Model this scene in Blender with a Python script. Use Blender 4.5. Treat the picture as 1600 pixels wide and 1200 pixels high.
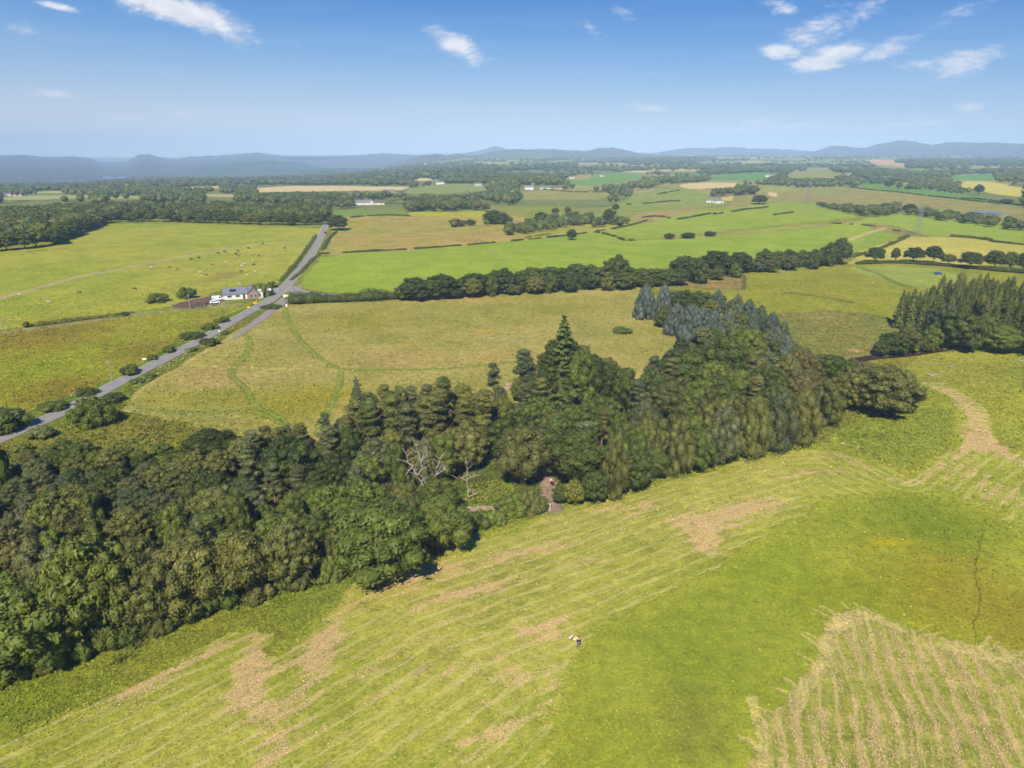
import bpy, math, random
import numpy as np
from mathutils import Vector, Matrix

# ------------------------------------------------------------------ camera, sky, sun, exposure
SC = bpy.context.scene
for o in list(bpy.data.objects): bpy.data.objects.remove(o)
COL = SC.collection
H = 67.0                       # camera height above the near field (m)
F = 1130.0                     # focal length in px of the 1600 px wide photo
HZ = 236.0
PITCH = math.atan((600 - HZ) / F)
cam_d = bpy.data.cameras.new("camera")
cam_d.sensor_width = 36.0; cam_d.lens = 36.0 * F / 1600
cam_d.clip_start = 1.0; cam_d.clip_end = 90000
cam = bpy.data.objects.new("camera", cam_d); COL.objects.link(cam)
cam.location = (0, 0, H); cam.rotation_euler = (math.pi / 2 - PITCH, 0, 0)
SC.camera = cam

SUN_EL = math.radians(43)
SHADOW_AZ = math.radians(9.5)        # shadows fall towards this azimuth (clockwise from +y)
sdir = Vector((math.sin(SHADOW_AZ) * math.cos(SUN_EL), math.cos(SHADOW_AZ) * math.cos(SUN_EL), -math.sin(SUN_EL)))
sl = bpy.data.lights.new("sun", 'SUN'); sl.energy = 5.0; sl.angle = math.radians(0.5); sl.color = (1.0, 0.93, 0.82)
so = bpy.data.objects.new("sun", sl); COL.objects.link(so)
so.rotation_euler = sdir.to_track_quat('-Z', 'Y').to_euler(); so.location = (0, -200, 400)

SC.view_settings.view_transform = 'Standard'; SC.view_settings.look = 'None'
SC.view_settings.gamma = 1; SC.view_settings.use_curve_mapping = False
SC.view_settings.exposure = 0.40
SC.render.engine = 'CYCLES'
cy = SC.cycles
cy.use_denoising = True; cy.use_adaptive_sampling = False
try: cy.denoising_prefilter = 'ACCURATE'; cy.denoising_input_passes = 'RGB_ALBEDO_NORMAL'
except Exception: pass
try: cy.denoiser = 'OPENIMAGEDENOISE'
except Exception: pass
cy.max_bounces = 5; cy.diffuse_bounces = 3; cy.glossy_bounces = 2; cy.transmission_bounces = 2
cy.volume_bounces = 0; cy.transparent_max_bounces = 8
cy.caustics_reflective = False; cy.caustics_refractive = False
cy.sample_clamp_indirect = 6

def az_el(u, v):
    d = ray(u, v); d = d / np.linalg.norm(d)
    return math.atan2(d[0], d[1]), math.asin(d[2])

_R = np.array([1., 0, 0]); _F = np.array([0, math.cos(PITCH), -math.sin(PITCH)]); _U = np.array([0, math.sin(PITCH), math.cos(PITCH)])
def ray(u, v): return _F * F + _R * (u - 800) + _U * (600 - v)

class NT:
    """small helper to wire shader nodes"""
    def __init__(s, tree): s.t = tree; s.n = tree.nodes; s.l = tree.links
    def new(s, ty, **kw):
        n = s.n.new(ty)
        for k, v in kw.items(): setattr(n, k, v)
        return n
    def put(s, sock, v):
        if v is None: return
        if isinstance(v, bpy.types.NodeSocket): s.l.new(v, sock)
        else: sock.default_value = v
    def math(s, op, a, b=None, c=None, clamp=False):
        n = s.new('ShaderNodeMath', operation=op, use_clamp=clamp)
        s.put(n.inputs[0], a); s.put(n.inputs[1], b); s.put(n.inputs[2], c)
        return n.outputs[0]
    def vmath(s, op, a, b=None, scale=None):
        n = s.new('ShaderNodeVectorMath', operation=op)
        s.put(n.inputs[0], a); s.put(n.inputs[1], b)
        if scale is not None: s.put(n.inputs['Scale'], scale)
        return n.outputs[0]
    def mix(s, f, a, b, blend='MIX'):
        n = s.new('ShaderNodeMix', data_type='RGBA', blend_type=blend)
        s.put(n.inputs[0], f); s.put(n.inputs[6], a); s.put(n.inputs[7], b)
        return n.outputs[2]
    def noise(s, vec, scale, detail=3, rough=.55, dist=0.0):
        n = s.new('ShaderNodeTexNoise')
        s.put(n.inputs['Vector'], vec); s.put(n.inputs['Scale'], scale); s.put(n.inputs['Detail'], detail)
        s.put(n.inputs['Roughness'], rough); s.put(n.inputs['Distortion'], dist)
        return n.outputs['Fac']
    def ramp(s, v, lo, hi, a=0.0, b=1.0, smooth=True):
        n = s.new('ShaderNodeMapRange', interpolation_type='SMOOTHSTEP' if smooth else 'LINEAR')
        s.put(n.inputs[0], v); s.put(n.inputs[1], lo); s.put(n.inputs[2], hi); s.put(n.inputs[3], a); s.put(n.inputs[4], b)
        return n.outputs[0]

def lin(r, g, b, k=1.0):
    f = lambda c: ((c / 255 + .055) / 1.055) ** 2.4 if c > 10 else c / 255 / 12.92
    return (f(r) * k, f(g) * k, f(b) * k)

world = bpy.data.worlds.new("World"); SC.world = world; world.use_nodes = True
def build_world():
    w = NT(world.node_tree); w.n.clear()
    out = w.new('ShaderNodeOutputWorld'); bg = w.new('ShaderNodeBackground')
    sky = w.new('ShaderNodeTexSky', sky_type='NISHITA'); sky.sun_disc = False
    sky.sun_elevation = SUN_EL
    sky.sun_rotation = SHADOW_AZ + math.pi
    sky.altitude = 100; sky.air_density = 1.15; sky.dust_density = 0.35; sky.ozone_density = 2.4
    tc = w.new('ShaderNodeTexCoord'); d = tc.outputs['Generated']
    sep = w.new('ShaderNodeSeparateXYZ'); w.l.new(d, sep.inputs[0])
    az = w.math('ARCTAN2', sep.outputs[0], sep.outputs[1])
    el = w.math('ARCSINE', sep.outputs[2])
    # domain for the wispy noise: direction projected on a cloud deck
    zz = w.math('MAXIMUM', sep.outputs[2], 0.02)
    cmb = w.new('ShaderNodeCombineXYZ'); w.l.new(az, cmb.inputs[0]); w.l.new(w.math('MULTIPLY', el, 2.3), cmb.inputs[1])
    dom = cmb.outputs[0]
    n1 = w.noise(dom, 13, 9, .62, .6)
    n2 = w.noise(w.vmath('ADD', dom, (3.1, 7.7, 0)), 42, 6, .65, .4)
    n3 = w.noise(w.vmath('ADD', dom, (1.7, 2.2, 0)), 120, 3, .6, .2)
    tex = w.math('ADD', w.math('MULTIPLY', n1, .85), w.math('ADD', w.math('MULTIPLY', n2, .5), w.math('MULTIPLY', n3, .22)))
    # each cloud: centre px, half size px, tilt (deg, + = right end lower), strength
    clouds = [(275, 14, 95, 20, 14, 1.0), (335, 32, 45, 16, 35, .85), (712, 70, 58, 17, 24, .78), (88, 10, 26, 5, 8, .75),
              (1216, 80, 32, 11, 6, 1.0), (1300, 88, 55, 15, -14, .95), (1276, 102, 38, 7, 2, 1.0), (1275, 45, 70, 30, -25, .52), (1225, 12, 35, 12, 15, .6), (1345, 22, 40, 22, -35, .5),
              (1385, 75, 60, 18, -20, .6), (1500, 98, 40, 18, -12, .62), (1440, 103, 60, 10, 5, .45), (1495, 25, 60, 14, -20, .4), (1550, 74, 26, 14, 20, .52),
              (1515, 167, 22, 7, 0, .72), (1440, 192, 75, 5, -2, .5), (1220, 197, 90, 5, -2, .55), (1133, 204, 40, 4, -2, .65), (1180, 190, 40, 6, 0, .5),
              (90, 147, 42, 6, 3, .5), (208, 185, 52, 4, 2, .55), (290, 179, 34, 4, 0, .55), (35, 48, 28, 12, 0, .42), (485, 78, 60, 10, 14, .3), (240, 80, 80, 7, 5, .33),
              (1010, 168, 40, 7, 3, .42), (1048, 86, 14, 9, 10, .45), (350, 232, 26, 5, 0, .95), (402, 231, 30, 6, 0, .95), (225, 237, 26, 5, 0, .75), (660, 222, 42, 6, -4, .75),
              (1150, 226, 45, 5, 0, .9), (1190, 227, 30, 4, 0, .8), (1320, 228, 50, 5, 0, .7), (60, 236, 80, 5, 0, .6), (475, 238, 60, 4, 0, .7), (160, 233, 70, 4, 0, .6), (1010, 230, 50, 4, 0, .6),
              (920, 40, 40, 14, 30, .38), (970, 20, 36, 10, 25, .36), (700, 100, 30, 6, 20, .3), (590, 65, 50, 8, 20, .28), (1420, 215, 60, 4, 0, .45), (600, 236, 40, 4, 0, .6)]
    acc = None
    for (u, v, hw, hh, tilt, st) in clouds:
        if v > 140: st = min(1.05, st + .16); hh = hh * 1.15
        if v > 218: v -= 5
        a, e = az_el(u, v)
        k = 1 / F
        t = math.radians(tilt); ct, stn = math.cos(t), math.sin(t)
        da = w.math('SUBTRACT', az, a); de = w.math('SUBTRACT', e, el)
        p = w.math('ADD', w.math('MULTIPLY', da, ct / (hw * k)), w.math('MULTIPLY', de, stn / (hw * k)))
        q = w.math('SUBTRACT', w.math('MULTIPLY', de, ct / (hh * k)), w.math('MULTIPLY', da, stn / (hh * k)))
        r2 = w.math('ADD', w.math('MULTIPLY', p, p), w.math('MULTIPLY', q, q))
        m = w.math('MULTIPLY', w.math('EXPONENT', w.math('MULTIPLY', r2, -1.0)), st)
        acc = m if acc is None else w.math('MAXIMUM', acc, m)
    dens = w.math('SUBTRACT', w.math('ADD', w.math('MULTIPLY', acc, 0.85), w.math('MULTIPLY', tex, 1.0)), 1.00)
    dens = w.ramp(dens, 0.0, 0.50)
    dens = w.math('MULTIPLY', dens, w.ramp(acc, 0.03, 0.3))
    # generic thin far cloud band just over the horizon
    cmb2 = w.new('ShaderNodeCombineXYZ'); w.l.new(w.math('MULTIPLY', az, 6), cmb2.inputs[0]); w.l.new(w.math('MULTIPLY', el, 60), cmb2.inputs[1])
    nb = w.noise(cmb2.outputs[0], 1.6, 6, .6, .3)
    band = w.math('MULTIPLY', w.ramp(nb, .48, .72), w.math('MULTIPLY', w.ramp(el, -.02, .01), w.ramp(el, .028, .008)))
    dens = w.math('MAXIMUM', dens, w.math('MULTIPLY', band, .8))
    nf = w.noise(cmb2.outputs[0], .5, 4, .55, .3)
    veil = w.math('MULTIPLY', w.ramp(nf, .4, .75), w.ramp(el, .30, .02))
    hs = w.new('ShaderNodeHueSaturation'); hs.inputs['Saturation'].default_value = 1.35
    w.l.new(sky.outputs[0], hs.inputs['Color'])
    cr = w.new('ShaderNodeValToRGB'); e_ = cr.color_ramp; e_.interpolation = 'B_SPLINE'
    stops = [(0.0, (222, 229, 238)), (.10, (200, 216, 238)), (.22, (158, 192, 234)), (.36, (118, 170, 230)), (.55, (60, 134, 220)), (1.0, (24, 92, 188))]
    while len(e_.elements) < len(stops): e_.elements.new(.5)
    for q_, (ps, c_) in zip(e_.elements, stops): q_.position = ps; q_.color = (*lin(*c_), 1)
    w.l.new(w.ramp(w.math('ADD', el, w.math('MULTIPLY', az, .035)), 0, .30, smooth=False), cr.inputs[0])
    skyc = w.mix(.82, hs.outputs[0], w.vmath('SCALE', cr.outputs[0], scale=9.2))
    skyc = w.mix(w.math('MULTIPLY', veil, .16), skyc, (5.4, 6.6, 8.4, 1))
    ccol = w.mix(w.ramp(el, .03, .16), (7.2, 7.6, 8.4, 1), (9.4, 9.3, 9.4, 1))
    ccol = w.mix(w.ramp(n2, .35, .65), w.mix(.35, ccol, (4.6, 5.3, 6.6, 1)), ccol)
    fin = w.mix(w.math('MULTIPLY', dens, .93), skyc, ccol)
    w.l.new(fin, bg.inputs[0]); bg.inputs[1].default_value = 0.078
    w.l.new(bg.outputs[0], out.inputs[0])
    world.cycles.sampling_method = 'MANUAL'; world.cycles.sample_map_resolution = 256
build_world()

# ------------------------------------------------------------------ helpers
rng = np.random.default_rng(7); random.seed(7)
def sstep(x, a, b):
    t = np.clip((x - a) / (b - a), 0, 1); return t * t * (3 - 2 * t)

def _hash(ix, iy, seed):
    h = (ix.astype(np.int64) * 374761393 + iy.astype(np.int64) * 668265263 + seed * 1442695041) & 0xFFFFFFFF
    h = ((h ^ (h >> 13)) * 1274126177) & 0xFFFFFFFF
    return ((h ^ (h >> 16)) & 0xFFFFFF) / float(0xFFFFFF)
def vnoise(x, y, seed=0):
    x = np.asarray(x, float); y = np.asarray(y, float)
    ix = np.floor(x); iy = np.floor(y); fx = x - ix; fy = y - iy
    fx = fx * fx * (3 - 2 * fx); fy = fy * fy * (3 - 2 * fy)
    a = _hash(ix, iy, seed); b = _hash(ix + 1, iy, seed); c = _hash(ix, iy + 1, seed); d = _hash(ix + 1, iy + 1, seed)
    return (a * (1 - fx) + b * fx) * (1 - fy) + (c * (1 - fx) + d * fx) * fy
def fbm(x, y, seed=0, oct=3):
    s = 0; a = .5; t = 0
    for i in range(oct):
        s = s + a * vnoise(x * 2 ** i, y * 2 ** i, seed + i * 17); t += a; a *= .5
    return s / t

# ---- terrain
LAKE = -110.0
def flat_hit(u, v, z):
    d = ray(u, v); t = (z - H) / d[2]; return np.array([d[0] * t, d[1] * t])
_shore_px = [(-200, 291), (0, 289), (120, 287), (180, 282), (260, 279), (400, 277), (470, 274), (520, 271)]
_sh = [flat_hit(u, v, LAKE) for u, v in _shore_px]
_sh_az = np.array([math.atan2(p[0], p[1]) for p in _sh]); _sh_r = np.array([math.hypot(*p) for p in _sh])
def shore_r(az): return np.interp(az, _sh_az, _sh_r)
_valley = np.array([flat_hit(u, v, 0) for u, v in [(1700, 545), (1440, 548), (1370, 556), (1230, 600), (1080, 660), (900, 720), (700, 770), (450, 840), (150, 930), (-200, 1010)]])
def seg_dist(x, y, pts, want_along=False, signed=False):
    best = np.full(np.shape(x), 1e18); al = np.zeros(np.shape(x)); sg = np.ones(np.shape(x)); acc = 0.0
    for i in range(len(pts) - 1):
        ax, ay = pts[i][0], pts[i][1]; bx, by = pts[i + 1][0] - ax, pts[i + 1][1] - ay; L2 = bx * bx + by * by + 1e-9; L = math.sqrt(L2)
        t = ((x - ax) * bx + (y - ay) * by) / L2
        tc = np.clip(t, 0, 1)
        dd = (x - ax - tc * bx) ** 2 + (y - ay - tc * by) ** 2
        m = dd < best; best = np.where(m, dd, best)
        if want_along: al = np.where(m, acc + tc * L, al)
        if signed: sg = np.where(m, np.sign(bx * (y - ay) - by * (x - ax)), sg)
        acc += L
    d = np.sqrt(best)
    if signed: d = d * sg
    return (d, al) if want_along else d
def Z(x, y):
    x = np.asarray(x, float); y = np.asarray(y, float)
    r = np.hypot(x, y); az = np.arctan2(x, y)
    left = sstep(-az, math.radians(2.0), math.radians(15.0)) * sstep(y, 0, 300)
    rs = shore_r(az)
    fall = np.clip((r - 700) / np.maximum(rs - 700, 1), 0, 1.5) ** 1.25
    z = left * (LAKE + 2.0) * np.minimum(fall, 1.0) - left * np.clip(r - rs, 0, 500) * .02
    m1 = sstep(r, 90, 400); m2 = sstep(r, 500, 1300)
    z = z + m1 * (1.5 * np.sin(x / 61 + 1.3 + .5 * np.sin(y / 80)) * np.cos(y / 83 + .4))
    z = z + m2 * (1 - left * .85) * (3.2 * np.sin(x / 190 + .7) * np.sin(y / 260 + x / 900 + .9) + 2.0 * np.sin(x / 97 - y / 150))
    z = z + (1 - left) * sstep(r, 2500, 9000) * 18
    g = flat_hit(1230, 338, 0); z = z + 6.5 * np.exp(-(((x - g[0]) / 150) ** 2 + ((y - g[1]) / 110) ** 2))
    g = flat_hit(1300, 475, 0); z = z + 3.0 * np.exp(-(((x - g[0]) / 60) ** 2 + ((y - g[1] - 20) / 45) ** 2))
    dv = seg_dist(x, y, _valley); z = z - 3.6 * np.exp(-(dv / 26) ** 2)
    return z

def hitv(U, V, dz=0.0):
    U = np.asarray(U, float); V = np.asarray(V, float)
    D = _F * F + _R * (U - 800)[:, None] + _U * (600 - V)[:, None]
    z = np.zeros(len(U)); dn = np.minimum(D[:, 2], -1e-4)
    for i in range(34):
        t = np.clip((z + dz - H) / dn, 0.01, 60.0)
        z = z * .5 + Z(D[:, 0] * t, D[:, 1] * t) * .5
    return np.stack([D[:, 0] * t, D[:, 1] * t, z], 1)
def hit(u, v, dz=0.0):
    """world point where the sight line through photo pixel (u, v) meets the terrain (raised by dz)"""
    return hitv([u], [v], dz)[0]
def proj(p):
    x = np.asarray(p[0], float); y = np.asarray(p[1], float); z = np.asarray(p[2], float) - H
    f = y * _F[1] + z * _F[2]; up = y * _U[1] + z * _U[2]
    f = np.where(f < 1, 1, f)
    return 800 + x / f * F, 600 - up / f * F

def _dens(px, step, closed):
    U = []; V = []; n = len(px)
    for i in range(n if closed else n - 1):
        a = px[i]; b = px[(i + 1) % n]; k = max(1, int(math.hypot(a[0] - b[0], a[1] - b[1]) / step))
        for j in range(k): t = j / k; U.append(a[0] + (b[0] - a[0]) * t); V.append(a[1] + (b[1] - a[1]) * t)
    if not closed: U.append(px[-1][0]); V.append(px[-1][1])
    return hitv(U, V)[:, :2]
def poly_world(px, step=40): return _dens(px, step, True)
def line_world(px, step=25): return _dens(px, step, False)
def inside(x, y, P):
    c = np.zeros(np.shape(x), bool); n = len(P); j = n - 1
    for i in range(n):
        xi, yi = P[i][0], P[i][1]; xj, yj = P[j][0], P[j][1]
        m = ((yi > y) != (yj > y)) & (x < (xj - xi) * (y - yi) / ((yj - yi) if yj != yi else 1e-9) + xi)
        c ^= m; j = i
    return c
def smooth_line(P, n=3):
    P = np.array(P, float)
    for _ in range(n):
        Q = [P[0]]
        for i in range(len(P) - 1):
            Q.append(P[i] * .75 + P[i + 1] * .25); Q.append(P[i] * .25 + P[i + 1] * .75)
        Q.append(P[-1]); P = np.array(Q)
    return P

def tag(o, label=None, cat=None, group=None, kind=None):
    if label: o['label'] = label
    if cat: o['category'] = cat
    if group: o['group'] = group
    if kind: o['kind'] = kind
    return o
def empty(name, loc=(0, 0, 0), rz=0.0, s=1.0):
    o = bpy.data.objects.new(name, None); COL.objects.link(o)
    o.location = loc; o.rotation_euler = (0, 0, rz); o.scale = (s, s, s) if not isinstance(s, tuple) else s
    o.empty_display_size = 0.5
    return o
def mesh_np(name, verts, faces, mat=None, nper=4, smooth=False):
    """mesh from arrays; a quad whose last two corners coincide is stored as a triangle"""
    me = bpy.data.meshes.new(name)
    verts = np.asarray(verts, np.float32); faces = np.asarray(faces, np.int32).reshape(-1, nper)
    if nper == 4 and len(faces): d = faces[:, 2] == faces[:, 3]; q_, t_ = faces[~d], faces[d][:, :3]
    else: q_, t_ = faces, np.zeros((0, 3), np.int32)
    me.vertices.add(len(verts)); me.vertices.foreach_set('co', verts.ravel())
    li = np.concatenate([q_.ravel(), t_.ravel()]).astype(np.int32); me.loops.add(len(li)); me.loops.foreach_set('vertex_index', li)
    ls = np.concatenate([np.arange(len(q_)) * nper, q_.size + np.arange(len(t_)) * 3]).astype(np.int32)
    lt = np.concatenate([np.full(len(q_), nper), np.full(len(t_), 3)]).astype(np.int32)
    me.polygons.add(len(ls)); me.polygons.foreach_set('loop_start', ls); me.polygons.foreach_set('loop_total', lt)
    if smooth: me.polygons.foreach_set('use_smooth', np.ones(len(ls), bool))
    if mat: me.materials.append(mat)
    me.update(calc_edges=True)
    return me
def link(name, me, parent=None, loc=None):
    o = bpy.data.objects.new(name, me); COL.objects.link(o)
    if parent: o.parent = parent
    if loc is not None: o.location = loc
    return o

class MB:
    def __init__(s): s.v = []; s.f = []
    def add(s, v, f):
        b = len(s.v); s.v += [tuple(p) for p in v]; s.f += [tuple(i + b for i in q) for q in f]; return s
    def box(s, x0, y0, z0, x1, y1, z1):
        return s.add([(x0, y0, z0), (x1, y0, z0), (x1, y1, z0), (x0, y1, z0), (x0, y0, z1), (x1, y0, z1), (x1, y1, z1), (x0, y1, z1)],
                     [(0, 3, 2, 1), (4, 5, 6, 7), (0, 1, 5, 4), (1, 2, 6, 5), (2, 3, 7, 6), (3, 0, 4, 7)])
    def tube(s, pts, rad, n=6, cap=True):
        b = len(s.v); m = len(pts)
        for i, p in enumerate(pts):
            p = Vector(p)
            t = (Vector(pts[min(i + 1, m - 1)]) - Vector(pts[max(i - 1, 0)])); t = t.normalized() if t.length > 1e-9 else Vector((0, 0, 1))
            a = t.cross(Vector((0, 0, 1)));  a = a.normalized() if a.length > .05 else Vector((1, 0, 0))
            c = t.cross(a); r = rad[i] if hasattr(rad, '__len__') else rad
            for k in range(n):
                q = 2 * math.pi * k / n; s.v.append(tuple(p + (a * math.cos(q) + c * math.sin(q)) * r))
        for i in range(m - 1):
            for k in range(n):
                k2 = (k + 1) % n; s.f.append((b + i * n + k, b + i * n + k2, b + (i + 1) * n + k2, b + (i + 1) * n + k))
        if cap:
            s.f.append(tuple(b + k for k in range(n))[::-1]); s.f.append(tuple(b + (m - 1) * n + k for k in range(n)))
        return s
    def prism(s, prof, y0, y1, axis='y'):
        """profile in (x, z) swept along y (or (y, z) along x)"""
        n = len(prof); b = len(s.v)
        for yy in (y0, y1):
            for (a, z) in prof: s.v.append((a, yy, z) if axis == 'y' else (yy, a, z))
        s.f.append(tuple(b + i for i in range(n))); s.f.append(tuple(b + n + i for i in range(n))[::-1])
        for i in range(n):
            j = (i + 1) % n; s.f.append((b + i, b + n + i, b + n + j, b + j))
        return s
    def ell(s, c, r, nu=10, nv=6):
        b = len(s.v)
        for j in range(nv + 1):
            ph = math.pi * j / nv
            for i in range(nu):
                th = 2 * math.pi * i / nu
                s.v.append((c[0] + r[0] * math.sin(ph) * math.cos(th), c[1] + r[1] * math.sin(ph) * math.sin(th), c[2] + r[2] * math.cos(ph)))
        for j in range(nv):
            for i in range(nu):
                i2 = (i + 1) % nu
                s.f.append((b + j * nu + i, b + (j + 1) * nu + i, b + (j + 1) * nu + i2, b + j * nu + i2))
        return s
    def build(s, name, mat, parent=None, smooth=False):
        me = bpy.data.meshes.new(name); me.from_pydata(s.v, [], s.f); me.materials.append(mat)
        if smooth:
            for p in me.polygons: p.use_smooth = True
        me.update()
        return link(name, me, parent)

# ------------------------------------------------------------------ materials
def mat(name, col, rough=.8, spec=.2, noise=.15, nscale=2.0, metal=0.0, bump=0.0):
    m = bpy.data.materials.new(name); m.use_nodes = True
    w = NT(m.node_tree); b = w.n['Principled BSDF']
    tc = w.new('ShaderNodeTexCoord')
    n = w.noise(tc.outputs['Object'], nscale, 5, .6)
    f = w.ramp(n, .25, .75, 1 - noise, 1 + noise, smooth=False)
    c = w.vmath('SCALE', (col[0], col[1], col[2]), scale=f)
    w.l.new(c, b.inputs['Base Color']); b.inputs['Roughness'].default_value = rough
    b.inputs['Specular IOR Level'].default_value = spec; b.inputs['Metallic'].default_value = metal
    if bump:
        bn = w.new('ShaderNodeBump'); bn.inputs['Strength'].default_value = bump; bn.inputs['Distance'].default_value = .05
        w.l.new(n, bn.inputs['Height']); w.l.new(bn.outputs[0], b.inputs['Normal'])
    return m

def leaf_mat(name, use_attr=False, var=.26, transl=.22):
    m = bpy.data.materials.new(name); m.use_nodes = True
    w = NT(m.node_tree); b = w.n['Principled BSDF']; out = w.n['Material Output']
    if use_attr:
        a = w.new('ShaderNodeAttribute'); a.attribute_name = 'tint'; base = a.outputs['Color']
    else:
        oi = w.new('ShaderNodeObjectInfo'); base = oi.outputs['Color']
    g = w.new('ShaderNodeNewGeometry')
    rr = w.ramp(g.outputs['Random Per Island'], 0, 1, 1 - var, 1 + var, smooth=False)
    tc = w.new('ShaderNodeTexCoord')
    n = w.noise(tc.outputs['Object'], .35, 3, .6)
    f = w.math('MULTIPLY', rr, w.ramp(n, .3, .7, .78, 1.22, smooth=False))
    c = w.vmath('SCALE', base, scale=f)
    yel = w.vmath('MULTIPLY', c, (1.35, 1.12, .6))
    c = w.mix(w.ramp(w.noise(tc.outputs['Object'], .8, 2), .5, .75, 0, .6), c, yel)
    w.l.new(c, b.inputs['Base Color']); b.inputs['Roughness'].default_value = .55; b.inputs['Specular IOR Level'].default_value = .25
    t = w.new('ShaderNodeBsdfTranslucent'); w.l.new(w.vmath('MULTIPLY', c, (1.3, 1.3, .7)), t.inputs[0])
    mx = w.new('ShaderNodeMixShader'); mx.inputs[0].default_value = transl
    w.l.new(b.outputs[0], mx.inputs[1]); w.l.new(t.outputs[0], mx.inputs[2]); w.l.new(mx.outputs[0], out.inputs[0])
    return m
M_LEAF = leaf_mat('foliage'); M_FAR = leaf_mat('far_foliage', True, .2, .0); M_NEEDLE = leaf_mat('needles', False, .42, .08)
M_BARK = mat('bark', lin(95, 80, 62), .9, .1, .35, 3, bump=.5)
M_PALEBARK = mat('pale_bark', lin(160, 148, 134), .85, .15, .3, 2)
M_WHITE = mat('white_render', lin(218, 214, 206), .7, .2, .05, 1)
M_SLATE = mat('slate', lin(112, 116, 122), .6, .4, .2, 4)
M_STONE = mat('brown_stone', lin(146, 120, 100), .85, .2, .25, 3)
M_DARKGLASS = mat('dark_glass', lin(40, 44, 52), .2, .5, .1, 1)
M_RED = mat('red_tile', lin(150, 82, 62), .7, .2, .2, 3)
M_TAN = mat('sandstone', lin(190, 165, 135), .8, .2, .2, 2)
M_STEEL = mat('galvanised_steel', lin(125, 128, 130), .5, .5, .1, 1, metal=.3)
M_WOOD = mat('weathered_wood', lin(150, 138, 120), .85, .15, .2, 6)

# ------------------------------------------------------------------ ground sheet
def ground_verts():
    rr = [2.0, 12, 24, 36, 46, 54]
    r = 58.0
    while r < 26000:
        dep = math.atan(H / r)
        dr = min(r * 0.00098 / (math.sin(dep) * math.cos(dep)), r * .012)
        dr = max(dr, r * .0016)
        r += dr; rr.append(r)
    rr = np.array(rr)
    az = np.concatenate([np.arange(-180, -42, 3.0), np.arange(-42, 42.001, .062), np.arange(45, 179, 3.0)])
    return rr, np.radians(az)
RR, AZ = ground_verts()
A2, R2 = np.meshgrid(AZ, RR)
GX = (R2 * np.sin(A2)).ravel(); GY = (R2 * np.cos(A2)).ravel(); GR = R2.ravel()
GZ = Z(GX, GY)
print('ground verts', len(GX))
GB = .80           # photo colour -> base colour
def gc(r, g, b): return np.array(lin(r, g, b, GB))
col = np.zeros((len(GX), 4)); mow = np.zeros((len(GX), 3))
nA = fbm(GX / 45, GY / 45, 3); nB = fbm(GX / 14, GY / 14, 9)
# edge warp so that no field boundary is ruler straight
_near = np.clip((260 - GR) / 120, 0, 1)
wx = GX + (vnoise(GX / 9, GY / 9, 21) - .5) * np.minimum(3, GR * .008) + _near * ((fbm(GX / 7, GY / 7, 23, 4) - .5) * 4.5 + (vnoise(GX / .7, GY / .7, 25) - .5) * 1.2)
wy = GY + (vnoise(GX / 9, GY / 9, 22) - .5) * np.minimum(3, GR * .012) + _near * ((fbm(GX / 7, GY / 7, 24, 4) - .5) * 4.5 + (vnoise(GX / .7, GY / .7, 26) - .5) * 1.2)
def setc(m, c, rough=.5, var=.0, c2=None):
    """colour a region; c2 = second colour of large soft patches"""
    c = np.array(c)
    if c2 is not None:
        t = sstep(nA[m] * .65 + nB[m] * .35, .36, .66)[:, None]; cc = c * (1 - t) + np.array(c2) * t
    else: cc = np.repeat(c[None], m.sum() if m.dtype == bool else len(m), 0)
    col[m, :3] = cc; col[m, 3] = rough
def region(px, world=False):
    P = poly_world(px) if not world else np.array(px)
    mn = P.min(0) - 4; mx = P.max(0) + 4
    idx = np.nonzero((wx > mn[0]) & (wx < mx[0]) & (wy > mn[1]) & (wy < mx[1]))[0]
    return idx[inside(wx[idx], wy[idx], P)]
def field(px, c, rough=.5, c2=None):
    i = region(px)
    if len(i): setc(i, c, rough, c2=c2)
    return i
def band(px, width, c, rough=.3, soft=.6, strength=1.0, smooth=2):
    P = smooth_line(line_world(px), smooth) if smooth else line_world(px)
    mn = P.min(0) - width * 2; mx = P.max(0) + width * 2
    idx = np.nonzero((GX > mn[0]) & (GX < mx[0]) & (GY > mn[1]) & (GY < mx[1]))[0]
    d = np.full(len(idx), 1e9)
    d = seg_dist(wx[idx] * .4 + GX[idx] * .6, wy[idx] * .4 + GY[idx] * .6, P[::2] if len(P) > 60 else P)
    t = (1 - sstep(d, width / 2 * (1 - soft * .5), width / 2 * (1 + soft)))[:, None] * strength
    col[idx, :3] = col[idx, :3] * (1 - t) + np.array(c) * t
    col[idx, 3] = col[idx, 3] * (1 - t[:, 0]) + rough * t[:, 0]
    mow[idx, 2] *= (1 - t[:, 0])
def blob(u, v, ru, rv, c, strength=.8, rough=.6, seed=1):
    """irregular patch with a colour of its own; ru, rv in metres"""
    p = hit(u, v); x = (GX - p[0]) / ru; y = (GY - p[1]) / rv
    idx = np.nonzero((np.abs(x) < 1.6) & (np.abs(y) < 1.6))[0]
    d = np.hypot(x[idx], y[idx]) + (fbm(GX[idx] / (ru * .35), GY[idx] / (ru * .35), seed) - .5) * .7
    t = ((1 - sstep(d, .15, 1.15)) * strength)[:, None]
    col[idx, :3] = col[idx, :3] * (1 - t) + np.array(c) * t

OLIVE = gc(150, 148, 52); YEL = gc(172, 166, 62); GREEN = gc(118, 140, 34); BRIGHT = gc(112, 158, 36); TANG = gc(168, 150, 74)
FARG = gc(128, 140, 62); STRAW = gc(214, 190, 128)
setc(np.arange(len(GX)), gc(132, 142, 44), .6, c2=gc(146, 140, 52))

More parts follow.
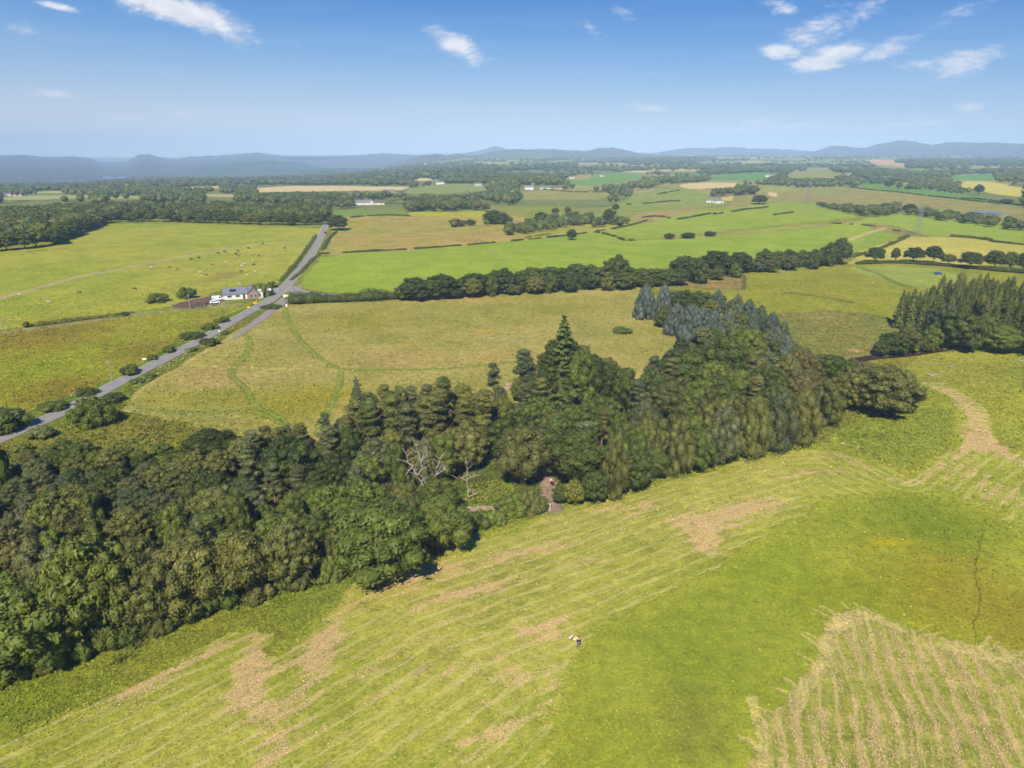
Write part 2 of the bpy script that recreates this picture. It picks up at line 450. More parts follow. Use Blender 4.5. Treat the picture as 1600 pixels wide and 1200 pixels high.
# far patchwork of fields (irregular cells about 250 m across)
def cells(x, y, size, seed):
    a = .35; xr = (x * math.cos(a) - y * math.sin(a)) / (size * 1.25); yr = (x * math.sin(a) + y * math.cos(a)) / size
    ix = np.floor(xr); iy = np.floor(yr)
    b1 = np.full(np.shape(x), 1e9); b2 = np.full(np.shape(x), 1e9); idn = np.zeros(np.shape(x))
    for dx in (-1, 0, 1):
        for dy in (-1, 0, 1):
            jx = ix + dx; jy = iy + dy
            px = jx + .5 + (_hash(jx, jy, seed) - .5) * .8; py = jy + .5 + (_hash(jx, jy, seed + 5) - .5) * .8
            d = np.maximum(np.abs(xr - px), np.abs(yr - py)) * .6 + .4 * np.hypot(xr - px, yr - py)
            hid = _hash(jx, jy, seed + 9)
            m = d < b1; b2 = np.where(m, b1, np.minimum(b2, d)); idn = np.where(m, hid, idn); b1 = np.where(m, d, b1)
    return idn, (b2 - b1) * size
fi = np.nonzero(GR > 820)[0]
cid, cedge = cells(GX[fi], GY[fi], 230, 40)
pal = np.array([gc(136, 146, 66), gc(150, 148, 74), gc(112, 146, 54), gc(162, 152, 88), gc(122, 134, 58), gc(142, 130, 78), gc(104, 140, 52), gc(196, 180, 116), gc(154, 156, 70), gc(128, 118, 70), gc(140, 142, 68), gc(146, 150, 70)])
leftness = sstep(-np.arctan2(GX[fi], GY[fi]), .08, .3)
cc = pal[np.minimum((cid * len(pal)).astype(int), len(pal) - 1)]
woodc = gc(124, 132, 64)
wmask = sstep(fbm(GX[fi] / 420, GY[fi] / 420, 60, 3) + leftness * .22, .56, .60)[:, None]
cc = cc * (1 - wmask) + woodc * wmask
ed = (1 - sstep(cedge, 4, 12))[:, None] * .7
cc = cc * (1 - ed) + gc(70, 82, 40) * ed
far_t = sstep(GR[fi], 840, 1000)[:, None]
col[fi, :3] = col[fi, :3] * (1 - far_t) + cc * far_t

# ---- hand placed fields (photo pixels, far to near)
field([(400, 300), (400, 294), (462, 290), (560, 291), (640, 292), (628, 297), (560, 298)], STRAW)
field([(640, 283), (642, 279), (690, 278), (686, 282)], STRAW)
field([(630, 303), (640, 294), (700, 287), (760, 290), (764, 297), (690, 303)], gc(140, 150, 76))
field([(0, 313), (0, 308), (60, 305), (140, 305), (140, 309), (80, 311)], gc(172, 168, 96))
field([(38, 302), (60, 299), (98, 298), (96, 302)], gc(170, 176, 100))
field([(165, 311), (172, 306), (228, 306), (222, 310)], gc(160, 160, 88))
field([(255, 296), (300, 292), (345, 291), (345, 294)], STRAW)
field([(315, 307), (325, 303), (372, 304), (368, 308)], gc(184, 168, 110))
field([(182, 323), (200, 320), (275, 317), (272, 321)], gc(150, 160, 70))
field([(820, 312), (812, 300), (850, 297), (900, 295), (965, 303), (930, 312)], gc(150, 148, 68), c2=gc(160, 150, 78))
field([(885, 283), (915, 275), (1010, 267), (1000, 280), (960, 288), (910, 290)], gc(118, 150, 62))
field([(880, 280), (905, 273), (925, 274), (920, 281)], gc(170, 150, 80))
field([(975, 269), (978, 266), (1012, 267), (1008, 270)], STRAW)
field([(1110, 281), (1110, 276), (1180, 269), (1215, 271), (1195, 281)], gc(104, 146, 56))
field([(1065, 295), (1062, 289), (1100, 285), (1150, 286), (1158, 291), (1120, 295)], STRAW)
field([(1120, 314), (1130, 308), (1200, 301), (1222, 303), (1190, 313)], gc(200, 184, 100))
field([(925, 335), (990, 305), (1060, 291), (1110, 305), (1140, 318), (1070, 326), (980, 336)], gc(136, 152, 58), c2=gc(150, 150, 66))
field([(980, 343), (1000, 332), (1080, 326), (1140, 322), (1200, 322), (1110, 336), (1040, 345)], gc(160, 150, 72), c2=gc(172, 146, 84))
field([(800, 342), (840, 335), (930, 330), (980, 336), (960, 345), (880, 345)], gc(140, 148, 62))
field([(1140, 322), (1150, 296), (1220, 300), (1345, 292), (1420, 300), (1560, 316), (1600, 326), (1600, 352), (1500, 345), (1400, 332), (1280, 322), (1240, 318)], gc(150, 148, 68), .8, c2=gc(160, 142, 78))
field([(1348, 296), (1346, 288), (1380, 287), (1430, 291), (1500, 302), (1562, 315), (1530, 316), (1440, 305)], gc(112, 146, 50))
field([(1352, 250), (1380, 249), (1402, 250), (1398, 255), (1372, 256)], gc(220, 160, 104))
field([(1366, 258), (1372, 256), (1398, 254), (1420, 258), (1412, 261)], gc(200, 170, 104))
field([(1498, 290), (1510, 283), (1545, 284), (1600, 294), (1600, 308), (1560, 304)], gc(205, 190, 84))
field([(1482, 281), (1490, 275), (1545, 271), (1556, 275), (1552, 281)], gc(106, 150, 54))
field([(1200, 305), (1200, 300), (1216, 302), (1212, 308)], STRAW)
field([(1225, 278), (1240, 268), (1300, 268), (1310, 277)], gc(150, 150, 68))
field([(590, 336), (600, 331), (700, 332), (755, 330), (762, 333), (758, 342), (680, 340)], gc(176, 172, 40))
field([(508, 338), (515, 330), (640, 331), (640, 336), (560, 340)], gc(122, 146, 58))
TAN2 = gc(162, 152, 66)
field([(495, 398), (520, 352), (545, 337), (700, 338), (762, 340), (800, 336), (850, 348), (948, 360), (930, 364), (800, 377), (640, 392), (540, 398)], TAN2, .6, c2=gc(174, 150, 74))
field([(795, 371), (860, 355), (940, 348), (1000, 345), (985, 358), (945, 363), (870, 370)], gc(160, 158, 60), .6)
iG = field([(466, 448), (500, 402), (540, 397), (640, 391), (800, 377), (945, 363), (980, 377), (1100, 368), (1250, 352), (1345, 345), (1386, 370), (1330, 397), (1190, 402), (1000, 425), (640, 460), (540, 462)], gc(152, 168, 48), .15, c2=gc(142, 160, 42))
field([(948, 362), (1010, 348), (1080, 331), (1180, 319), (1240, 316), (1300, 321), (1342, 336), (1330, 342), (1200, 352), (1060, 369), (985, 375)], gc(144, 160, 46), .15, c2=gc(152, 164, 52))
field([(1340, 347), (1370, 336), (1410, 334), (1500, 345), (1600, 358), (1600, 383), (1500, 370), (1420, 366), (1388, 352)], gc(150, 166, 54), .15)
field([(1328, 402), (1350, 372), (1388, 354), (1410, 366), (1360, 390)], gc(142, 160, 46), .15)
field([(1340, 348), (1390, 350), (1440, 366), (1405, 368)], gc(150, 138, 70), .8)
band([(1040, 374), (1200, 362), (1340, 345)], 7, gc(160, 140, 76), .8)
band([(1322, 377), (1350, 366), (1382, 356)], 4.5, gc(190, 172, 104))
field([(1326, 412), (1345, 392), (1415, 370), (1500, 370), (1600, 384), (1600, 415), (1400, 412)], gc(196, 182, 84), .25, c2=gc(184, 172, 76))
# big pasture on the left
field([(-200, 420), (0, 393), (80, 382), (160, 350), (300, 350), (508, 357), (500, 372), (470, 415), (440, 446), (400, 442), (330, 458), (300, 474), (100, 503), (-200, 540)], gc(166, 164, 58), .4, c2=gc(152, 158, 50))
field([(-200, 543), (100, 505), (200, 494), (330, 481), (395, 477), (340, 508), (180, 590), (30, 648), (-200, 740)], gc(148, 152, 40), .5, c2=gc(150, 144, 46))
blob(60, 525, 30, 40, gc(140, 122, 44), .8, seed=3); blob(230, 545, 20, 26, gc(136, 116, 46), .6, seed=4); blob(100, 610, 26, 20, gc(132, 112, 40), .75, seed=5)
field([(268, 480), (285, 472), (335, 461), (352, 463), (335, 478), (300, 484)], gc(118, 96, 84), .5)
band([(-60, 490), (0, 466), (120, 433), (200, 418), (300, 398), (380, 384), (440, 379), (497, 376)], 3.6, gc(178, 158, 112))
band([(45, 394), (75, 390), (185, 386)], 3.5, gc(120, 108, 50), .8)
band([(-60, 528), (0, 521), (100, 508), (200, 492), (310, 482), (392, 474)], 5, gc(158, 150, 92), .8, strength=.8)
band([(60, 508), (120, 500), (200, 489)], 6, gc(84, 92, 40), .9, strength=.8)
blob(348, 432, 12, 26, gc(146, 126, 66), .8, seed=6)
# central meadow, tan olive
MEAD = [(185, 645), (205, 612), (270, 575), (440, 474), (520, 474), (620, 470), (800, 455), (985, 445), (1010, 450), (1060, 500), (1070, 560), (1050, 640), (700, 740), (450, 760), (330, 700), (280, 655)]
field(MEAD, gc(170, 157, 82), .35, c2=gc(156, 149, 68))
blob(500, 620, 22, 14, gc(160, 146, 40), .8, seed=31); blob(450, 640, 16, 14, gc(150, 144, 38), .8, seed=32); blob(300, 620, 22, 12, gc(150, 148, 44), .6, seed=33)
blob(560, 500, 30, 30, gc(152, 144, 50), .7, seed=34); blob(900, 480, 45, 30, gc(150, 144, 56), .7, seed=35); blob(620, 560, 30, 16, gc(176, 150, 84), .6, seed=36)
blob(330, 590, 18, 18, gc(180, 150, 90), .55, seed=37); blob(860, 560, 35, 14, gc(176, 150, 80), .6, seed=38); blob(700, 465, 50, 16, gc(178, 152, 88), .6, seed=39)
blob(757, 517, 5, 3, gc(206, 158, 30), .7, seed=41); blob(633, 539, 4, 3, gc(196, 158, 40), .6, seed=42)
MPG = gc(138, 150, 56); MPD = gc(118, 128, 48)
for P_ in ([(443, 480), (455, 512), (485, 548), (510, 568), (535, 577)], [(535, 577), (650, 578), (740, 573), (830, 562), (900, 560)], [(535, 577), (528, 610), (508, 650), (495, 680)],
           [(384, 520), (393, 540), (380, 560), (361, 578), (366, 592), (392, 612), (395, 630), (440, 656)], [(210, 640), (300, 645), (395, 640), (450, 665)]):
    band(P_, 2.1, MPD, .9, strength=.55); band(P_, 1.2, MPG, .3, strength=.8)
band([(300, 571), (420, 577), (535, 578)], 1.4, gc(186, 172, 92), .4, strength=.6)
band([(196, 622), (250, 590), (330, 545)], 1.4, gc(190, 172, 98), .4, strength=.5)
# road verges and the rough corner below the road
field([(-150, 760), (-60, 715), (60, 662), (150, 620), (260, 560), (350, 510), (440, 462), (452, 462), (440, 476), (270, 577), (205, 614), (185, 645), (300, 660), (330, 705), (200, 760)], gc(112, 128, 40), .9, c2=gc(134, 128, 50))
field([(-100, 700), (0, 662), (180, 590), (300, 520), (405, 470), (440, 440), (500, 365), (508, 367), (470, 425), (420, 470), (300, 532), (150, 615), (0, 690)], gc(110, 132, 42), .9, c2=gc(128, 132, 48))
field([(500, 400), (470, 430), (466, 448), (462, 448), (480, 405), (505, 362), (520, 356)], gc(130, 130, 56), .8)
# fields right of the wood
field([(1060, 442), (1160, 426), (1330, 412), (1400, 412), (1500, 420), (1600, 432), (1600, 560), (1420, 560), (1390, 520), (1300, 500), (1210, 500), (1150, 470)], gc(152, 152, 50), .4, c2=gc(146, 146, 44))
field([(1330, 418), (1400, 414), (1480, 424), (1520, 440), (1440, 452), (1340, 425)], gc(154, 162, 66), .3)
field([(1060, 446), (1090, 436), (1160, 429), (1160, 452), (1100, 452)], gc(150, 132, 70), .8)
band([(1160, 427), (1164, 440), (1160, 452)], 2, gc(112, 104, 52)); band([(1165, 455), (1260, 455), (1400, 470)], 3, gc(166, 150, 70), .6, strength=.6)
band([(1344, 418), (1375, 428), (1395, 440), (1420, 448)], 3.5, gc(122, 134, 46), .8); band([(1225, 457), (1265, 460), (1330, 472)], 3, gc(112, 108, 40), .9, strength=.7)
field([(1228, 702), (1262, 672), (1300, 655), (1340, 636), (1358, 636), (1362, 650), (1330, 662), (1300, 680), (1275, 693), (1240, 705)], gc(140, 162, 40), .9)
field([(1190, 505), (1215, 490), (1290, 484), (1350, 488), (1400, 500), (1430, 520), (1400, 548), (1365, 558), (1240, 570)], gc(124, 130, 56), .8, c2=gc(136, 130, 62))
blob(1336, 548, 4, 2.5, gc(190, 150, 100), .9)
# right hand near pasture
field([(1220, 700), (1340, 640), (1420, 610), (1410, 575), (1440, 555), (1600, 540), (1600, 760), (1500, 760), (1420, 770), (1280, 720)], gc(152, 156, 54), .45, c2=gc(160, 156, 58))
field([(1300, 668), (1345, 645), (1430, 640), (1480, 640), (1502, 680), (1490, 700), (1430, 741), (1370, 722), (1330, 700)], gc(142, 148, 50), .55, c2=gc(152, 152, 54))
blob(1415, 672, 7, 8, gc(164, 162, 40), .7, seed=51); blob(1585, 640, 25, 25, gc(166, 158, 50), .5, seed=52)
# verge along the wood
field([(-150, 1110), (0, 1040), (120, 1000), (400, 900), (560, 880), (700, 830), (900, 770), (1150, 700), (1260, 660), (1300, 690), (1200, 715), (1000, 770), (760, 845), (570, 905), (530, 945), (430, 1030), (395, 1000), (400, 985), (0, 1165), (-150, 1230)], gc(130, 142, 50), .7, c2=gc(138, 140, 46))
blob(60, 1080, 9, 6, gc(138, 146, 34), .6, seed=53)
# unmown foreground meadow
iF = field([(820, 1300), (860, 1120), (882, 1070), (902, 1005), (960, 965), (1090, 900), (1160, 852), (1250, 800), (1300, 776), (1420, 762), (1500, 775), (1520, 790), (1600, 828), (1800, 900), (1800, 1400), (820, 1400)], gc(156, 160, 50), .28, c2=gc(144, 152, 44))
blob(1450, 920, 16, 22, gc(150, 146, 34), .75, seed=61); blob(1560, 950, 12, 22, gc(152, 138, 42), .8, seed=62); blob(1300, 930, 10, 10, gc(142, 146, 32), .6, seed=63)
blob(1390, 848, 6, 3, gc(184, 166, 24), .7, seed=64); blob(1200, 880, 14, 16, gc(132, 148, 30), .5, seed=65); blob(1080, 1120, 6, 12, gc(126, 128, 46), .6, seed=66); blob(1450, 820, 14, 12, gc(120, 134, 28), .6, seed=67)
blob(1110, 1040, 9, 9, gc(136, 146, 38), .5, seed=68)
band([(1534, 828), (1533, 860), (1529, 900), (1530, 950), (1526, 1012)], .17, gc(88, 74, 36), .6, soft=.5, strength=.6)
# mown field with lines of dried cuttings
MPX = [(-150, 1225), (0, 1160), (130, 1108), (270, 1040), (340, 1005), (385, 984), (402, 982), (411, 990), (411, 1004), (407, 1018), (414, 1029), (428, 1030), (448, 1018), (478, 996), (505, 970), (528, 944), (545, 926), (565, 907), (640, 885), (760, 842), (870, 802), (1000, 765), (1100, 738), (1200, 710), (1290, 700), (1345, 716),
       (1420, 752), (1440, 738), (1492, 700), (1505, 650), (1470, 615), (1440, 598), (1480, 596), (1540, 638), (1562, 690), (1600, 712), (1800, 760), (1800, 880), (1600, 826), (1520, 790), (1500, 775), (1420, 764), (1300, 778), (1250, 802),
       (1160, 855), (1090, 900), (960, 965), (902, 1005), (882, 1070), (860, 1120), (820, 1300), (-150, 1400)]
ng = np.nonzero((GR < 480) & (GY > 0))[0]
im = region(MPX)
setc(im, gc(178, 172, 72), .4, c2=gc(160, 162, 54))
edge = smooth_line(line_world([(-250, 1270), (0, 1163), (400, 982), (560, 905), (760, 842), (1000, 765), (1200, 712), (1300, 705), (1420, 760), (1520, 690)]), 2)
d_, a_ = seg_dist(GX[ng], GY[ng], edge, want_along=True)
mow[ng, 0] = d_; mow[ng, 1] = a_
amt = .27 + .15 * (nA[im] - .5) + .30 * (fbm(GX[im] / 12, GY[im] / 7, 77) - .5)
def straw_spot(u, v, ru, rv, k):
    p = hit(u, v); d2 = ((GX[im] - p[0]) / ru) ** 2 + ((GY[im] - p[1]) / rv) ** 2
    return k * np.exp(-d2 * (1 + .9 * (fbm(GX[im] / 3, GY[im] / 3, 5) - .5)))
for s in [(1110, 818, 7, 5, .55), (1100, 845, 4, 6, .5), (1165, 790, 8, 4, .35), (470, 1015, 4, 4, .3),
          (700, 885, 12, 4, .25), (640, 905, 10, 3, .25), (720, 930, 9, 3, .3), (890, 870, 10, 3, .2), (1320, 712, 6, 3, .45), (1240, 740, 10, 4, .3), (1530, 680, 5, 14, .45), (1510, 640, 5, 9, .35), (1010, 790, 3, 3, .4), (960, 800, 3, 4, .35),
          (860, 985, 6, 2.5, .35), (800, 1060, 3, 2, .4), (810, 1050, 4, 2, .3), (880, 1020, 3, 6, .3), (865, 1095, 1.5, 4, .6), (1560, 780, 12, 8, .15), (1500, 740, 10, 5, .2), (780, 1140, 3, 5, .25), (620, 960, 7, 2, .2)]:
    amt = amt + straw_spot(*s)
pgr = hit(440, 1060); amt -= .5 * np.exp(-((GX[im] - pgr[0]) / 1.8) ** 2 - ((GY[im] - pgr[1]) / 3.0) ** 2)
def straw_band(px, w_, k):
    d = seg_dist(GX[im], GY[im], smooth_line(line_world(px), 2)); return k * np.exp(-(d / w_) ** 2 * (1 + 1.1 * (fbm(GX[im] / 2.5, GY[im] / 2.5, 8) - .5)))
for s in [([(200, 1078), (300, 1030), (370, 995), (400, 992), (402, 1015), (385, 1045), (372, 1070), (385, 1095), (410, 1110)], 2.2, .55), ([(530, 950), (500, 985), (450, 1025), (420, 1060), (400, 1085)], 3.0, .5), ([(505, 1000), (498, 1050), (470, 1090), (435, 1130), (415, 1200)], 2.6, .55), ([(0, 1165), (120, 1115), (260, 1050), (330, 1015)], 1.8, .35),
          ([(905, 1000), (882, 1060), (866, 1110), (820, 1160)], 1.2, .45), ([(800, 905), (870, 888), (940, 880)], 3, .3), ([(600, 930), (700, 895), (780, 870)], 3, .3), ([(700, 1050), (790, 1020), (860, 990)], 1.2, .35), ([(590, 1090), (640, 1075), (655, 1060), (660, 1040)], 1.0, .3), ([(1450, 602), (1490, 612), (1522, 650), (1536, 695)], 4.5, .62), ([(1420, 745), (1480, 708), (1530, 692)], 3.0, .6), ([(1530, 692), (1570, 712), (1640, 735)], 3.0, .5), ([(1340, 722), (1400, 752), (1430, 756)], 1.8, .4), ([(1500, 700), (1515, 740), (1560, 770), (1620, 790)], 3.5, .3), ([(1520, 790), (1600, 822)], 2, .3),
          ([(575, 915), (640, 895), (700, 884)], 2.2, .5), ([(790, 868), (840, 858), (898, 848)], 2.4, .5), ([(660, 944), (710, 930), (775, 917)], 1.8, .5), ([(695, 968), (740, 957), (785, 948)], 1.5, .42), ([(815, 988), (850, 976), (882, 964)], 1.5, .5), ([(1065, 815), (1110, 812), (1160, 798), (1205, 780)], 3.0, .6), ([(1090, 815), (1105, 840), (1110, 858)], 3.2, .6),
          ([(865, 815), (905, 802), (965, 790)], 2, .4), ([(985, 805), (1005, 795), (1015, 780)], 2.2, .45), ([(405, 1035), (450, 1015), (508, 985)], 2.8, .5), ([(700, 1165), (760, 1150), (800, 1130)], .9, .5), ([(560, 1060), (580, 1050), (600, 1046)], .8, .5), ([(1230, 745), (1270, 738), (1330, 735)], 2, .3)]:
    amt = amt + straw_band(*s)
mow[im, 2] = np.clip(amt, .05, 1.1)
field([(1300, 668), (1345, 645), (1430, 640), (1480, 640), (1500, 680), (1488, 698), (1430, 738), (1370, 720), (1330, 700)], gc(138, 146, 50), .55, c2=gc(150, 152, 52))
# striped patch at the lower right, heavy with cuttings
ip = region([(1150, 1300), (1180, 1200), (1205, 1130), (1240, 1060), (1280, 1010), (1298, 962), (1360, 955), (1440, 985), (1500, 1000), (1560, 1008), (1620, 1040), (1800, 1090), (1800, 1400), (1200, 1400)])
setc(ip, gc(160, 158, 64), .4)
da = math.radians(20); mow[ip, 0] = (GX[ip] * math.cos(da) - GY[ip] * math.sin(da)) * 1.35 + .0006 * GY[ip] ** 2; mow[ip, 0] += (fbm(GX[ip] / 7, GY[ip] / 9, 19, 3) - .5) * 2.6; mow[ip, 1] = GX[ip] * math.sin(da) + GY[ip] * math.cos(da)
mow[ip, 2] = np.clip(.66 + .5 * (nB[ip] - .5) + .25 * sstep(GX[ip], 40, 70) * sstep(-GY[ip], -75, -50), .1, 1)
for k_ in range(26):            # stray wisps of dry grass thrown out at the edge of the striped patch
    u0, v0 = [(1298, 962), (1330, 958), (1360, 962), (1282, 1000), (1262, 1040), (1235, 1075), (1215, 1120), (1190, 1160), (1540, 1010), (1575, 1020), (1510, 1005), (1600, 1035), (1440, 985)][k_ % 13]
    a = random.uniform(-.5, .5); L = random.uniform(14, 42); s_ = -1 if u0 < 1400 else 1
    u0 += random.uniform(-12, 12); v0 += random.uniform(-6, 10)
    band([(u0 - s_ * 14, v0 + 8), (u0 + s_ * L * .4, v0 - 2 + a * 8), (u0 + s_ * L, v0 - 8 + a * 14)], random.uniform(.25, .55), gc(196, 178, 104), .4, strength=.75, smooth=1)
for P_ in ([(1300, 985), (1325, 962), (1370, 965), (1405, 985)], [(1285, 1010), (1305, 985), (1345, 968)], [(1480, 1012), (1520, 1020), (1560, 1042)], [(1500, 1005), (1545, 1025), (1600, 1040)], [(1250, 1080), (1285, 1030), (1300, 1000)]):
    band(P_, 1.6, gc(202, 180, 112), .6, strength=.7, smooth=2)
for P_ in ([(905, 1000), (880, 1070), (868, 1110)], [(560, 910), (520, 960), (440, 1030)], [(1180, 1100), (1195, 1150), (1200, 1200)]):
    band(P_, 1.2, gc(206, 188, 116), .6, strength=.6)
for px_, w_ in [([(1800, 880), (1600, 826), (1520, 790), (1500, 775), (1420, 764), (1300, 778), (1250, 802), (1160, 855), (1090, 900), (960, 965), (902, 1005), (882, 1070), (860, 1120), (820, 1300)], 4.5), ([(0, 1160), (130, 1108), (270, 1040), (385, 984)], 1.8), ([(428, 1030), (478, 996), (528, 944), (565, 907), (640, 885), (760, 842), (870, 802), (1000, 765), (1100, 738), (1200, 710), (1290, 700), (1345, 716), (1420, 752), (1492, 700), (1505, 650), (1470, 615)], 3.0)]:
    P = smooth_line(line_world(px_), 1); ib = np.nonzero(GR < 420)[0]; d = seg_dist(GX[ib], GY[ib], P); m_ = d < w_; ib = ib[m_]; d = d[m_]
    t = sstep(d + (fbm(GX[ib] / 3, GY[ib] / 3, 71, 3) - .5) * w_ * .8, 0, w_)[:, None]; mc = (np.array(gc(160, 162, 52)))
    col[ib, :3] = mc * (1 - t) * .8 + col[ib, :3] * (.2 + .8 * t); mow[ib, 2] *= (.55 + .45 * t[:, 0])
# woodland floor
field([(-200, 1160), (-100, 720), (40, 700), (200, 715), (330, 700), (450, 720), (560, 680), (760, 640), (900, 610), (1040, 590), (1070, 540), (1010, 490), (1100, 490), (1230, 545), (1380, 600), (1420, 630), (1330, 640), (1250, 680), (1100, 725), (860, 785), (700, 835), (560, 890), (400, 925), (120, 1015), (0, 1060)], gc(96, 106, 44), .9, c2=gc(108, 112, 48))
for P_ in ([(850, 745), (858, 758), (861, 770), (868, 785), (866, 797)],): band(P_, 3.2, gc(160, 138, 116), .3)
field([(722, 800), (733, 762), (790, 752), (815, 772), (805, 800), (740, 816)], gc(112, 140, 40), .9); band([(722, 797), (745, 795), (765, 793.5), (785, 790), (800, 786), (850, 775)], 2.0, gc(186, 160, 130), .3); band([(798, 600), (790, 610), (780, 622)], 2.2, gc(190, 160, 120), .3)
field([(700, 800), (735, 770), (760, 765), (850, 770), (845, 790), (800, 812), (740, 822)], gc(112, 140, 34), .9) if False else None

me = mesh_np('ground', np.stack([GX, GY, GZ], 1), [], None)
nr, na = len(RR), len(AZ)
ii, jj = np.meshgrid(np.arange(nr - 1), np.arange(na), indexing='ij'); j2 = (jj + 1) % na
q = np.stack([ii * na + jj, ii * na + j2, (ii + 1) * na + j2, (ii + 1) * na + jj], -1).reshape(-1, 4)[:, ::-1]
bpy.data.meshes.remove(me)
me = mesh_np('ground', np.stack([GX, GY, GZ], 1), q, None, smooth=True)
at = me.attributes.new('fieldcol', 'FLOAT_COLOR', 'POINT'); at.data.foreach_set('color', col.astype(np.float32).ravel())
at = me.attributes.new('mow', 'FLOAT_VECTOR', 'POINT'); at.data.foreach_set('vector', mow.astype(np.float32).ravel())
def ground_mat():
    m = bpy.data.materials.new('ground'); m.use_nodes = True
    w = NT(m.node_tree); b = w.n['Principled BSDF']
    a = w.new('ShaderNodeAttribute'); a.attribute_name = 'fieldcol'
    mo = w.new('ShaderNodeAttribute'); mo.attribute_name = 'mow'
    tc = w.new('ShaderNodeTexCoord'); p = tc.outputs['Object']; rough = a.outputs['Alpha']
    nf = w.noise(p, 1.9, 4, .65); nm = w.noise(p, .42, 4, .62, .4); nl = w.noise(p, .055, 4, .6, .5); nx = w.noise(p, .012, 3, .6)
    # colour variation of the sward: fine blades, tussocks, broad patches
    base = a.outputs['Color']
    k = w.math('MULTIPLY', w.math('SUBTRACT', nf, .5), w.math('MULTIPLY_ADD', rough, 1.5, .85))
    k = w.math('ADD', k, w.math('MULTIPLY', w.math('SUBTRACT', nm, .5), w.math('MULTIPLY_ADD', rough, 1.5, .5)))
    k = w.math('ADD', k, w.math('MULTIPLY', w.math('SUBTRACT', nl, .5), w.math('MULTIPLY_ADD', rough, .8, .35)))
    k = w.math('MAXIMUM', w.math('ADD', k, 1.0), .25)
    c = w.vmath('SCALE', base, scale=k)
    dry = w.vmath('MULTIPLY', c, (1.22, 1.02, .95)); lush = w.vmath('MULTIPLY', c, (.88, .98, .75))
    c = w.mix(w.math('MULTIPLY', w.ramp(nm, .48, .72), w.math('MULTIPLY_ADD', rough, .7, .15)), c, dry)
    c = w.mix(w.math('MULTIPLY', w.ramp(nl, .52, .36), w.math('MULTIPLY_ADD', rough, .7, .2)), c, lush)
    # dark tussocks in rough ground
    tk = w.noise(p, .22, 5, .7, 1.2)
    c = w.mix(w.math('MULTIPLY', w.ramp(tk, .57, .70), w.math('MULTIPLY', w.ramp(rough, .5, 1.0), .7)), c, w.vmath('MULTIPLY', c, (.45, .55, .5)))
    # mown rows
    sm = w.new('ShaderNodeSeparateXYZ'); w.l.new(mo.outputs['Vector'], sm.inputs[0])
    sw, al, amt = sm.outputs[0], sm.outputs[1], sm.outputs[2]
    wob = w.math('ADD', w.math('MULTIPLY', w.math('SUBTRACT', w.noise(p, .11, 2), .5), 2.2), w.math('MULTIPLY', w.math('SUBTRACT', w.noise(p, .6, 3), .5), .35))
    sww = w.math('ADD', sw, wob)
    cv = w.new('ShaderNodeCombineXYZ'); w.l.new(w.math('MULTIPLY', sww, 1.5), cv.inputs[0]); w.l.new(w.math('MULTIPLY', al, .16), cv.inputs[1])
    st = w.noise(cv.outputs[0], 1.0, 4, .62)
    row = w.math('MULTIPLY_ADD', w.math('SINE', w.math('MULTIPLY', sww, 2 * math.pi / 2.9)), .5, .5)
    cv2 = w.new('ShaderNodeCombineXYZ'); w.l.new(w.math('MULTIPLY', sww, 5.5), cv2.inputs[0]); w.l.new(w.math('MULTIPLY', al, 1.6), cv2.inputs[1])
    chip = w.noise(cv2.outputs[0], 1.0, 3, .7, .6)
    val = w.math('ADD', w.math('MULTIPLY', amt, .95), w.math('ADD', w.math('MULTIPLY', w.math('SUBTRACT', st, .5), 1.15), w.math('ADD', w.math('MULTIPLY', w.math('SUBTRACT', row, .5), .26), w.math('MULTIPLY', w.math('SUBTRACT', chip, .5), 1.0))))
    val = w.math('ADD', val, w.math('MULTIPLY', w.math('SUBTRACT', nm, .5), 1.3))
    on = w.ramp(amt, .0, .06)
    cv3 = w.new('ShaderNodeCombineXYZ'); w.l.new(w.math('MULTIPLY', sww, 2.6), cv3.inputs[0]); w.l.new(w.math('MULTIPLY', al, .10), cv3.inputs[1])
    fine = w.noise(cv3.outputs[0], 1.0, 3, .6)
    line = w.math('MULTIPLY', w.math('MULTIPLY', w.ramp(row, .60, .98), w.ramp(st, .38, .60)), on)
    c = w.mix(w.math('MULTIPLY', w.math('MULTIPLY', w.ramp(fine, .52, .68), on), .42), c, (*lin(206, 196, 108, GB), 1))
    c = w.mix(w.math('MULTIPLY', w.math('MULTIPLY', w.ramp(fine, .47, .34), on), .42), c, w.vmath('MULTIPLY', c, (.74, .88, .66)))
    c = w.mix(w.math('MULTIPLY', line, .50), c, (*lin(220, 204, 124, GB), 1))
    f1 = w.math('MULTIPLY', w.ramp(val, .62, 1.10), on)
    strawc = w.mix(w.ramp(chip, .35, .65), (*lin(210, 170, 108, GB), 1), (*lin(234, 198, 140, GB), 1))
    c = w.mix(w.math('MULTIPLY', f1, .85), c, strawc)
    dk = w.math('MULTIPLY', w.math('MULTIPLY', w.ramp(chip, .38, .26), w.ramp(amt, .3, .7)), .5)
    c = w.mix(dk, c, w.vmath('MULTIPLY', c, (.5, .5, .45)))
    w.l.new(c, b.inputs['Base Color']); b.inputs['Roughness'].default_value = .95; b.inputs['Specular IOR Level'].default_value = .08
    h = w.math('ADD', w.math('MULTIPLY', nf, .25), w.math('ADD', w.math('MULTIPLY', w.math('MULTIPLY', nm, rough), .9), w.math('MULTIPLY', w.math('MULTIPLY', chip, on), .35)))
    h = w.math('ADD', h, w.math('MULTIPLY', w.math('MULTIPLY', tk, rough), 1.2))
    bn = w.new('ShaderNodeBump'); bn.inputs['Strength'].default_value = .75; bn.inputs['Distance'].default_value = .5
    w.l.new(h, bn.inputs['Height']); w.l.new(bn.outputs[0], b.inputs['Normal'])
    return m
me.materials.append(ground_mat())
tag(link('ground', me), kind='structure')

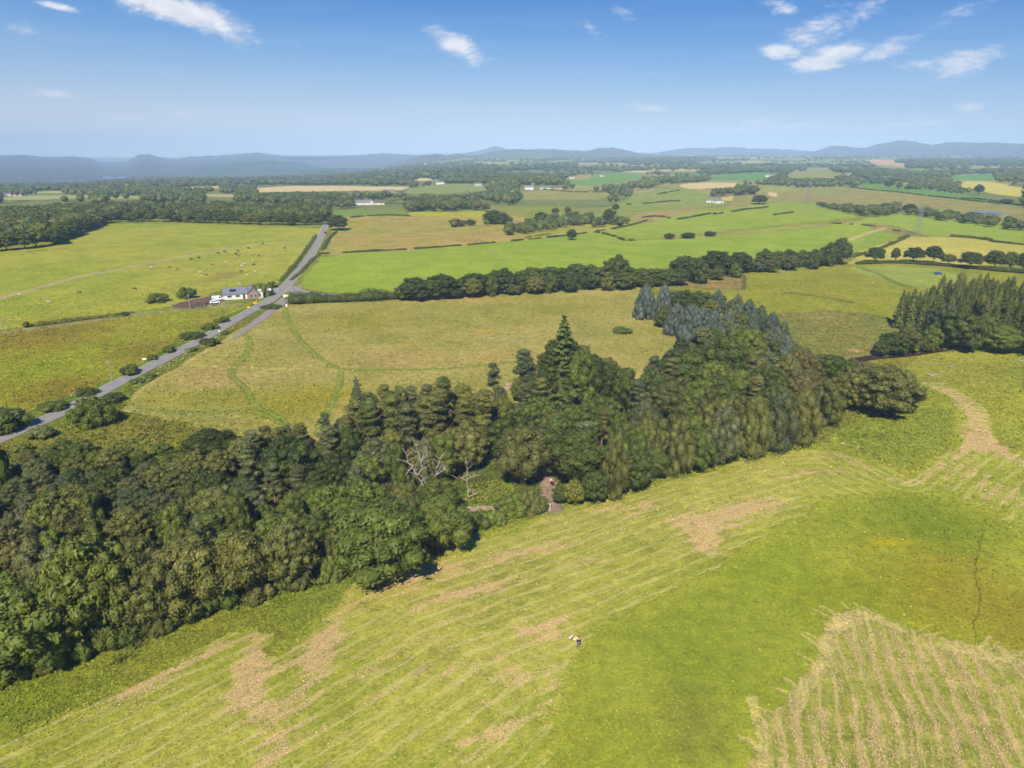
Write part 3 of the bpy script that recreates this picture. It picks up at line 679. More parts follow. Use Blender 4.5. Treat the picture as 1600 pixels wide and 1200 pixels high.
# ---- loose cuttings and grass tufts on the near fields (real little blades; nobody could count them)
def ground_sample(X, Y):
    """field colour and mowing values of the sheet at (X, Y)"""
    r = np.hypot(X, Y); a = np.arctan2(X, Y)
    i = np.clip(np.searchsorted(RR, r), 1, len(RR) - 1); j = np.clip(np.searchsorted(AZ, a), 1, len(AZ) - 1)
    k = i * len(AZ) + j; return col[k], mow[k]
def blade_mat(name):
    m = bpy.data.materials.new(name); m.use_nodes = True; w = NT(m.node_tree); b = w.n['Principled BSDF']
    a = w.new('ShaderNodeAttribute'); a.attribute_name = 'tint'; g = w.new('ShaderNodeNewGeometry')
    c = w.vmath('SCALE', a.outputs['Color'], scale=w.ramp(g.outputs['Random Per Island'], 0, 1, .72, 1.3, smooth=False))
    w.l.new(c, b.inputs['Base Color']); b.inputs['Roughness'].default_value = .9; b.inputs['Specular IOR Level'].default_value = .1
    return m
M_BLADE = blade_mat('grass_blades')
def polar_points(n, r0, r1, seed, a=41):
    R = np.random.default_rng(seed); az = R.uniform(math.radians(-a), math.radians(a), n); r = r0 * (r1 / r0) ** R.uniform(0, 1, n)
    return r * np.sin(az), r * np.cos(az), R
def put_blades(name, C, A, B, T, label, cat):
    V = np.stack([C - A, C - B, C + A, C + B], 1).reshape(-1, 3)
    me = mesh_np(name, V, np.arange(len(V)), M_BLADE)
    at = me.attributes.new('tint', 'FLOAT_COLOR', 'POINT'); at.data.foreach_set('color', np.repeat(np.column_stack([T, np.ones(len(T))]), 4, 0).astype(np.float32).ravel())
    o = bpy.data.objects.new(name, me); COL.objects.link(o); o['kind'] = 'stuff'; o['label'] = label; o['category'] = cat
_et = np.diff(edge, axis=0); _ea = np.arctan2(_et[:, 1], _et[:, 0]); _es = np.r_[0, np.cumsum(np.hypot(_et[:, 0], _et[:, 1]))][:-1]
_isip = np.zeros(len(GX), bool); _isip[ip] = True
def cuttings():
    X, Y, R = polar_points(1500000, 62, 330, 5)
    r = np.hypot(X, Y); a = np.arctan2(X, Y); i = np.clip(np.searchsorted(RR, r), 1, len(RR) - 1); j = np.clip(np.searchsorted(AZ, a), 1, len(AZ) - 1); kk = i * len(AZ) + j; m = mow[kk]; isp = _isip[kk]
    amt = m[:, 2]; sw = m[:, 0] + (vnoise(X / 9, Y / 9, 3) - .5) * 2.2; al = m[:, 1]
    st = fbm(sw * 1.1, al * .10, 31, 3); row = .5 + .5 * np.sin(sw * 2 * math.pi / 2.9); cl = fbm(X / 1.3, Y / 1.3, 33, 3)
    p = sstep(amt * .95 + (st - .5) * 1.3 + (row - .5) * .45 + (cl - .5) * 1.1, .46, 1.1) * (amt > .03)
    p = np.where(isp, np.clip(p * 1.7, 0, 1), p * np.where(amt > .5, .8, .42))
    k = R.uniform(0, 1, len(X)) < p; X = X[k]; Y = Y[k]; al = al[k]; isp = isp[k]; n = len(X); r = r[k]
    print('cuttings', n)
    sz = R.uniform(.08, .26, n) * np.clip(r / 120, .8, 1.7) * np.where(isp, .85, .9)
    th = np.where(isp, math.pi / 2 - math.radians(20), np.interp(al, _es, _ea)) + R.normal(0, .55, n); A = np.stack([np.cos(th), np.sin(th), R.normal(0, .10, n)], 1) * sz[:, None]
    B = np.stack([-np.sin(th), np.cos(th), R.normal(0, .3, n)], 1) * (sz * R.uniform(.12, .34, n))[:, None]
    C = np.stack([X, Y, Z(X, Y) + R.uniform(.02, .12, n)], 1)
    t = R.uniform(0, 1, n)[:, None]; T = gc(232, 202, 142) * t + gc(208, 178, 116) * (1 - t)
    put_blades('dried_cuttings', C, A, B, T, 'pale dried grass cuttings strewn in rows over the mown fields', 'cut grass')
def tufts():
    X, Y, R = polar_points(1100000, 60, 420, 8); c, m = ground_sample(X, Y)
    p = np.clip(c[:, 3] * 1.25 - .12, .04, 1) * np.where(m[:, 2] > .03, .25, 1) * (.35 + .9 * fbm(X / 2.2, Y / 2.2, 44, 3))
    wood = c[:, :3].sum(1) < gc(100, 100, 50).sum() * .8
    for lp_, w_ in [([(-60, 712), (0, 686), (50, 665), (100, 643), (150, 617), (200, 590), (250, 565), (300, 539), (325, 525), (350, 510), (370, 498), (400, 481.5), (425, 467), (444, 450), (462, 430), (477, 411), (490, 391), (500, 373), (507, 357), (510, 348)], 4.0), ([(442, 449), (462, 455), (490, 459), (545, 463), (620, 461)], 4.5), ([(364, 530), (387, 513), (412, 495), (432, 480), (446, 466)], 3.6), ([(1500, 540), (1440, 549), (1415, 553), (1385, 556), (1360, 557), (1330, 563)], 3.6)]:
        wood |= seg_dist(X, Y, smooth_line(line_world(lp_, 60), 2)) < w_
    k = (R.uniform(0, 1, len(X)) < p * .55) & ~wood; X = X[k]; Y = Y[k]; c = c[k]; n = len(X); r = np.hypot(X, Y)
    print('tufts', n)
    sz = R.uniform(.10, .24, n) * np.clip(r / 110, .8, 1.7)
    th = R.uniform(0, 6.3, n); A = np.stack([np.cos(th), np.sin(th), R.normal(0, .1, n)], 1) * sz[:, None]
    up = R.uniform(.15, .8, n); B = np.stack([-np.sin(th) * (1 - up), np.cos(th) * (1 - up), up], 1) * (sz * .8)[:, None]
    C = np.stack([X, Y, Z(X, Y) + sz * .45], 1)
    tone = fbm(X / 3.1, Y / 3.1, 47, 3)[:, None]; T = c[:, :3] * (.80 + .34 * R.uniform(0, 1, (n, 1))) * np.where(tone > .55, [1.06, 1.0, 1.0], [.95, 1.0, .9])
    put_blades('grass_tufts', C, A, B, T, 'grass tufts of the unmown meadows', 'grass')
cuttings(); tufts()

# ------------------------------------------------------------------ roads, paths, water
def strip(name, pts, width, m, zoff=.12, kind='structure', tex=None):
    P = np.array(pts, float); n = len(P); V = []; 
    t = np.gradient(P, axis=0); t /= np.linalg.norm(t, axis=1)[:, None] + 1e-9; nn = np.stack([t[:, 1], -t[:, 0]], 1)
    wd = np.full(n, width) if np.isscalar(width) else np.array(width)
    L = P - nn * wd[:, None] / 2; Rr = P + nn * wd[:, None] / 2
    zz = Z(P[:, 0], P[:, 1]) + zoff
    V = np.concatenate([np.column_stack([L, zz]), np.column_stack([Rr, zz])])
    f = [(i, n + i, n + i + 1, i + 1) for i in range(n - 1)]
    me = mesh_np(name, V, f, m)
    me.flip_normals() if me.polygons[0].normal.z < 0 else None
    o = link(name, me)
    if kind: o['kind'] = kind
    return o
def resample(P, step):
    P = np.array(P); d = np.r_[0, np.cumsum(np.hypot(*np.diff(P, axis=0).T))]; n = max(2, int(d[-1] / step)); s = np.linspace(0, d[-1], n)
    return np.stack([np.interp(s, d, P[:, 0]), np.interp(s, d, P[:, 1])], 1)
M_ASPH = mat('asphalt', lin(152, 146, 136, .8), .85, .2, .12, .4)
M_GRAVEL = mat('gravel_track', lin(160, 148, 134, .75), .9, .1, .15, .6)
M_LINE = mat('road_paint', lin(225, 222, 210), .7, .2, .1, .5)
road_px = [(-60, 712), (0, 686), (50, 665), (100, 643), (150, 617), (200, 590), (250, 565), (300, 539), (325, 525), (350, 510), (370, 498), (400, 481.5), (425, 467), (444, 450), (462, 430), (477, 411), (490, 391), (500, 373), (507, 357), (510, 348)]
road_c = resample(smooth_line(line_world(road_px, 60), 2), 4)
strip('road', road_c, 5.4, M_ASPH, .10)
strip('side_road', resample(smooth_line(line_world([(442, 449), (462, 455), (490, 459), (545, 463), (620, 461)], 50), 2), 3), np.interp(np.linspace(0, 1, len(resample(smooth_line(line_world([(442, 449), (462, 455), (490, 459), (545, 463), (620, 461)], 50), 2), 3))), [0, .2, 1], [20, 7.5, 5.5]), M_ASPH, .085)
lay = resample(smooth_line(line_world([(364, 530), (387, 513), (412, 495), (432, 480), (446, 466)], 50), 2), 3)
strip('old_road', lay, np.interp(np.linspace(0, 1, len(lay)), [0, .3, 1], [1.6, 4.0, 5.0]), M_GRAVEL, .09)
def offset_line(P, d):
    t = np.gradient(P, axis=0); t /= np.linalg.norm(t, axis=1)[:, None]; return P + np.stack([t[:, 1], -t[:, 0]], 1) * d
strip('road_edge_line', offset_line(road_c, 2.55), .14, M_LINE, .115); strip('road_edge_line', offset_line(road_c, -2.55), .14, M_LINE, .115)
wl = MB()
for i in range(0, len(road_c) - 1, 2):
    a, b_ = road_c[i], road_c[i] + (road_c[i + 1] - road_c[i]) * .7; t = (b_ - a) / (np.linalg.norm(b_ - a) + 1e-9); n_ = np.array([t[1], -t[0]]) * .035
    za, zb = float(Z(*a)) + .116, float(Z(*b_)) + .116
    wl.add([(*(a - n_), za), (*(a + n_), za), (*(b_ + n_), zb), (*(b_ - n_), zb)], [(0, 1, 2, 3)])
wl.build('road_centre_line', M_LINE)['kind'] = 'structure'

def water_mat(name, c, rough=.12, spec=.5):
    m = bpy.data.materials.new(name); m.use_nodes = True; w = NT(m.node_tree); b = w.n['Principled BSDF']
    b.inputs['Base Color'].default_value = (*c, 1); b.inputs['Roughness'].default_value = rough; b.inputs['Specular IOR Level'].default_value = spec
    tc = w.new('ShaderNodeTexCoord'); n = w.noise(tc.outputs['Object'], .25, 4, .6)
    bn = w.new('ShaderNodeBump'); bn.inputs['Strength'].default_value = .25; bn.inputs['Distance'].default_value = .3
    w.l.new(n, bn.inputs['Height']); w.l.new(bn.outputs[0], b.inputs['Normal'])
    return m
aa = np.linspace(-60, 5, 40); rr2 = np.array([3000, 4500, 6500, 8500, 11000])
V = np.array([(r * math.sin(math.radians(a)), r * math.cos(math.radians(a)), LAKE) for r in rr2 for a in aa])
Fq = [(i * 40 + j, i * 40 + j + 1, (i + 1) * 40 + j + 1, (i + 1) * 40 + j) for i in range(4) for j in range(39)]
lake = link('lake', mesh_np('lake', V, Fq, water_mat('lake_water', (.07, .12, .19), .45, .4))); lake['kind'] = 'structure'
st_px = [(1500, 540), (1440, 549), (1415, 553), (1385, 556), (1360, 557), (1330, 563)]
stp = resample(smooth_line(line_world(st_px, 50), 2), 3)
strip('stream', stp, 6.5, water_mat('peaty_water', (.050, .022, .014), .6, .03), .10)
pp = [hit(1546 + 30 * math.cos(t) + 4 * math.sin(3 * t), 332.5 + 2.2 * math.sin(t)) for t in np.linspace(0, 2 * math.pi, 25)[:-1]]
zp = np.mean([p[2] for p in pp]) + .5
MB().add([(p[0], p[1], zp) for p in pp], [tuple(range(24))]).build('pond', water_mat('pond_water', (.17, .21, .23), .5, .3))['kind'] = 'structure'

# ------------------------------------------------------------------ distant hills
def hill_mat(name, c1, c2):
    m = bpy.data.materials.new(name); m.use_nodes = True; w = NT(m.node_tree); b = w.n['Principled BSDF']
    tc = w.new('ShaderNodeTexCoord'); p = tc.outputs['Object']
    n = w.noise(p, .0016, 5, .6, .5); n2 = w.noise(p, .006, 4, .6)
    c = w.mix(w.ramp(n, .42, .6), (*c1, 1), (*c2, 1)); c = w.mix(w.ramp(n2, .55, .68, 0, .6), c, (.02, .035, .015, 1))
    w.l.new(c, b.inputs['Base Color']); b.inputs['Roughness'].default_value = 1; b.inputs['Specular IOR Level'].default_value = .02
    return m
M_H1 = hill_mat('hill_grass', lin(120, 126, 80, .55), lin(126, 108, 84, .5)); M_H2 = hill_mat('hill_heather', lin(108, 110, 88, .5), lin(110, 92, 84, .42)); M_H3 = hill_mat('hill_wooded', lin(90, 104, 62, .5), lin(60, 76, 44, .5))
def hills(name, sil, dist, depth, base, m, rough=.10, seed=1, slope_in=.0):
    """a range with its skyline at the given distance: silhouette px list -> heights, with spurs and valleys"""
    us = np.array([s[0] for s in sil], float); vs = np.array([s[1] for s in sil], float)
    azs, els = zip(*[az_el(u, v) for u, v in sil])
    n = 320; azg = np.linspace(azs[0], azs[-1], n); elg = np.interp(azg, azs, els)
    elg = elg + (fbm(azg * 160, azg * 0, seed, 4) - .5) * .0009 * 2
    htop = H + dist * np.tan(elg)
    m_ = 46; V = np.zeros((m_, n, 3))
    for k in range(m_):
        s = k / (m_ - 1)                       # 0 front foot .. 1 back foot, ridge at .6
        r = dist - depth * .6 + depth * s
        prof = sstep(np.array(s / .6), 0, 1) if s <= .6 else 1 - sstep(np.array((s - .6) / .4), 0, 1)
        x = r * np.sin(azg); y = r * np.cos(azg)
        sp = fbm(x / (depth * .12), y / (depth * .22), seed + 3, 4) - .5
        hh = (htop - base) * prof * (1 + rough * 6 * sp * prof * (1 - prof) * 2.2)
        V[k, :, 0] = x; V[k, :, 1] = y; V[k, :, 2] = base - 3 + hh
    # never let spurs rise over the ridge as seen from the plain
    f = [(k * n + j, (k + 1) * n + j, (k + 1) * n + j + 1, k * n + j + 1) for k in range(m_ - 1) for j in range(n - 1)]
    o = link(name, mesh_np(name, V.reshape(-1, 3), f, m, smooth=True)); o['kind'] = 'structure'
    return o
hills('mountains', [(u_, 251 - (251 - v_) * 1.2) for u_, v_ in [(-500, 250), (-200, 240), (-60, 246), (0, 244), (35, 242.5), (80, 246), (115, 245), (140, 247), (158, 253), (195, 252), (215, 244), (232, 242), (255, 247), (275, 249), (300, 245), (340, 244), (400, 240), (430, 243), (470, 248), (520, 246), (560, 243), (600, 241), (640, 243), (700, 248)]], 12000, 12000, LAKE, M_H2, .14, 3)
hills('mountains', [(280, 262), (330, 256), (380, 252), (430, 250), (470, 254), (500, 260), (530, 266), (560, 270)], 7800, 3800, LAKE, M_H3, .12, 5)
hills('mountains', [(440, 262), (480, 252), (510, 246), (545, 245), (565, 242), (600, 245), (625, 241), (650, 243), (690, 247), (720, 240), (742, 236), (760, 232), (767, 228.5), (774, 228), (781, 229), (790, 232), (830, 238), (880, 246)], 12000, 3600, 0, M_H2, .12, 7)
hills('hills', [(500, 276), (545, 266), (580, 263), (605, 256), (640, 248), (660, 242), (680, 240.5), (700, 242), (715, 240), (735, 242), (760, 244), (780, 250), (800, 258)], 6800, 2600, -60, M_H1, .12, 9)
hills('hills', [(700, 262), (730, 246), (760, 238), (785, 234), (810, 232.5), (850, 232), (890, 234), (915, 235), (935, 231), (955, 230), (975, 233), (990, 237), (1010, 240), (1060, 246)], 8200, 3600, 0, M_H1, .12, 11)
hills('hills', [(980, 244), (1030, 238), (1060, 232), (1080, 231), (1120, 230.5), (1145, 229), (1180, 232), (1230, 233), (1280, 236), (1330, 240)], 11800, 3600, 10, M_H2, .12, 13)
hills('hills', [(1250, 242), (1285, 232), (1300, 227), (1330, 229), (1350, 231), (1380, 223), (1405, 219), (1430, 221), (1455, 226), (1475, 223), (1500, 221), (1530, 223), (1560, 222), (1600, 224), (1700, 226), (1900, 222), (2200, 230)], 10900, 3600, 10, M_H2, .14, 15)
hills('hills', [(470, 276), (520, 270), (560, 266), (600, 263), (640, 262), (700, 262), (760, 260), (820, 256), (900, 252), (980, 250), (1040, 246), (1090, 244)], 5600, 1500, -60, M_H3, .08, 17)
for (a, b_, top, r_) in [(22, 82, 283.5, 5250), (165, 258, 280.0, 5500), (275, 430, 272.0, 6000), (430, 520, 269.0, 6200)]:
    hills('island', [(a, 288), (a + (b_ - a) * .3, top), (a + (b_ - a) * .55, top - .6), (a + (b_ - a) * .8, top + .5), (b_, 288)], r_, 500, LAKE, M_H3, .05, int(a))

# ------------------------------------------------------------------ foliage builders
def leaf_quads(C, N, S, jit=.5, R=rng, aspect=.62):
    """one leaf spray (a bent-free quad) per centre, roughly facing N"""
    n = len(C); N = N + R.normal(0, jit, (n, 3)); N /= np.linalg.norm(N, axis=1)[:, None] + 1e-9
    A = np.cross(N, R.normal(0, 1, (n, 3))); A /= np.linalg.norm(A, axis=1)[:, None] + 1e-9
    B = np.cross(N, A); S = np.asarray(S).reshape(-1, 1)
    a = A * S; b = B * S * aspect
    V = np.stack([C - a, C - b * .9 + a * .1, C + a, C + b], 1).reshape(-1, 3)
    return V, np.arange(n * 4).reshape(-1, 4)
_ico = None
def ico(sub=1):
    global _ico
    import bmesh
    bm = bmesh.new(); bmesh.ops.create_icosphere(bm, subdivisions=sub, radius=1)
    v = np.array([x.co[:] for x in bm.verts]); f = np.array([[l.index for l in p.verts] for p in bm.faces]); bm.free(); return v, f
ICO_V, ICO_F = ico(2); ICO1_V, ICO1_F = ico(1)
def tri2quad(f): return np.column_stack([f, f[:, 2]])
def rand_dirs(n, R=rng):
    d = R.normal(0, 1, (n, 3)); return d / np.linalg.norm(d, axis=1)[:, None]
def crown_mesh(name, lobes, R, per_m2=9.0, size=.30, m=M_LEAF, jit=.45, hull=.86, droop=0.0, up=.15):
    """lobes: list of (centre, radii). Leaf sprays over each lobe with a rough inner mass that closes it."""
    VV = []; FF = []; nb = 0; HV = []; HF = []; hb = 0
    for c, r in lobes:
        c = np.array(c); r = np.array(r, float)
        area = 4 * math.pi * ((r[0] * r[1]) ** 1.6 / 3 + (r[0] * r[2]) ** 1.6 * 2 / 3) ** (1 / 1.6)
        n = int(area * per_m2)
        d = rand_dirs(n, R); bump = 1 + .16 * np.sin(d[:, 0] * 5 + c[0] * 3) * np.sin(d[:, 1] * 6 + c[1]) + .1 * np.sin(d[:, 2] * 9 + c[2])
        k = R.uniform(.78, 1.16, n) * bump
        P = c + d * r * k[:, None]
        P[:, 2] -= droop * (1 - np.abs(d[:, 2])) * R.uniform(0, 1, n) * r[2]
        # leaves buried in other lobes are dropped
        keep = np.ones(n, bool)
        for c2, r2 in lobes:
            if c2 is c: continue
            q = ((P - np.array(c2)) / (np.array(r2) * .80)); keep &= ~((q ** 2).sum(1) < 1) | (np.abs(np.array(c2) - c).sum() < 1e-6)
        P = P[keep]; d = d[keep]
        if not len(P): continue
        N = d / r * r.mean(); N[:, 2] += up
        v, f = leaf_quads(P, N, R.uniform(.6, 1.35, len(P)) * size, jit, R)
        VV.append(v); FF.append(f + nb); nb += len(v)
        hv = ICO_V * r * hull * (1 + .10 * np.sin(ICO_V[:, :1] * 4 + c[0]) * np.sin(ICO_V[:, 1:2] * 5 + c[1])) + c
        VV.append(hv); FF.append(tri2quad(ICO_F) + nb); nb += len(hv)
    V = np.concatenate(VV); Fc = np.concatenate(FF)
    me = bpy.data.meshes.new(name)
    quads = Fc[Fc[:, 2] != Fc[:, 3]]; tris = Fc[Fc[:, 2] == Fc[:, 3]][:, :3]
    me.vertices.add(len(V)); me.vertices.foreach_set('co', V.astype(np.float32).ravel())
    li = np.concatenate([quads.ravel(), tris.ravel()]); me.loops.add(len(li)); me.loops.foreach_set('vertex_index', li.astype(np.int32))
    ls = np.concatenate([np.arange(len(quads)) * 4, len(quads) * 4 + np.arange(len(tris)) * 3]); lt = np.concatenate([np.full(len(quads), 4), np.full(len(tris), 3)])
    me.polygons.add(len(ls)); me.polygons.foreach_set('loop_start', ls.astype(np.int32)); me.polygons.foreach_set('loop_total', lt.astype(np.int32))
    me.materials.append(m); me.update(calc_edges=True)
    return me

def broad_lobes(R, w=5.0, h=10.0, z0=2.2, n=30, lr=(.24, .40), top=1.0, flat=1.0):
    """round, uneven crown: lobes on an ellipsoid of half width w, height h, bottom at z0"""
    L = [((0, 0, z0 + h * .48), (w * .62, w * .62, h * .36))]
    pts = []
    for i in range(n * 6):
        d = rand_dirs(1, R)[0]
        if d[2] < -.55: continue
        sh = R.uniform(.72, 1.22) - .22 * max(0, d[2]) * (1 - top)
        p = np.array([d[0] * w * .70 * sh, d[1] * w * .70 * sh, z0 + h * .46 + d[2] * h * .38])
        if all(np.linalg.norm((p - q) / [w, w, h * .5]) > (.30 if n < 50 else .20) for q in pts): pts.append(p)
        if len(pts) >= n: break
    for p in pts:
        r = w * R.uniform(*lr); p = p + R.normal(0, .06 * w, 3)
        L.append((tuple(p), (r * R.uniform(.9, 1.15), r * R.uniform(.9, 1.15), r * R.uniform(.72, .95) * flat)))
    return L
def birch_lobes(R, w=3.6, h=12.5, z0=1.0, n=42):
    L = [((0, 0, z0 + h * .45), (w * .5, w * .5, h * .38))]
    for i in range(n):
        t = R.uniform(0.02, .97); a = R.uniform(0, 2 * math.pi); prof = math.sin(math.pi * min(1, (t * .86 + .16))) ** .7
        rr = w * prof * R.uniform(.45, .82); r = w * R.uniform(.17, .30)
        L.append(((rr * math.cos(a), rr * math.sin(a), z0 + h * t), (r, r, r * R.uniform(1.1, 1.9))))
    return L
def spruce_mesh(name, R, h=17.0, w=3.2, m=M_NEEDLE, tiers=24, dens=1.0, droop=.25, z0=1.2, tip=.3, sz=.24, pw=.8):
    P = []; N = []; S = []
    for i in range(tiers):
        t = i / (tiers - 1); z = z0 + (h - z0) * t; rad = w * (1 - t) ** pw + tip * .4
        nb = max(5, int(7 + 8 * (1 - t)))
        a0 = R.uniform(0, 6.3)
        for b in range(nb):
            a = a0 + 2 * math.pi * b / nb + R.normal(0, .14); rl = rad * R.uniform(.55, 1.22)
            k = max(3, int(rl * 8 * dens))
            s = np.sqrt(R.uniform(.04, 1, k)); side = R.normal(0, .20, k) * (.35 + s) * min(1.0, rl * .5)
            x = np.cos(a) * s * rl - np.sin(a) * side; y = np.sin(a) * s * rl + np.cos(a) * side
            zz = z - droop * s * rl + .12 * s * s * rl + R.normal(0, .09, k)
            P.append(np.stack([x, y, zz], 1)); N.append(np.stack([np.cos(a) * s * .9, np.sin(a) * s * .9, np.full(k, .75)], 1)); S.append(R.uniform(.7, 1.35, k) * sz)
    P = np.concatenate(P); N = np.concatenate(N); S = np.concatenate(S)
    v, f = leaf_quads(P, N, S, .38, R)
    # dark inner cone closes the crown
    k = 9; cv = []; cf = []; lv = 8
    for i in range(lv + 1):
        t = i / lv; rad = w * .66 * (1 - t) ** pw + .03
        for j in range(k): cv.append((rad * math.cos(2 * math.pi * j / k + i), rad * math.sin(2 * math.pi * j / k + i), z0 * .8 + (h - z0 - .4) * t))
    for i in range(lv):
        for j in range(k): cf.append((i * k + j, i * k + (j + 1) % k, (i + 1) * k + (j + 1) % k, (i + 1) * k + j))
    V = np.concatenate([v, np.array(cv)]); Fq = np.concatenate([f, np.array(cf) + len(v)])
    return mesh_np(name, V, Fq, m)
def pine_lobes(R, h=15.0, w=3.4, z0=5.0, n=20):
    L = []
    for i in range(n):
        t = (i + R.uniform(0, .8)) / n; a = R.uniform(0, 6.3); prof = (1 - t) ** .55 * .9 + .12
        rr = w * prof * R.uniform(.25, .75); r = w * R.uniform(.22, .36)
        L.append(((rr * math.cos(a), rr * math.sin(a), z0 + (h - z0) * t), (r * 1.25, r * 1.25, r * .62)))
    return L
def trunk_mesh(name, h, r, lean=.0, limbs=5, m=M_BARK, R=random):
    b = MB(); k = 6
    pts = [(lean * h * (i / k) ** 1.5 + .12 * math.sin(i * 1.7), .10 * math.cos(i * 2.1), h * i / k - .3) for i in range(k + 1)]
    b.tube(pts, [r * (1 - .75 * i / k) * (1.35 if i == 0 else 1) for i in range(k + 1)], 7)
    for i in range(limbs):
        s = pts[2 + i % 3]; a = 2 * math.pi * i / limbs + .4; L = h * .38
        b.tube([s, (s[0] + math.cos(a) * L * .35, s[1] + math.sin(a) * L * .35, s[2] + L * .35), (s[0] + math.cos(a) * L * .75, s[1] + math.sin(a) * L * .75, s[2] + L * .9)], [r * .42, r * .28, r * .08], 5)
    me = bpy.data.meshes.new(name); me.from_pydata(b.v, [], b.f); me.materials.append(m)
    return me

PROTO = {}
def protos():
    R = np.random.default_rng(11)
    PROTO['broadleaf_tree'] = [(crown_mesh('crown', broad_lobes(R, 5, h, .7, n, lr), R, 13, .215, hull=.80, jit=.38), 'b', 5.0, h + 1.8) for (h, n, lr) in
        [(9.5, 70, (.13, .30)), (10.5, 60, (.14, .34)), (9.0, 85, (.11, .25)), (11, 75, (.12, .28)), (8.6, 60, (.14, .33)), (10.0, 95, (.10, .24))]]
    PROTO['row_tree'] = [(crown_mesh('crown', broad_lobes(R, 5, h, 2.0, n, (.13, .30), flat=.85), R, 14, .20, hull=.78, jit=.55), 'b', 5.0, h + 3.4) for (h, n) in [(8.5, 60), (9.5, 70), (8, 55)]]
    PROTO['birch_tree'] = [(crown_mesh('crown', birch_lobes(R, w, h, .9, n), R, 15, .18, droop=.5, jit=.42, hull=.8), 'w', w, h + 1) for (w, h, n) in [(3.6, 12.5, 46), (3.9, 11.5, 50), (3.2, 13, 40), (4.2, 11, 52)]]
    PROTO['spruce_tree'] = [(spruce_mesh('crown', R, 17, w, tiers=t, pw=p_, dens=1.25), 's', w, 17.0) for (w, t, p_) in [(3.4, 28, .50), (3.8, 26, .56), (3.1, 30, .48), (3.5, 28, .62)]]
    PROTO['fir_tree'] = [(spruce_mesh('crown', R, 19, 4.6, tiers=26, droop=.1, dens=1.0, sz=.33), 's', 4.6, 19.0), (spruce_mesh('crown', R, 19, 4.2, tiers=24, droop=.15, dens=.9, sz=.33), 's', 4.2, 19.0)]
    def dome_lobes(h, w, n):
        L = [((0, 0, h * .38), (w * .62, w * .62, h * .38))]
        for i in range(n):
            t = (i + R.uniform(0, 1)) / n; a = i * 2.4 + R.normal(0, .3); prof = (1 - t ** 1.5) ** .62
            rr = w * prof * R.uniform(.62, .84); r = w * R.uniform(.13, .22) * (.6 + .5 * prof)
            L.append(((rr * math.cos(a), rr * math.sin(a), h * (.03 + .9 * t)), (r * 1.1, r * 1.1, r * 1.5)))
        L.append(((0, 0, h * .92), (w * .10, w * .10, h * .10)))
        return L
    PROTO['blue_spruce_tree'] = [(crown_mesh('crown', dome_lobes(12, w, n), R, 22, .14, M_NEEDLE, jit=.5, hull=.84), 's', w, 12.2) for (w, n) in [(4.8, 80), (5.3, 90), (4.4, 76)]]
    PROTO['pine_tree'] = [(crown_mesh('crown', pine_lobes(R, 15, w, z0, n), R, 17, .175, M_NEEDLE, jit=.7, hull=.8), 'p', w, 15.3) for (w, z0, n) in [(3.4, 4, 26), (3.0, 2.6, 30), (3.8, 5.5, 22)]]
    PROTO['bush'] = [(crown_mesh('foliage', broad_lobes(R, 2.6, 3.0, -.3, n, (.26, .42)), R, 14, .17), None, 2.6, 2.8) for n in (12, 16, 20)]
protos()
TR = {'b': trunk_mesh('trunk', 8.5, .34), 'w': trunk_mesh('trunk', 9.5, .20, .03, 4, M_PALEBARK), 's': trunk_mesh('trunk', 11, .26, 0, 0), 'p': trunk_mesh('trunk', 13.5, .26, .02, 3, mat('pine_bark', lin(160, 118, 92), .9, .1, .3, 3))}

LC = {  # foliage base colours, kept in the real 0.02 - 0.2 range
 'dark green': (.074, .100, .014), 'deep green': (.102, .132, .018), 'mid green': (.134, .166, .022), 'fresh green': (.164, .196, .028), 'olive': (.158, .162, .034),
 'brownish': (.164, .144, .042), 'grey green': (.144, .158, .054), 'yellow green': (.215, .220, .028), 'blue grey': (.112, .142, .098), 'blue green': (.096, .124, .046), 'spruce green': (.116, .136, .024)}
TREES = []     # (x, y, radius, root, crown, kind, colour)
_first = {}
def tree(kind, x, y, height, width=None, colour='mid green', rz=None, label=None, group=None, cat='tree', proto=None, name=None, z=None):
    P = PROTO[kind]; me, tk, w0, h0 = P[proto if proto is not None else random.randrange(len(P))]
    sz_ = height / h0; sx = (width / 2 / w0) if width else sz_ * random.uniform(.9, 1.1)
    nm = name or {'row_tree': 'oak_tree'}.get(kind, kind)
    if nm == 'broadleaf_tree' and colour == 'grey green': nm = 'grey_green_tree'  # generic broadleaf trees set apart by leaf colour alone, species not identified
    rz = random.uniform(0, 6.28) if rz is None else rz
    root = empty(nm, (x, y, float(Z(x, y)) if z is None else z), rz, (sx, sx * random.uniform(.92, 1.08), sz_))
    if tk: link('trunk', TR[tk], root)
    c = link('crown' if tk else 'foliage', me, root)
    j = random.uniform(.66, 1.08); k = LC[colour]; c.color = (k[0] * j * random.uniform(.95, 1.05), k[1] * j, k[2] * j * random.uniform(.9, 1.1), 1)
    tag(root, label, cat, group)
    TREES.append([x, y, sx * w0, root, c, nm, colour, height]); return root
def tree_px(kind, u, vb, vt, wpx=None, colour='mid green', **kw):
    """a tree whose foot is seen at (u, vb) and whose top at vt"""
    p = hit(u, vb); dist = math.hypot(p[0], p[1]); lo, hi = .5, 60
    for _ in range(30):
        m_ = (lo + hi) / 2
        if proj((p[0], p[1], p[2] + m_))[1] > vt: lo = m_
        else: hi = m_
    depth = p[1] * _F[1] + (p[2] - H) * _F[2]
    w = wpx / F * depth if wpx else None
    return tree(kind, p[0], p[1], lo, w, colour, **kw)
def ordn(n): return f"{n}{'th' if 10 <= n % 100 <= 20 else {1: 'st', 2: 'nd', 3: 'rd'}.get(n % 10, 'th')}"
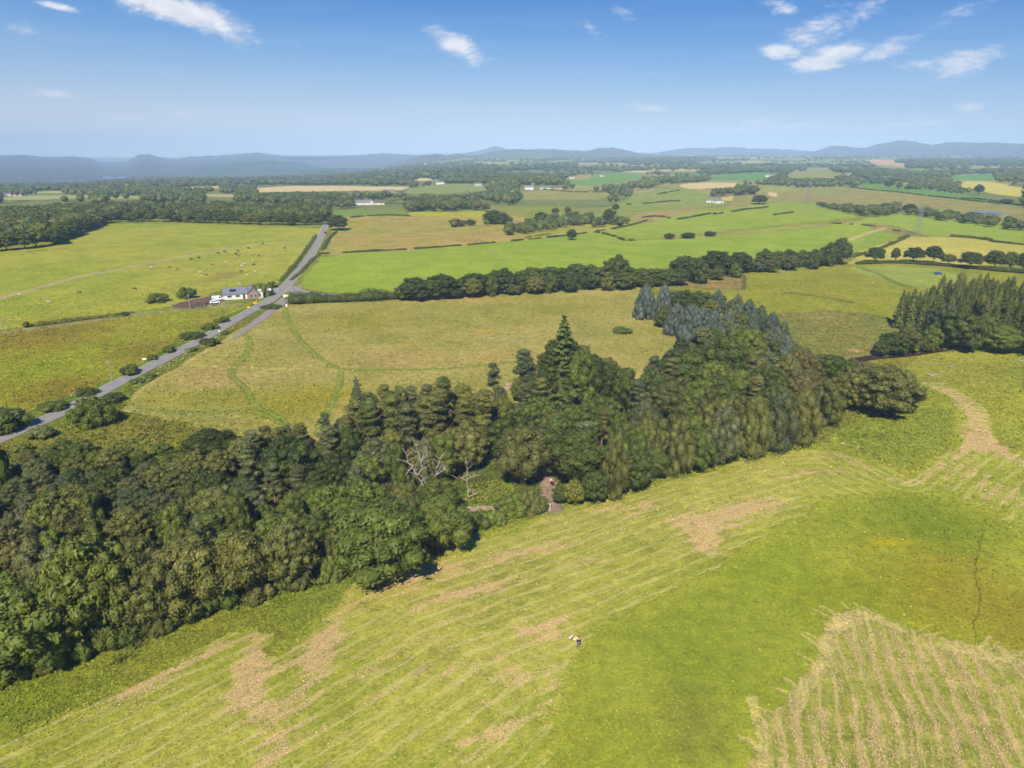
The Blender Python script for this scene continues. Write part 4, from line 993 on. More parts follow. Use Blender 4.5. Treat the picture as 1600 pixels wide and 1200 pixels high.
OW = ['', 'first', 'second', 'third', 'fourth', 'fifth', 'sixth', 'seventh', 'eighth', 'ninth', 'tenth', 'eleventh', 'twelfth']
def onum(n): return OW[n] if n < len(OW) else ordn(n)

# ------------------------------------------------------------------ the main wood
WOOD_TOP = [(-60, 740), (0, 728), (40, 692), (110, 680), (160, 688), (200, 700), (250, 705), (290, 690), (330, 668), (375, 672), (400, 665), (440, 660), (505, 655), (535, 645), (560, 600), (590, 606), (640, 606), (690, 590), (720, 605), (755, 610), (765, 588),
            (785, 590), (800, 570), (815, 548), (840, 560), (862, 520), (900, 520), (930, 545), (960, 572), (1000, 592), (1015, 562), (1050, 542), (1062, 520), (1000, 490), (990, 455), (1010, 445), (1080, 447), (1150, 462), (1200, 490), (1240, 524), (1262, 542),
            (1330, 552), (1380, 562), (1432, 592), (1436, 620), (1425, 640)]
WOOD_BOT = [(1350, 640), (1280, 655), (1262, 690), (1225, 705), (1130, 728), (1080, 738), (1030, 752), (990, 768), (940, 780), (885, 792), (860, 760), (840, 790), (815, 812), (740, 828), (700, 855), (640, 872), (610, 892), (560, 905), (520, 900), (440, 922), (380, 942),
            (310, 962), (240, 990), (180, 1012), (110, 1035), (50, 1052), (0, 1070), (-80, 1110), (-160, 1130), (-160, 760)]
WPOLY = np.array(WOOD_TOP + WOOD_BOT, float)
def in_wood(x, y, h, rad):
    """the whole tree, foot to tip, has to stay inside the outline of the wood"""
    z = float(Z(x, y)); d = math.hypot(x, y)
    ok = True
    for (dx, dz) in ((0, h * .97), (0, .5), (-rad * .8, h * .6), (rad * .8, h * .6), (-rad * .5, h * .86), (rad * .5, h * .86)):
        u, v = proj((x + dx, y, z + dz)); ok = ok and bool(inside(np.array([u]), np.array([v]), WPOLY)[0])
        if not ok: return False
    return True
CLEARP = np.array([(733, 768), (790, 756), (812, 772), (800, 800), (738, 812), (722, 795)], float)
def blocks_clearing(x, y, h, rad):
    z = float(Z(x, y))
    for (dx, f) in ((0, .95), (0, .5), (-rad, .5), (rad, .5), (0, .1), (-rad * .7, .8), (rad * .7, .8)):
        u, v = proj((x + dx, y, z + h * f))
        if inside(np.array([u]), np.array([v]), CLEARP)[0]: return True
    return False
def zone(u, v):
    """kind, colour choice and height by where the crown is seen"""
    r = random.random()
    pick = lambda *a: a[int(r * len(a)) % len(a)]
    if u > 985 and v < 545 and (u - 985) * .45 + 440 > v - 40:
        return ('blue_spruce_tree', 'blue grey', random.uniform(9, 12)) if random.random() < .12 else ('broadleaf_tree', pick('deep green', 'mid green', 'olive', 'grey green'), random.uniform(6, 9))
    if 545 < u < 760 and v < 672: return ('pine_tree', pick('grey green', 'olive', 'grey green', 'spruce green'), random.uniform(12, 15)) if random.random() < .75 else ('broadleaf_tree', pick('olive', 'mid green', 'yellow green'), random.uniform(8, 11))
    if 380 < u < 545 and v < 735: return ('pine_tree', pick('grey green', 'grey green', 'olive'), random.uniform(9, 12)) if random.random() < .6 else ('broadleaf_tree', pick('deep green', 'dark green'), random.uniform(8, 11))
    if u > 1240: return ('broadleaf_tree', pick('brownish', 'olive', 'brownish', 'deep green'), random.uniform(10, 13))
    if u > 960 and v > 625: return ('birch_tree', pick('olive', 'grey green', 'mid green', 'olive', 'deep green'), random.uniform(10, 13)) if random.random() < .72 else ('broadleaf_tree', pick('deep green', 'mid green'), random.uniform(9, 12))
    if u > 760 and v < 700: return ('broadleaf_tree', pick('deep green', 'dark green', 'mid green', 'deep green', 'mid green', 'olive'), random.uniform(11, 15)) if random.random() < .86 else ('pine_tree', pick('grey green', 'olive'), random.uniform(11, 14))
    if u < 420 and v < 760: return ('broadleaf_tree', pick('grey green', 'deep green', 'mid green', 'blue green', 'olive', 'dark green'), random.uniform(5.5, 8.5))
    if u < 560: return ('broadleaf_tree', pick('olive', 'mid green', 'deep green', 'grey green', 'olive', 'brownish', 'fresh green'), random.uniform(9, 13)) if random.random() < .72 else ('birch_tree', pick('olive', 'grey green', 'mid green'), random.uniform(9, 12))
    return ('broadleaf_tree', pick('deep green', 'mid green', 'olive', 'olive', 'grey green', 'fresh green'), random.uniform(9, 13)) if random.random() < .75 else ('birch_tree', pick('olive', 'grey green', 'mid green'), random.uniform(9, 12))
WOODT = []
def wt(kind, u, vb, vt, w, c, **kw):
    WOODT.append(len(TREES)); return tree_px(kind, u, vb, vt, w, c, **kw)
# the trees one recognises: foot x, foot y, top y, width px
wt('fir_tree', 878, 650, 495, 100, 'deep green', label='tall pointed fir rising highest over the middle of the wood', proto=0)
wt('broadleaf_tree', 925, 645, 545, 80, 'dark green'); wt('broadleaf_tree', 904, 652, 530, 62, 'deep green'); wt('broadleaf_tree', 850, 655, 562, 54, 'dark green')
wt('broadleaf_tree', 600, 905, 770, 150, 'mid green', label='large fresh green sycamore bulging out onto the mown field, its crown in tiers', proto=1)
wt('broadleaf_tree', 572, 862, 735, 92, 'mid green'); wt('broadleaf_tree', 690, 862, 765, 100, 'mid green')
wt('broadleaf_tree', 150, 1000, 815, 150, 'mid green', proto=2); wt('broadleaf_tree', 40, 1050, 905, 150, 'mid green', proto=0); wt('broadleaf_tree', 110, 1015, 900, 120, 'mid green')
wt('broadleaf_tree', 300, 955, 830, 130, 'olive', proto=3); wt('broadleaf_tree', 235, 985, 850, 100, 'olive'); wt('broadleaf_tree', 390, 935, 815, 100, 'olive'); wt('broadleaf_tree', 458, 915, 800, 90, 'olive')
wt('broadleaf_tree', 1340, 645, 572, 56, 'olive'); wt('broadleaf_tree', 1358, 640, 566, 50, 'deep green'); wt('broadleaf_tree', 1383, 650, 560, 92, 'olive', proto=3, label='broad olive brown beech at the right hand end of the wood')
wt('broadleaf_tree', 1400, 642, 598, 62, 'olive'); wt('broadleaf_tree', 1345, 630, 562, 66, 'brownish'); wt('broadleaf_tree', 1315, 640, 575, 60, 'olive')
wt('birch_tree', 1250, 695, 615, 62, 'olive'); wt('birch_tree', 1215, 705, 618, 60, 'grey green'); wt('birch_tree', 1175, 715, 625, 58, 'olive'); wt('birch_tree', 1130, 725, 635, 58, 'grey green'); wt('birch_tree', 1290, 668, 600, 50, 'olive')
wt('broadleaf_tree', 1090, 738, 660, 50, 'deep green'); wt('birch_tree', 1060, 742, 655, 52, 'olive'); wt('broadleaf_tree', 990, 768, 690, 56, 'dark green'); wt('birch_tree', 960, 778, 690, 48, 'olive'); wt('broadleaf_tree', 1022, 752, 690, 44, 'mid green')
wt('broadleaf_tree', 928, 786, 728, 46, 'deep green'); wt('broadleaf_tree', 897, 790, 742, 34, 'yellow green', label='small yellow green tree beside the woodland path at the edge of the mown field'); wt('broadleaf_tree', 876, 788, 750, 28, 'deep green')
wt('broadleaf_tree', 815, 758, 650, 86, 'olive', proto=4); wt('broadleaf_tree', 905, 765, 655, 92, 'deep green', proto=1); wt('broadleaf_tree', 850, 745, 655, 70, 'deep green')
wt('broadleaf_tree', 728, 735, 648, 74, 'olive'); wt('broadleaf_tree', 690, 750, 665, 62, 'mid green'); wt('broadleaf_tree', 455, 765, 668, 95, 'dark green', proto=2)
wt('broadleaf_tree', 335, 725, 665, 85, 'dark green', proto=4, label='rounded dark green thicket tree where the lower meadow meets the wood')
wt('blue_spruce_tree', 1008, 497, 443, 42, 'blue grey', proto=1, label='broad silver blue spruce nearest the corner of the tan meadow'); wt('blue_spruce_tree', 1036, 490, 442, 30, 'blue grey')
for i, (u, vb, vt, w) in enumerate([(1056, 522, 472, 42), (1076, 530, 474, 44), (1096, 532, 478, 44), (1114, 528, 484, 40)]): wt('blue_spruce_tree', u, vb, vt, w, 'blue grey')
for i, (u, vb, vt, w) in enumerate([(1120, 487, 452, 28), (1150, 502, 458, 32), (1168, 510, 466, 34), (1186, 520, 476, 34), (1204, 530, 487, 34), (1222, 542, 500, 32)]): wt('blue_spruce_tree', u, vb, vt, w, 'blue green' if i % 2 else 'blue grey')
wt('broadleaf_tree', 1068, 492, 447, 44, 'dark green'); wt('broadleaf_tree', 1035, 512, 478, 26, 'mid green'); wt('broadleaf_tree', 1090, 482, 450, 34, 'deep green')
wt('pine_tree', 772, 628, 566, 28, 'blue green', proto=2, label='lone grey blue pine standing apart beside the meadow path'); wt('pine_tree', 818, 620, 545, 40, 'blue green', proto=1)
wt('spruce_tree', 562, 675, 590, 30, 'blue green', proto=0, label='narrow dark spruce at the left end of the conifers by the meadow'); wt('pine_tree', 604, 665, 600, 36, 'olive'); wt('pine_tree', 580, 690, 612, 34, 'grey green')
wt('pine_tree', 645, 668, 602, 36, 'grey green'); wt('pine_tree', 695, 665, 588, 38, 'spruce green'); wt('pine_tree', 670, 672, 600, 36, 'grey green'); wt('pine_tree', 510, 700, 645, 26, 'blue green'); wt('broadleaf_tree', 722, 645, 592, 36, 'yellow green')
wt('pine_tree', 625, 675, 602, 34, 'olive'); wt('pine_tree', 740, 668, 618, 38, 'olive'); wt('broadleaf_tree', 782, 668, 615, 50, 'yellow green')
wt('broadleaf_tree', 1015, 640, 560, 46, 'deep green'); wt('broadleaf_tree', 975, 650, 562, 56, 'deep green'); wt('pine_tree', 1020, 615, 555, 30, 'blue green'); wt('broadleaf_tree', 1072, 615, 540, 70, 'deep green')
wt('broadleaf_tree', 1130, 615, 510, 72, 'dark green'); wt('broadleaf_tree', 1160, 585, 500, 60, 'mid green'); wt('broadleaf_tree', 950, 630, 545, 44, 'olive')
wt('broadleaf_tree', 1228, 620, 545, 50, 'olive'); wt('broadleaf_tree', 1262, 618, 548, 50, 'brownish'); wt('broadleaf_tree', 1300, 620, 545, 52, 'deep green'); wt('broadleaf_tree', 1200, 640, 560, 60, 'deep green')
def clear(x, y, s, k=.62):
    for t in TREES:
        if (t[0] - x) ** 2 + (t[1] - y) ** 2 < (k * (s + t[2])) ** 2: return False
    return True
path_gap = [hit(u, v) for u, v in [(858, 758), (861, 772), (868, 788), (760, 793), (790, 789), (735, 794), (665, 792), (732, 772), (700, 790), (790, 612), (780, 770)]]
tries = 0; cnt = {'broadleaf_tree': 0}
while tries < 60000 and len(WOODT) < 400:
    tries += 1
    if tries % 4000 == 1: cand = hitv(np.random.default_rng(tries).uniform(-80, 1440, 4000), np.random.default_rng(tries + 1).uniform(470, 1085, 4000))
    x, y, _ = cand[tries % 4000]; v = float(proj((x, y, _))[1])
    if random.random() > min(1.0, (math.hypot(x, y) / 330) ** 2 * (v / 600 if v > 600 else 1) + .25): continue
    uu, vv = proj((x, y, _ + 9)); kind, colr, h = zone(float(uu), float(vv))
    wd = {'broadleaf_tree': h * random.uniform(.72, .95), 'birch_tree': h * random.uniform(.5, .66), 'pine_tree': h * .5, 'blue_spruce_tree': h * .5}[kind]
    if v > 850 and u < 500: wd *= .95
    if not clear(x, y, wd * .3, .52): continue
    if not in_wood(x, y, h, wd / 2): 
        h *= .62; wd *= .66; kind = 'broadleaf_tree'
        if not clear(x, y, wd / 2, .52) or not in_wood(x, y, h, wd / 2): continue
    if not clear(x, y, wd / 2, (.55 if kind != 'broadleaf_tree' else .63)): continue
    if any((x - p[0]) ** 2 + (y - p[1]) ** 2 < (wd / 2 + 1.2) ** 2 for p in path_gap): continue
    if blocks_clearing(x, y, h, wd / 2): continue
    WOODT.append(len(TREES)); tree(kind, x, y, h, wd, colr)
print('wood trees', len(WOODT))
# rows back from the mown field, for the labels
front = line_world(WOOD_BOT[:-3][::-1], 60)
rows = {}
for i in WOODT:
    t = TREES[i]; d = float(seg_dist(np.array([t[0]]), np.array([t[1]]), front)[0]); rows.setdefault(int(d // 8), []).append(i)
KW = {'broadleaf_tree': 'broadleaf tree', 'oak_tree': 'broadleaf tree', 'grey_green_tree': 'broadleaf tree', 'birch_tree': 'birch', 'pine_tree': 'pine', 'blue_spruce_tree': 'blue spruce', 'spruce_tree': 'spruce', 'fir_tree': 'fir'}
def rowlabels(idx, where, group, key=lambda i: math.atan2(TREES[i][0], TREES[i][1])):
    for n, i in enumerate(sorted(idx, key=key)):
        t = TREES[i]; 
        if not t[3].get('label'): tag(t[3], f"{t[6].replace('blue grey', 'silver blue')} {KW.get(t[5], t[5])}, {onum(n + 1)} from left, {where}", 'tree', group)
        elif not t[3].get('group'): t[3]['group'] = group
for k in sorted(rows):
    rowlabels(rows[k], 'front edge of the wood' if k == 0 else f'{onum(k + 1)} line back from mown field', 'trees of the big wood')

# ------------------------------------------------------------------ spruce plantation on the right
PL = np.array([(1393, 470), (1418, 450), (1440, 468), (1462, 436), (1490, 424), (1530, 427), (1600, 430), (1760, 440), (1760, 590), (1600, 560), (1560, 550), (1500, 545), (1462, 540), (1430, 524), (1398, 520)], float)
def in_poly_px(P, x, y, h, rad):
    z = float(Z(x, y))
    for (dx, dz) in ((0, h * .97), (0, .3), (-rad * .7, h * .3), (rad * .7, h * .3)):
        u, v = proj((x + dx, y, z + dz))
        if not inside(np.array([u]), np.array([v]), P)[0]: return False
    return True
plant = []
def pt(*a, **k): plant.append(len(TREES)); return tree_px(*a, **k)
for (u, vb, vt, w) in [(1404, 512, 452, 22), (1420, 515, 450, 22), (1437, 518, 452, 22), (1412, 505, 455, 20), (1430, 508, 455, 20), (1452, 525, 462, 22)]: pt('spruce_tree', u, vb, vt, w, 'spruce green')
pt('broadleaf_tree', 1392, 556, 512, 44, 'deep green'); pt('broadleaf_tree', 1415, 552, 504, 42, 'olive'); pt('broadleaf_tree', 1378, 557, 528, 30, 'mid green'); pt('broadleaf_tree', 1452, 548, 502, 34, 'mid green'); pt('broadleaf_tree', 1408, 556, 534, 18, 'fresh green')
pt('broadleaf_tree', 1500, 548, 478, 66, 'deep green'); pt('broadleaf_tree', 1467, 500, 444, 34, 'dark green', proto=2); pt('broadleaf_tree', 1470, 530, 462, 40, 'blue green'); pt('broadleaf_tree', 1563, 552, 502, 60, 'mid green', proto=1); pt('broadleaf_tree', 1605, 556, 508, 40, 'deep green'); pt('broadleaf_tree', 1536, 532, 485, 26, 'mid green')
pt('broadleaf_tree', 1450, 551, 530, 20, 'mid green')
tries = 0
while tries < 12000 and len(plant) < 150:
    tries += 1; u = random.uniform(1395, 1740); v = random.uniform(480, 560)
    if v > 508 + (u - 1400) * .13: continue
    x, y, _ = hit(u, v); h = random.uniform(11.5, 17.5)
    if v > 508 + (u - 1400) * .13: continue
    if not in_poly_px(PL, x, y, h, 2): continue
    if not clear(x, y, 2.1, .58): continue
    plant.append(len(TREES)); tree('spruce_tree', x, y, h, random.uniform(5.4, 7.2), random.choice(['spruce green', 'spruce green', 'spruce green', 'olive', 'deep green']))
print('plantation', len(plant))
pr = {}
for i in plant: pr.setdefault(int(TREES[i][1] // 13), []).append(i)
for n, k in enumerate(sorted(pr)): rowlabels(pr[k], f'{onum(n + 1)} row of right hand plantation', 'trees of the right plantation')

# ------------------------------------------------------------------ hedgerow trees across the middle
hr = []
for j, (u, vb, vt, w, c) in enumerate([(632, 468, 440, 26, 'deep green'), (650, 469, 428, 44, 'dark green'), (690, 466, 421, 46, 'dark green'), (672, 468, 432, 34, 'deep green'), (718, 463, 430, 26, 'deep green'), (742, 461, 420, 44, 'dark green'), (764, 459, 424, 36, 'deep green'), (785, 458, 413, 42, 'dark green'), (812, 456, 420, 36, 'deep green'), (832, 455, 411, 40, 'deep green'),
    (858, 454, 410, 42, 'dark green'), (880, 453, 414, 34, 'deep green'), (902, 451, 405, 40, 'dark green'), (925, 450, 408, 34, 'deep green'), (945, 448, 410, 26, 'mid green'), (963, 449, 391, 42, 'dark green'), (985, 447, 414, 34, 'deep green'), (1003, 447, 415, 40, 'deep green'), (1025, 446, 415, 40, 'mid green'), (1046, 445, 417, 40, 'deep green'),
    (1072, 437, 393, 46, 'dark green'), (1095, 434, 405, 24, 'olive'), (1116, 431, 385, 44, 'dark green'), (1140, 428, 402, 20, 'mid green'), (1156, 426, 388, 32, 'dark green'), (1194, 421, 384, 26, 'dark green'), (1212, 420, 388, 26, 'deep green'), (1232, 419, 386, 26, 'dark green'), (1252, 417, 386, 18, 'deep green'), (1272, 416, 386, 32, 'dark green'), (1293, 414, 378, 28, 'deep green'), (1309, 413, 366, 34, 'dark green')]):
    hr.append(len(TREES)); tree_px('broadleaf_tree', u, vb, vt, w * 1.2, c, name='oak_tree')
rowlabels(hr, 'tree row beyond the tan meadow', 'hedgerow trees beyond the meadow')
hr = []; R4 = random.Random(44)
for k_ in range(24):
    u_ = 630 + k_ * 29 + R4.uniform(-8, 8); vb_ = float(np.interp(u_, [620, 720, 830, 960, 1050, 1200, 1320], [469, 465, 459, 452, 447, 424, 415])) + R4.uniform(-1, 2)
    if 1165 < u_ < 1182: continue
    hr.append(len(TREES)); tree_px(R4.choice(['broadleaf_tree', 'birch_tree', 'broadleaf_tree']), u_, vb_, vb_ - R4.uniform(18, 38), R4.uniform(20, 34), R4.choice(['deep green', 'mid green', 'olive', 'grey green', 'dark green']), name='hawthorn_tree')
KW['hawthorn_tree'] = 'small tree'; rowlabels(hr, 'between the big trees beyond the meadow', 'small trees of the middle hedgerow')
hr = []
for (u, vb, vt, w, c) in [(1367, 411, 381, 29, 'dark green'), (1398, 410, 383, 14, 'deep green'), (1426, 410, 382, 34, 'dark green'), (1458, 412, 378, 26, 'dark green'), (1481, 414, 394, 24, 'mid green'), (1515, 420, 388, 34, 'dark green'), (1553, 422, 386, 34, 'dark green'), (1577, 424, 388, 26, 'deep green'), (1597, 425, 390, 30, 'dark green'), (1630, 428, 392, 36, 'dark green')]:
    hr.append(len(TREES)); tree_px('row_tree', u, vb, vt, w, c, proto=random.choice([0, 1, 2]))
rowlabels(hr, 'oak row below the yellow stubble', 'oaks below the stubble field')
for (u, vb, vt, w, c, lb) in [(893, 375, 355, 16, 'dark green', 'lone dark tree standing in the bright green field by the far hedge'), (528, 360, 331, 34, 'dark green', 'rounded dark tree on the right of the road where it enters the far wood'),
    (1046, 373, 363, 18, 'deep green', 'leftmost of three low thickets along the middle of the green field'), (1075, 372, 362, 26, 'deep green', 'middle of three low thickets along the middle of the green field'), (1109, 369, 360, 18, 'deep green', 'rightmost of three low thickets along the middle of the green field'),
    (951, 350, 322, 20, 'dark green', 'tallest round tree of the copse above the bright green field'), (845, 348, 328, 22, 'dark green', 'round tree on the left shoulder of the copse above the green field'), (1186, 319, 302, 26, 'dark green', 'round tree on the small knoll right of the white farm'),
    (962, 330, 317, 12, 'dark green', 'small tree just behind the tallest tree of the copse'), (1404, 276 + 20, 282, 10, 'deep green', 'small tree alone on the pale slope below the far pink cottage'), (1389, 293, 279, 16, 'dark green', 'rounded tree at the left end of the dark belt below the far pink cottage'),
    (1529, 303, 286, 16, 'dark green', 'tall tree by the yellow field near the right edge'), (1573, 319, 309, 22, 'deep green', 'low spreading thicket near the pond at the right edge'), (1420, 330 + 2, 316, 22, 'dark green', 'tallest tree in the hedge belt left of the near pylon'), (773, 350, 325, 40, 'deep green', 'bushy tree at the right end of the short copse in the tan field'),
    (712, 354, 340, 22, 'deep green', 'low tree at the left end of the short copse in the tan field'), (735, 352, 341, 20, 'deep green', 'second tree from the left of the short copse in the tan field'), (887, 334, 321, 10, 'deep green', 'slender small tree left of the tallest tree in the copse'), (868, 334, 323, 14, 'deep green', 'small tree between the round tree and the slender one on the copse')]:
    tree_px('broadleaf_tree', u, vb, vt, w, c, label=lb)

# ------------------------------------------------------------------ woods and copses seen further off
left_wood = []
def fill_wood(poly, n, hrange, wfac, cols, store, kmin=.6, kind='broadleaf_tree'):
    P = poly_world(poly); mn = P.min(0); mx = P.max(0); c = 0; t = 0
    while c < n and t < n * 60:
        t += 1; x = random.uniform(mn[0], mx[0]); y = random.uniform(mn[1], mx[1])
        if not inside(np.array([x]), np.array([y]), P)[0]: continue
        h = random.uniform(*hrange); w = h * random.uniform(*wfac)
        if not clear(x, y, w / 2, kmin): continue
        store.append(len(TREES)); tree(kind, x, y, h, w, random.choice(cols)); c += 1
# edge trees of the left wood, individually
ed = resample(line_world([(-60, 402), (0, 392), (40, 390), (80, 384), (120, 366), (160, 349), (200, 347), (260, 347), (300, 348), (360, 350), (420, 352), (470, 353), (500, 352)], 60), 11.5)
for k, p in enumerate(ed):
    q = p + np.random.default_rng(k).normal(0, 1.2, 2) + np.array([-2.5, 4]); left_wood.append(len(TREES)); tree('broadleaf_tree', q[0], q[1], random.uniform(10.5, 16), random.uniform(11, 15), random.choice(['deep green', 'dark green', 'deep green', 'mid green', 'olive']), name='oak_tree')
rowlabels(left_wood, 'near edge of left wood', 'edge trees of the left wood')
print('trees so far', len(TREES))

# far trees share one light-weight crown each; every far wood is one mass
def far_proto(R, n=150, w=1.0):
    L = [((0, 0, .55), (.42, .42, .40))] + [((.30 * math.cos(a) , .30 * math.sin(a), R.uniform(.38, .78)), (.24, .24, .20)) for a in np.linspace(0, 5.6, 7)]
    P = []; Nn = []
    for c, r in L:
        d = rand_dirs(n // len(L), R); P.append(np.array(c) + d * np.array(r) * R.uniform(.9, 1.12, (len(d), 1))); Nn.append(d + [0, 0, .2])
    P = np.concatenate(P); Nn = np.concatenate(Nn)
    keep = P[:, 2] > .05; v, f = leaf_quads(P[keep], Nn[keep], R.uniform(.07, .12, keep.sum()) * (.52 if n > 200 else 1), .35, R)
    VV = [v]; FF = [f]; nb = len(v)
    for c, r in (L[:1] + L[1::2] if n > 200 else L[:1]):
        hv = ICO1_V * np.array(r) * (.9 if n > 200 else 1.05) + np.array(c); hv[:, 2] = np.maximum(hv[:, 2], 0); VV.append(hv); FF.append(tri2quad(ICO1_F) + nb); nb += len(hv)
    return np.concatenate(VV), np.concatenate(FF)
FP = [far_proto(np.random.default_rng(s), 420) for s in (1, 2, 3)]; FPL = [far_proto(np.random.default_rng(s), 48) for s in (4, 5)]
def forest(name, pts, label, cat, cols, protos=None, kind='stuff'):
    """pts: rows of x, y, height, width -> one mesh of many crowns"""
    if not len(pts): return
    VV = []; FF = []; TT = []; nb = 0; R = np.random.default_rng(5)
    zz = Z(np.array([p[0] for p in pts]), np.array([p[1] for p in pts]))
    for i, (x, y, h, w) in enumerate(pts):
        pv, pf = (protos or FP)[R.integers(len(protos or FP))]
        a = R.uniform(0, 6.3); c, s = math.cos(a), math.sin(a)
        v = np.empty_like(pv); v[:, 0] = (pv[:, 0] * c - pv[:, 1] * s) * w + x; v[:, 1] = (pv[:, 0] * s + pv[:, 1] * c) * w + y; v[:, 2] = pv[:, 2] * h * 1.04 + zz[i] - .3
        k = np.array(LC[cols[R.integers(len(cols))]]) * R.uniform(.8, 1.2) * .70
        VV.append(v); FF.append(pf + nb); TT.append(np.repeat(np.r_[k, 1][None], len(v), 0)); nb += len(v)
    me = mesh_np(name, np.concatenate(VV), np.concatenate(FF), M_FAR)
    at = me.attributes.new('tint', 'FLOAT_COLOR', 'POINT'); at.data.foreach_set('color', np.concatenate(TT).astype(np.float32).ravel()[:len(me.vertices) * 4])
    o = link(name, me); tag(o, label, cat, None, kind); return o
def scatter(poly, spacing, hrange, wf=(.8, 1.1), jitter=.45, dens=1.0, seed=0):
    P = poly_world(poly, 60); R = np.random.default_rng(seed + 100); mn = P.min(0); mx = P.max(0)
    xs = np.arange(mn[0], mx[0] + spacing, spacing); ys = np.arange(mn[1], mx[1] + spacing, spacing)
    X, Y = np.meshgrid(xs, ys); X = X.ravel() + R.normal(0, spacing * jitter, X.size); Y = Y.ravel() + R.normal(0, spacing * jitter, Y.size)
    m = inside(X, Y, P) & (R.uniform(0, 1, X.size) < dens); X = X[m]; Y = Y[m]
    h = R.uniform(*hrange, len(X)); bl_ = ~blocked(X, Y, h); X = X[bl_]; Y = Y[bl_]; h = h[bl_]; return [(X[i], Y[i], h[i], h[i] * R.uniform(*wf)) for i in range(len(X))]
OPEN = [np.array(p, float) for p in [[(400, 300), (400, 291), (640, 291), (628, 298)], [(640, 283), (642, 279), (690, 278), (686, 282)], [(630, 303), (640, 294), (700, 287), (760, 290), (764, 297), (690, 303)], [(0, 313), (0, 308), (60, 305), (140, 305), (140, 309)],
 [(38, 303), (60, 299), (98, 298), (96, 303)], [(165, 312), (172, 306), (228, 306), (222, 311)], [(255, 296), (300, 292), (345, 291), (345, 295)], [(315, 308), (325, 302), (372, 303), (368, 309)], [(182, 324), (200, 320), (275, 317), (272, 322)], [(820, 312), (812, 300), (850, 297), (900, 295), (965, 303), (930, 312)],
 [(885, 283), (915, 275), (1010, 267), (1000, 280), (960, 288), (910, 290)], [(880, 280), (905, 273), (925, 274), (920, 281)], [(1110, 281), (1110, 276), (1180, 269), (1215, 271), (1195, 281)], [(1065, 294), (1062, 289), (1100, 285), (1150, 286), (1158, 290)], [(1120, 314), (1130, 309), (1200, 302), (1222, 303), (1190, 313)],
 [(925, 335), (990, 305), (1060, 291), (1090, 302), (1140, 318), (1070, 326), (980, 336)], [(1352, 250), (1380, 249), (1402, 250), (1398, 255), (1372, 256)], [(1366, 258), (1372, 256), (1398, 254), (1420, 258), (1412, 261)], [(1498, 290), (1510, 283), (1545, 284), (1600, 294), (1600, 308), (1560, 304)],
 [(1482, 281), (1490, 275), (1545, 271), (1556, 275), (1552, 281)], [(590, 336), (600, 331), (755, 330), (762, 333), (758, 342), (680, 340)], [(548, 327), (550, 312), (625, 312), (640, 322), (620, 327)], [(1225, 278), (1240, 268), (1300, 268), (1310, 277)], [(810, 298), (812, 290), (880, 290), (880, 298)]]]
def blocked(x, y, h, near_only=False):
    x = np.asarray(x, float); y = np.asarray(y, float); z = Z(x, y); b = np.zeros(x.shape, bool)
    for k in (0, .5, 1.0):
        u, v = proj((x, y, z + h * k))
        for P in OPEN: b |= inside(u, v, P)
    return b
DG = ['dark green', 'deep green', 'deep green', 'mid green', 'olive']; FG = ['dark green', 'deep green', 'blue green', 'spruce green']
lw = [p for p in scatter([(-260, 430), (0, 385), (80, 378), (120, 360), (160, 345), (300, 345), (505, 350), (512, 342), (480, 336), (420, 334), (300, 333), (160, 334), (0, 344), (-300, 355)], 9, (12, 16.5), (.85, 1.1), seed=1)
      if all((p[0] - TREES[i][0]) ** 2 + (p[1] - TREES[i][1]) ** 2 > 30 for i in left_wood)]
forest('wood_interior_trees', lw, 'dense mass of dark green trees filling the left wood behind its edge', 'wood', DG)
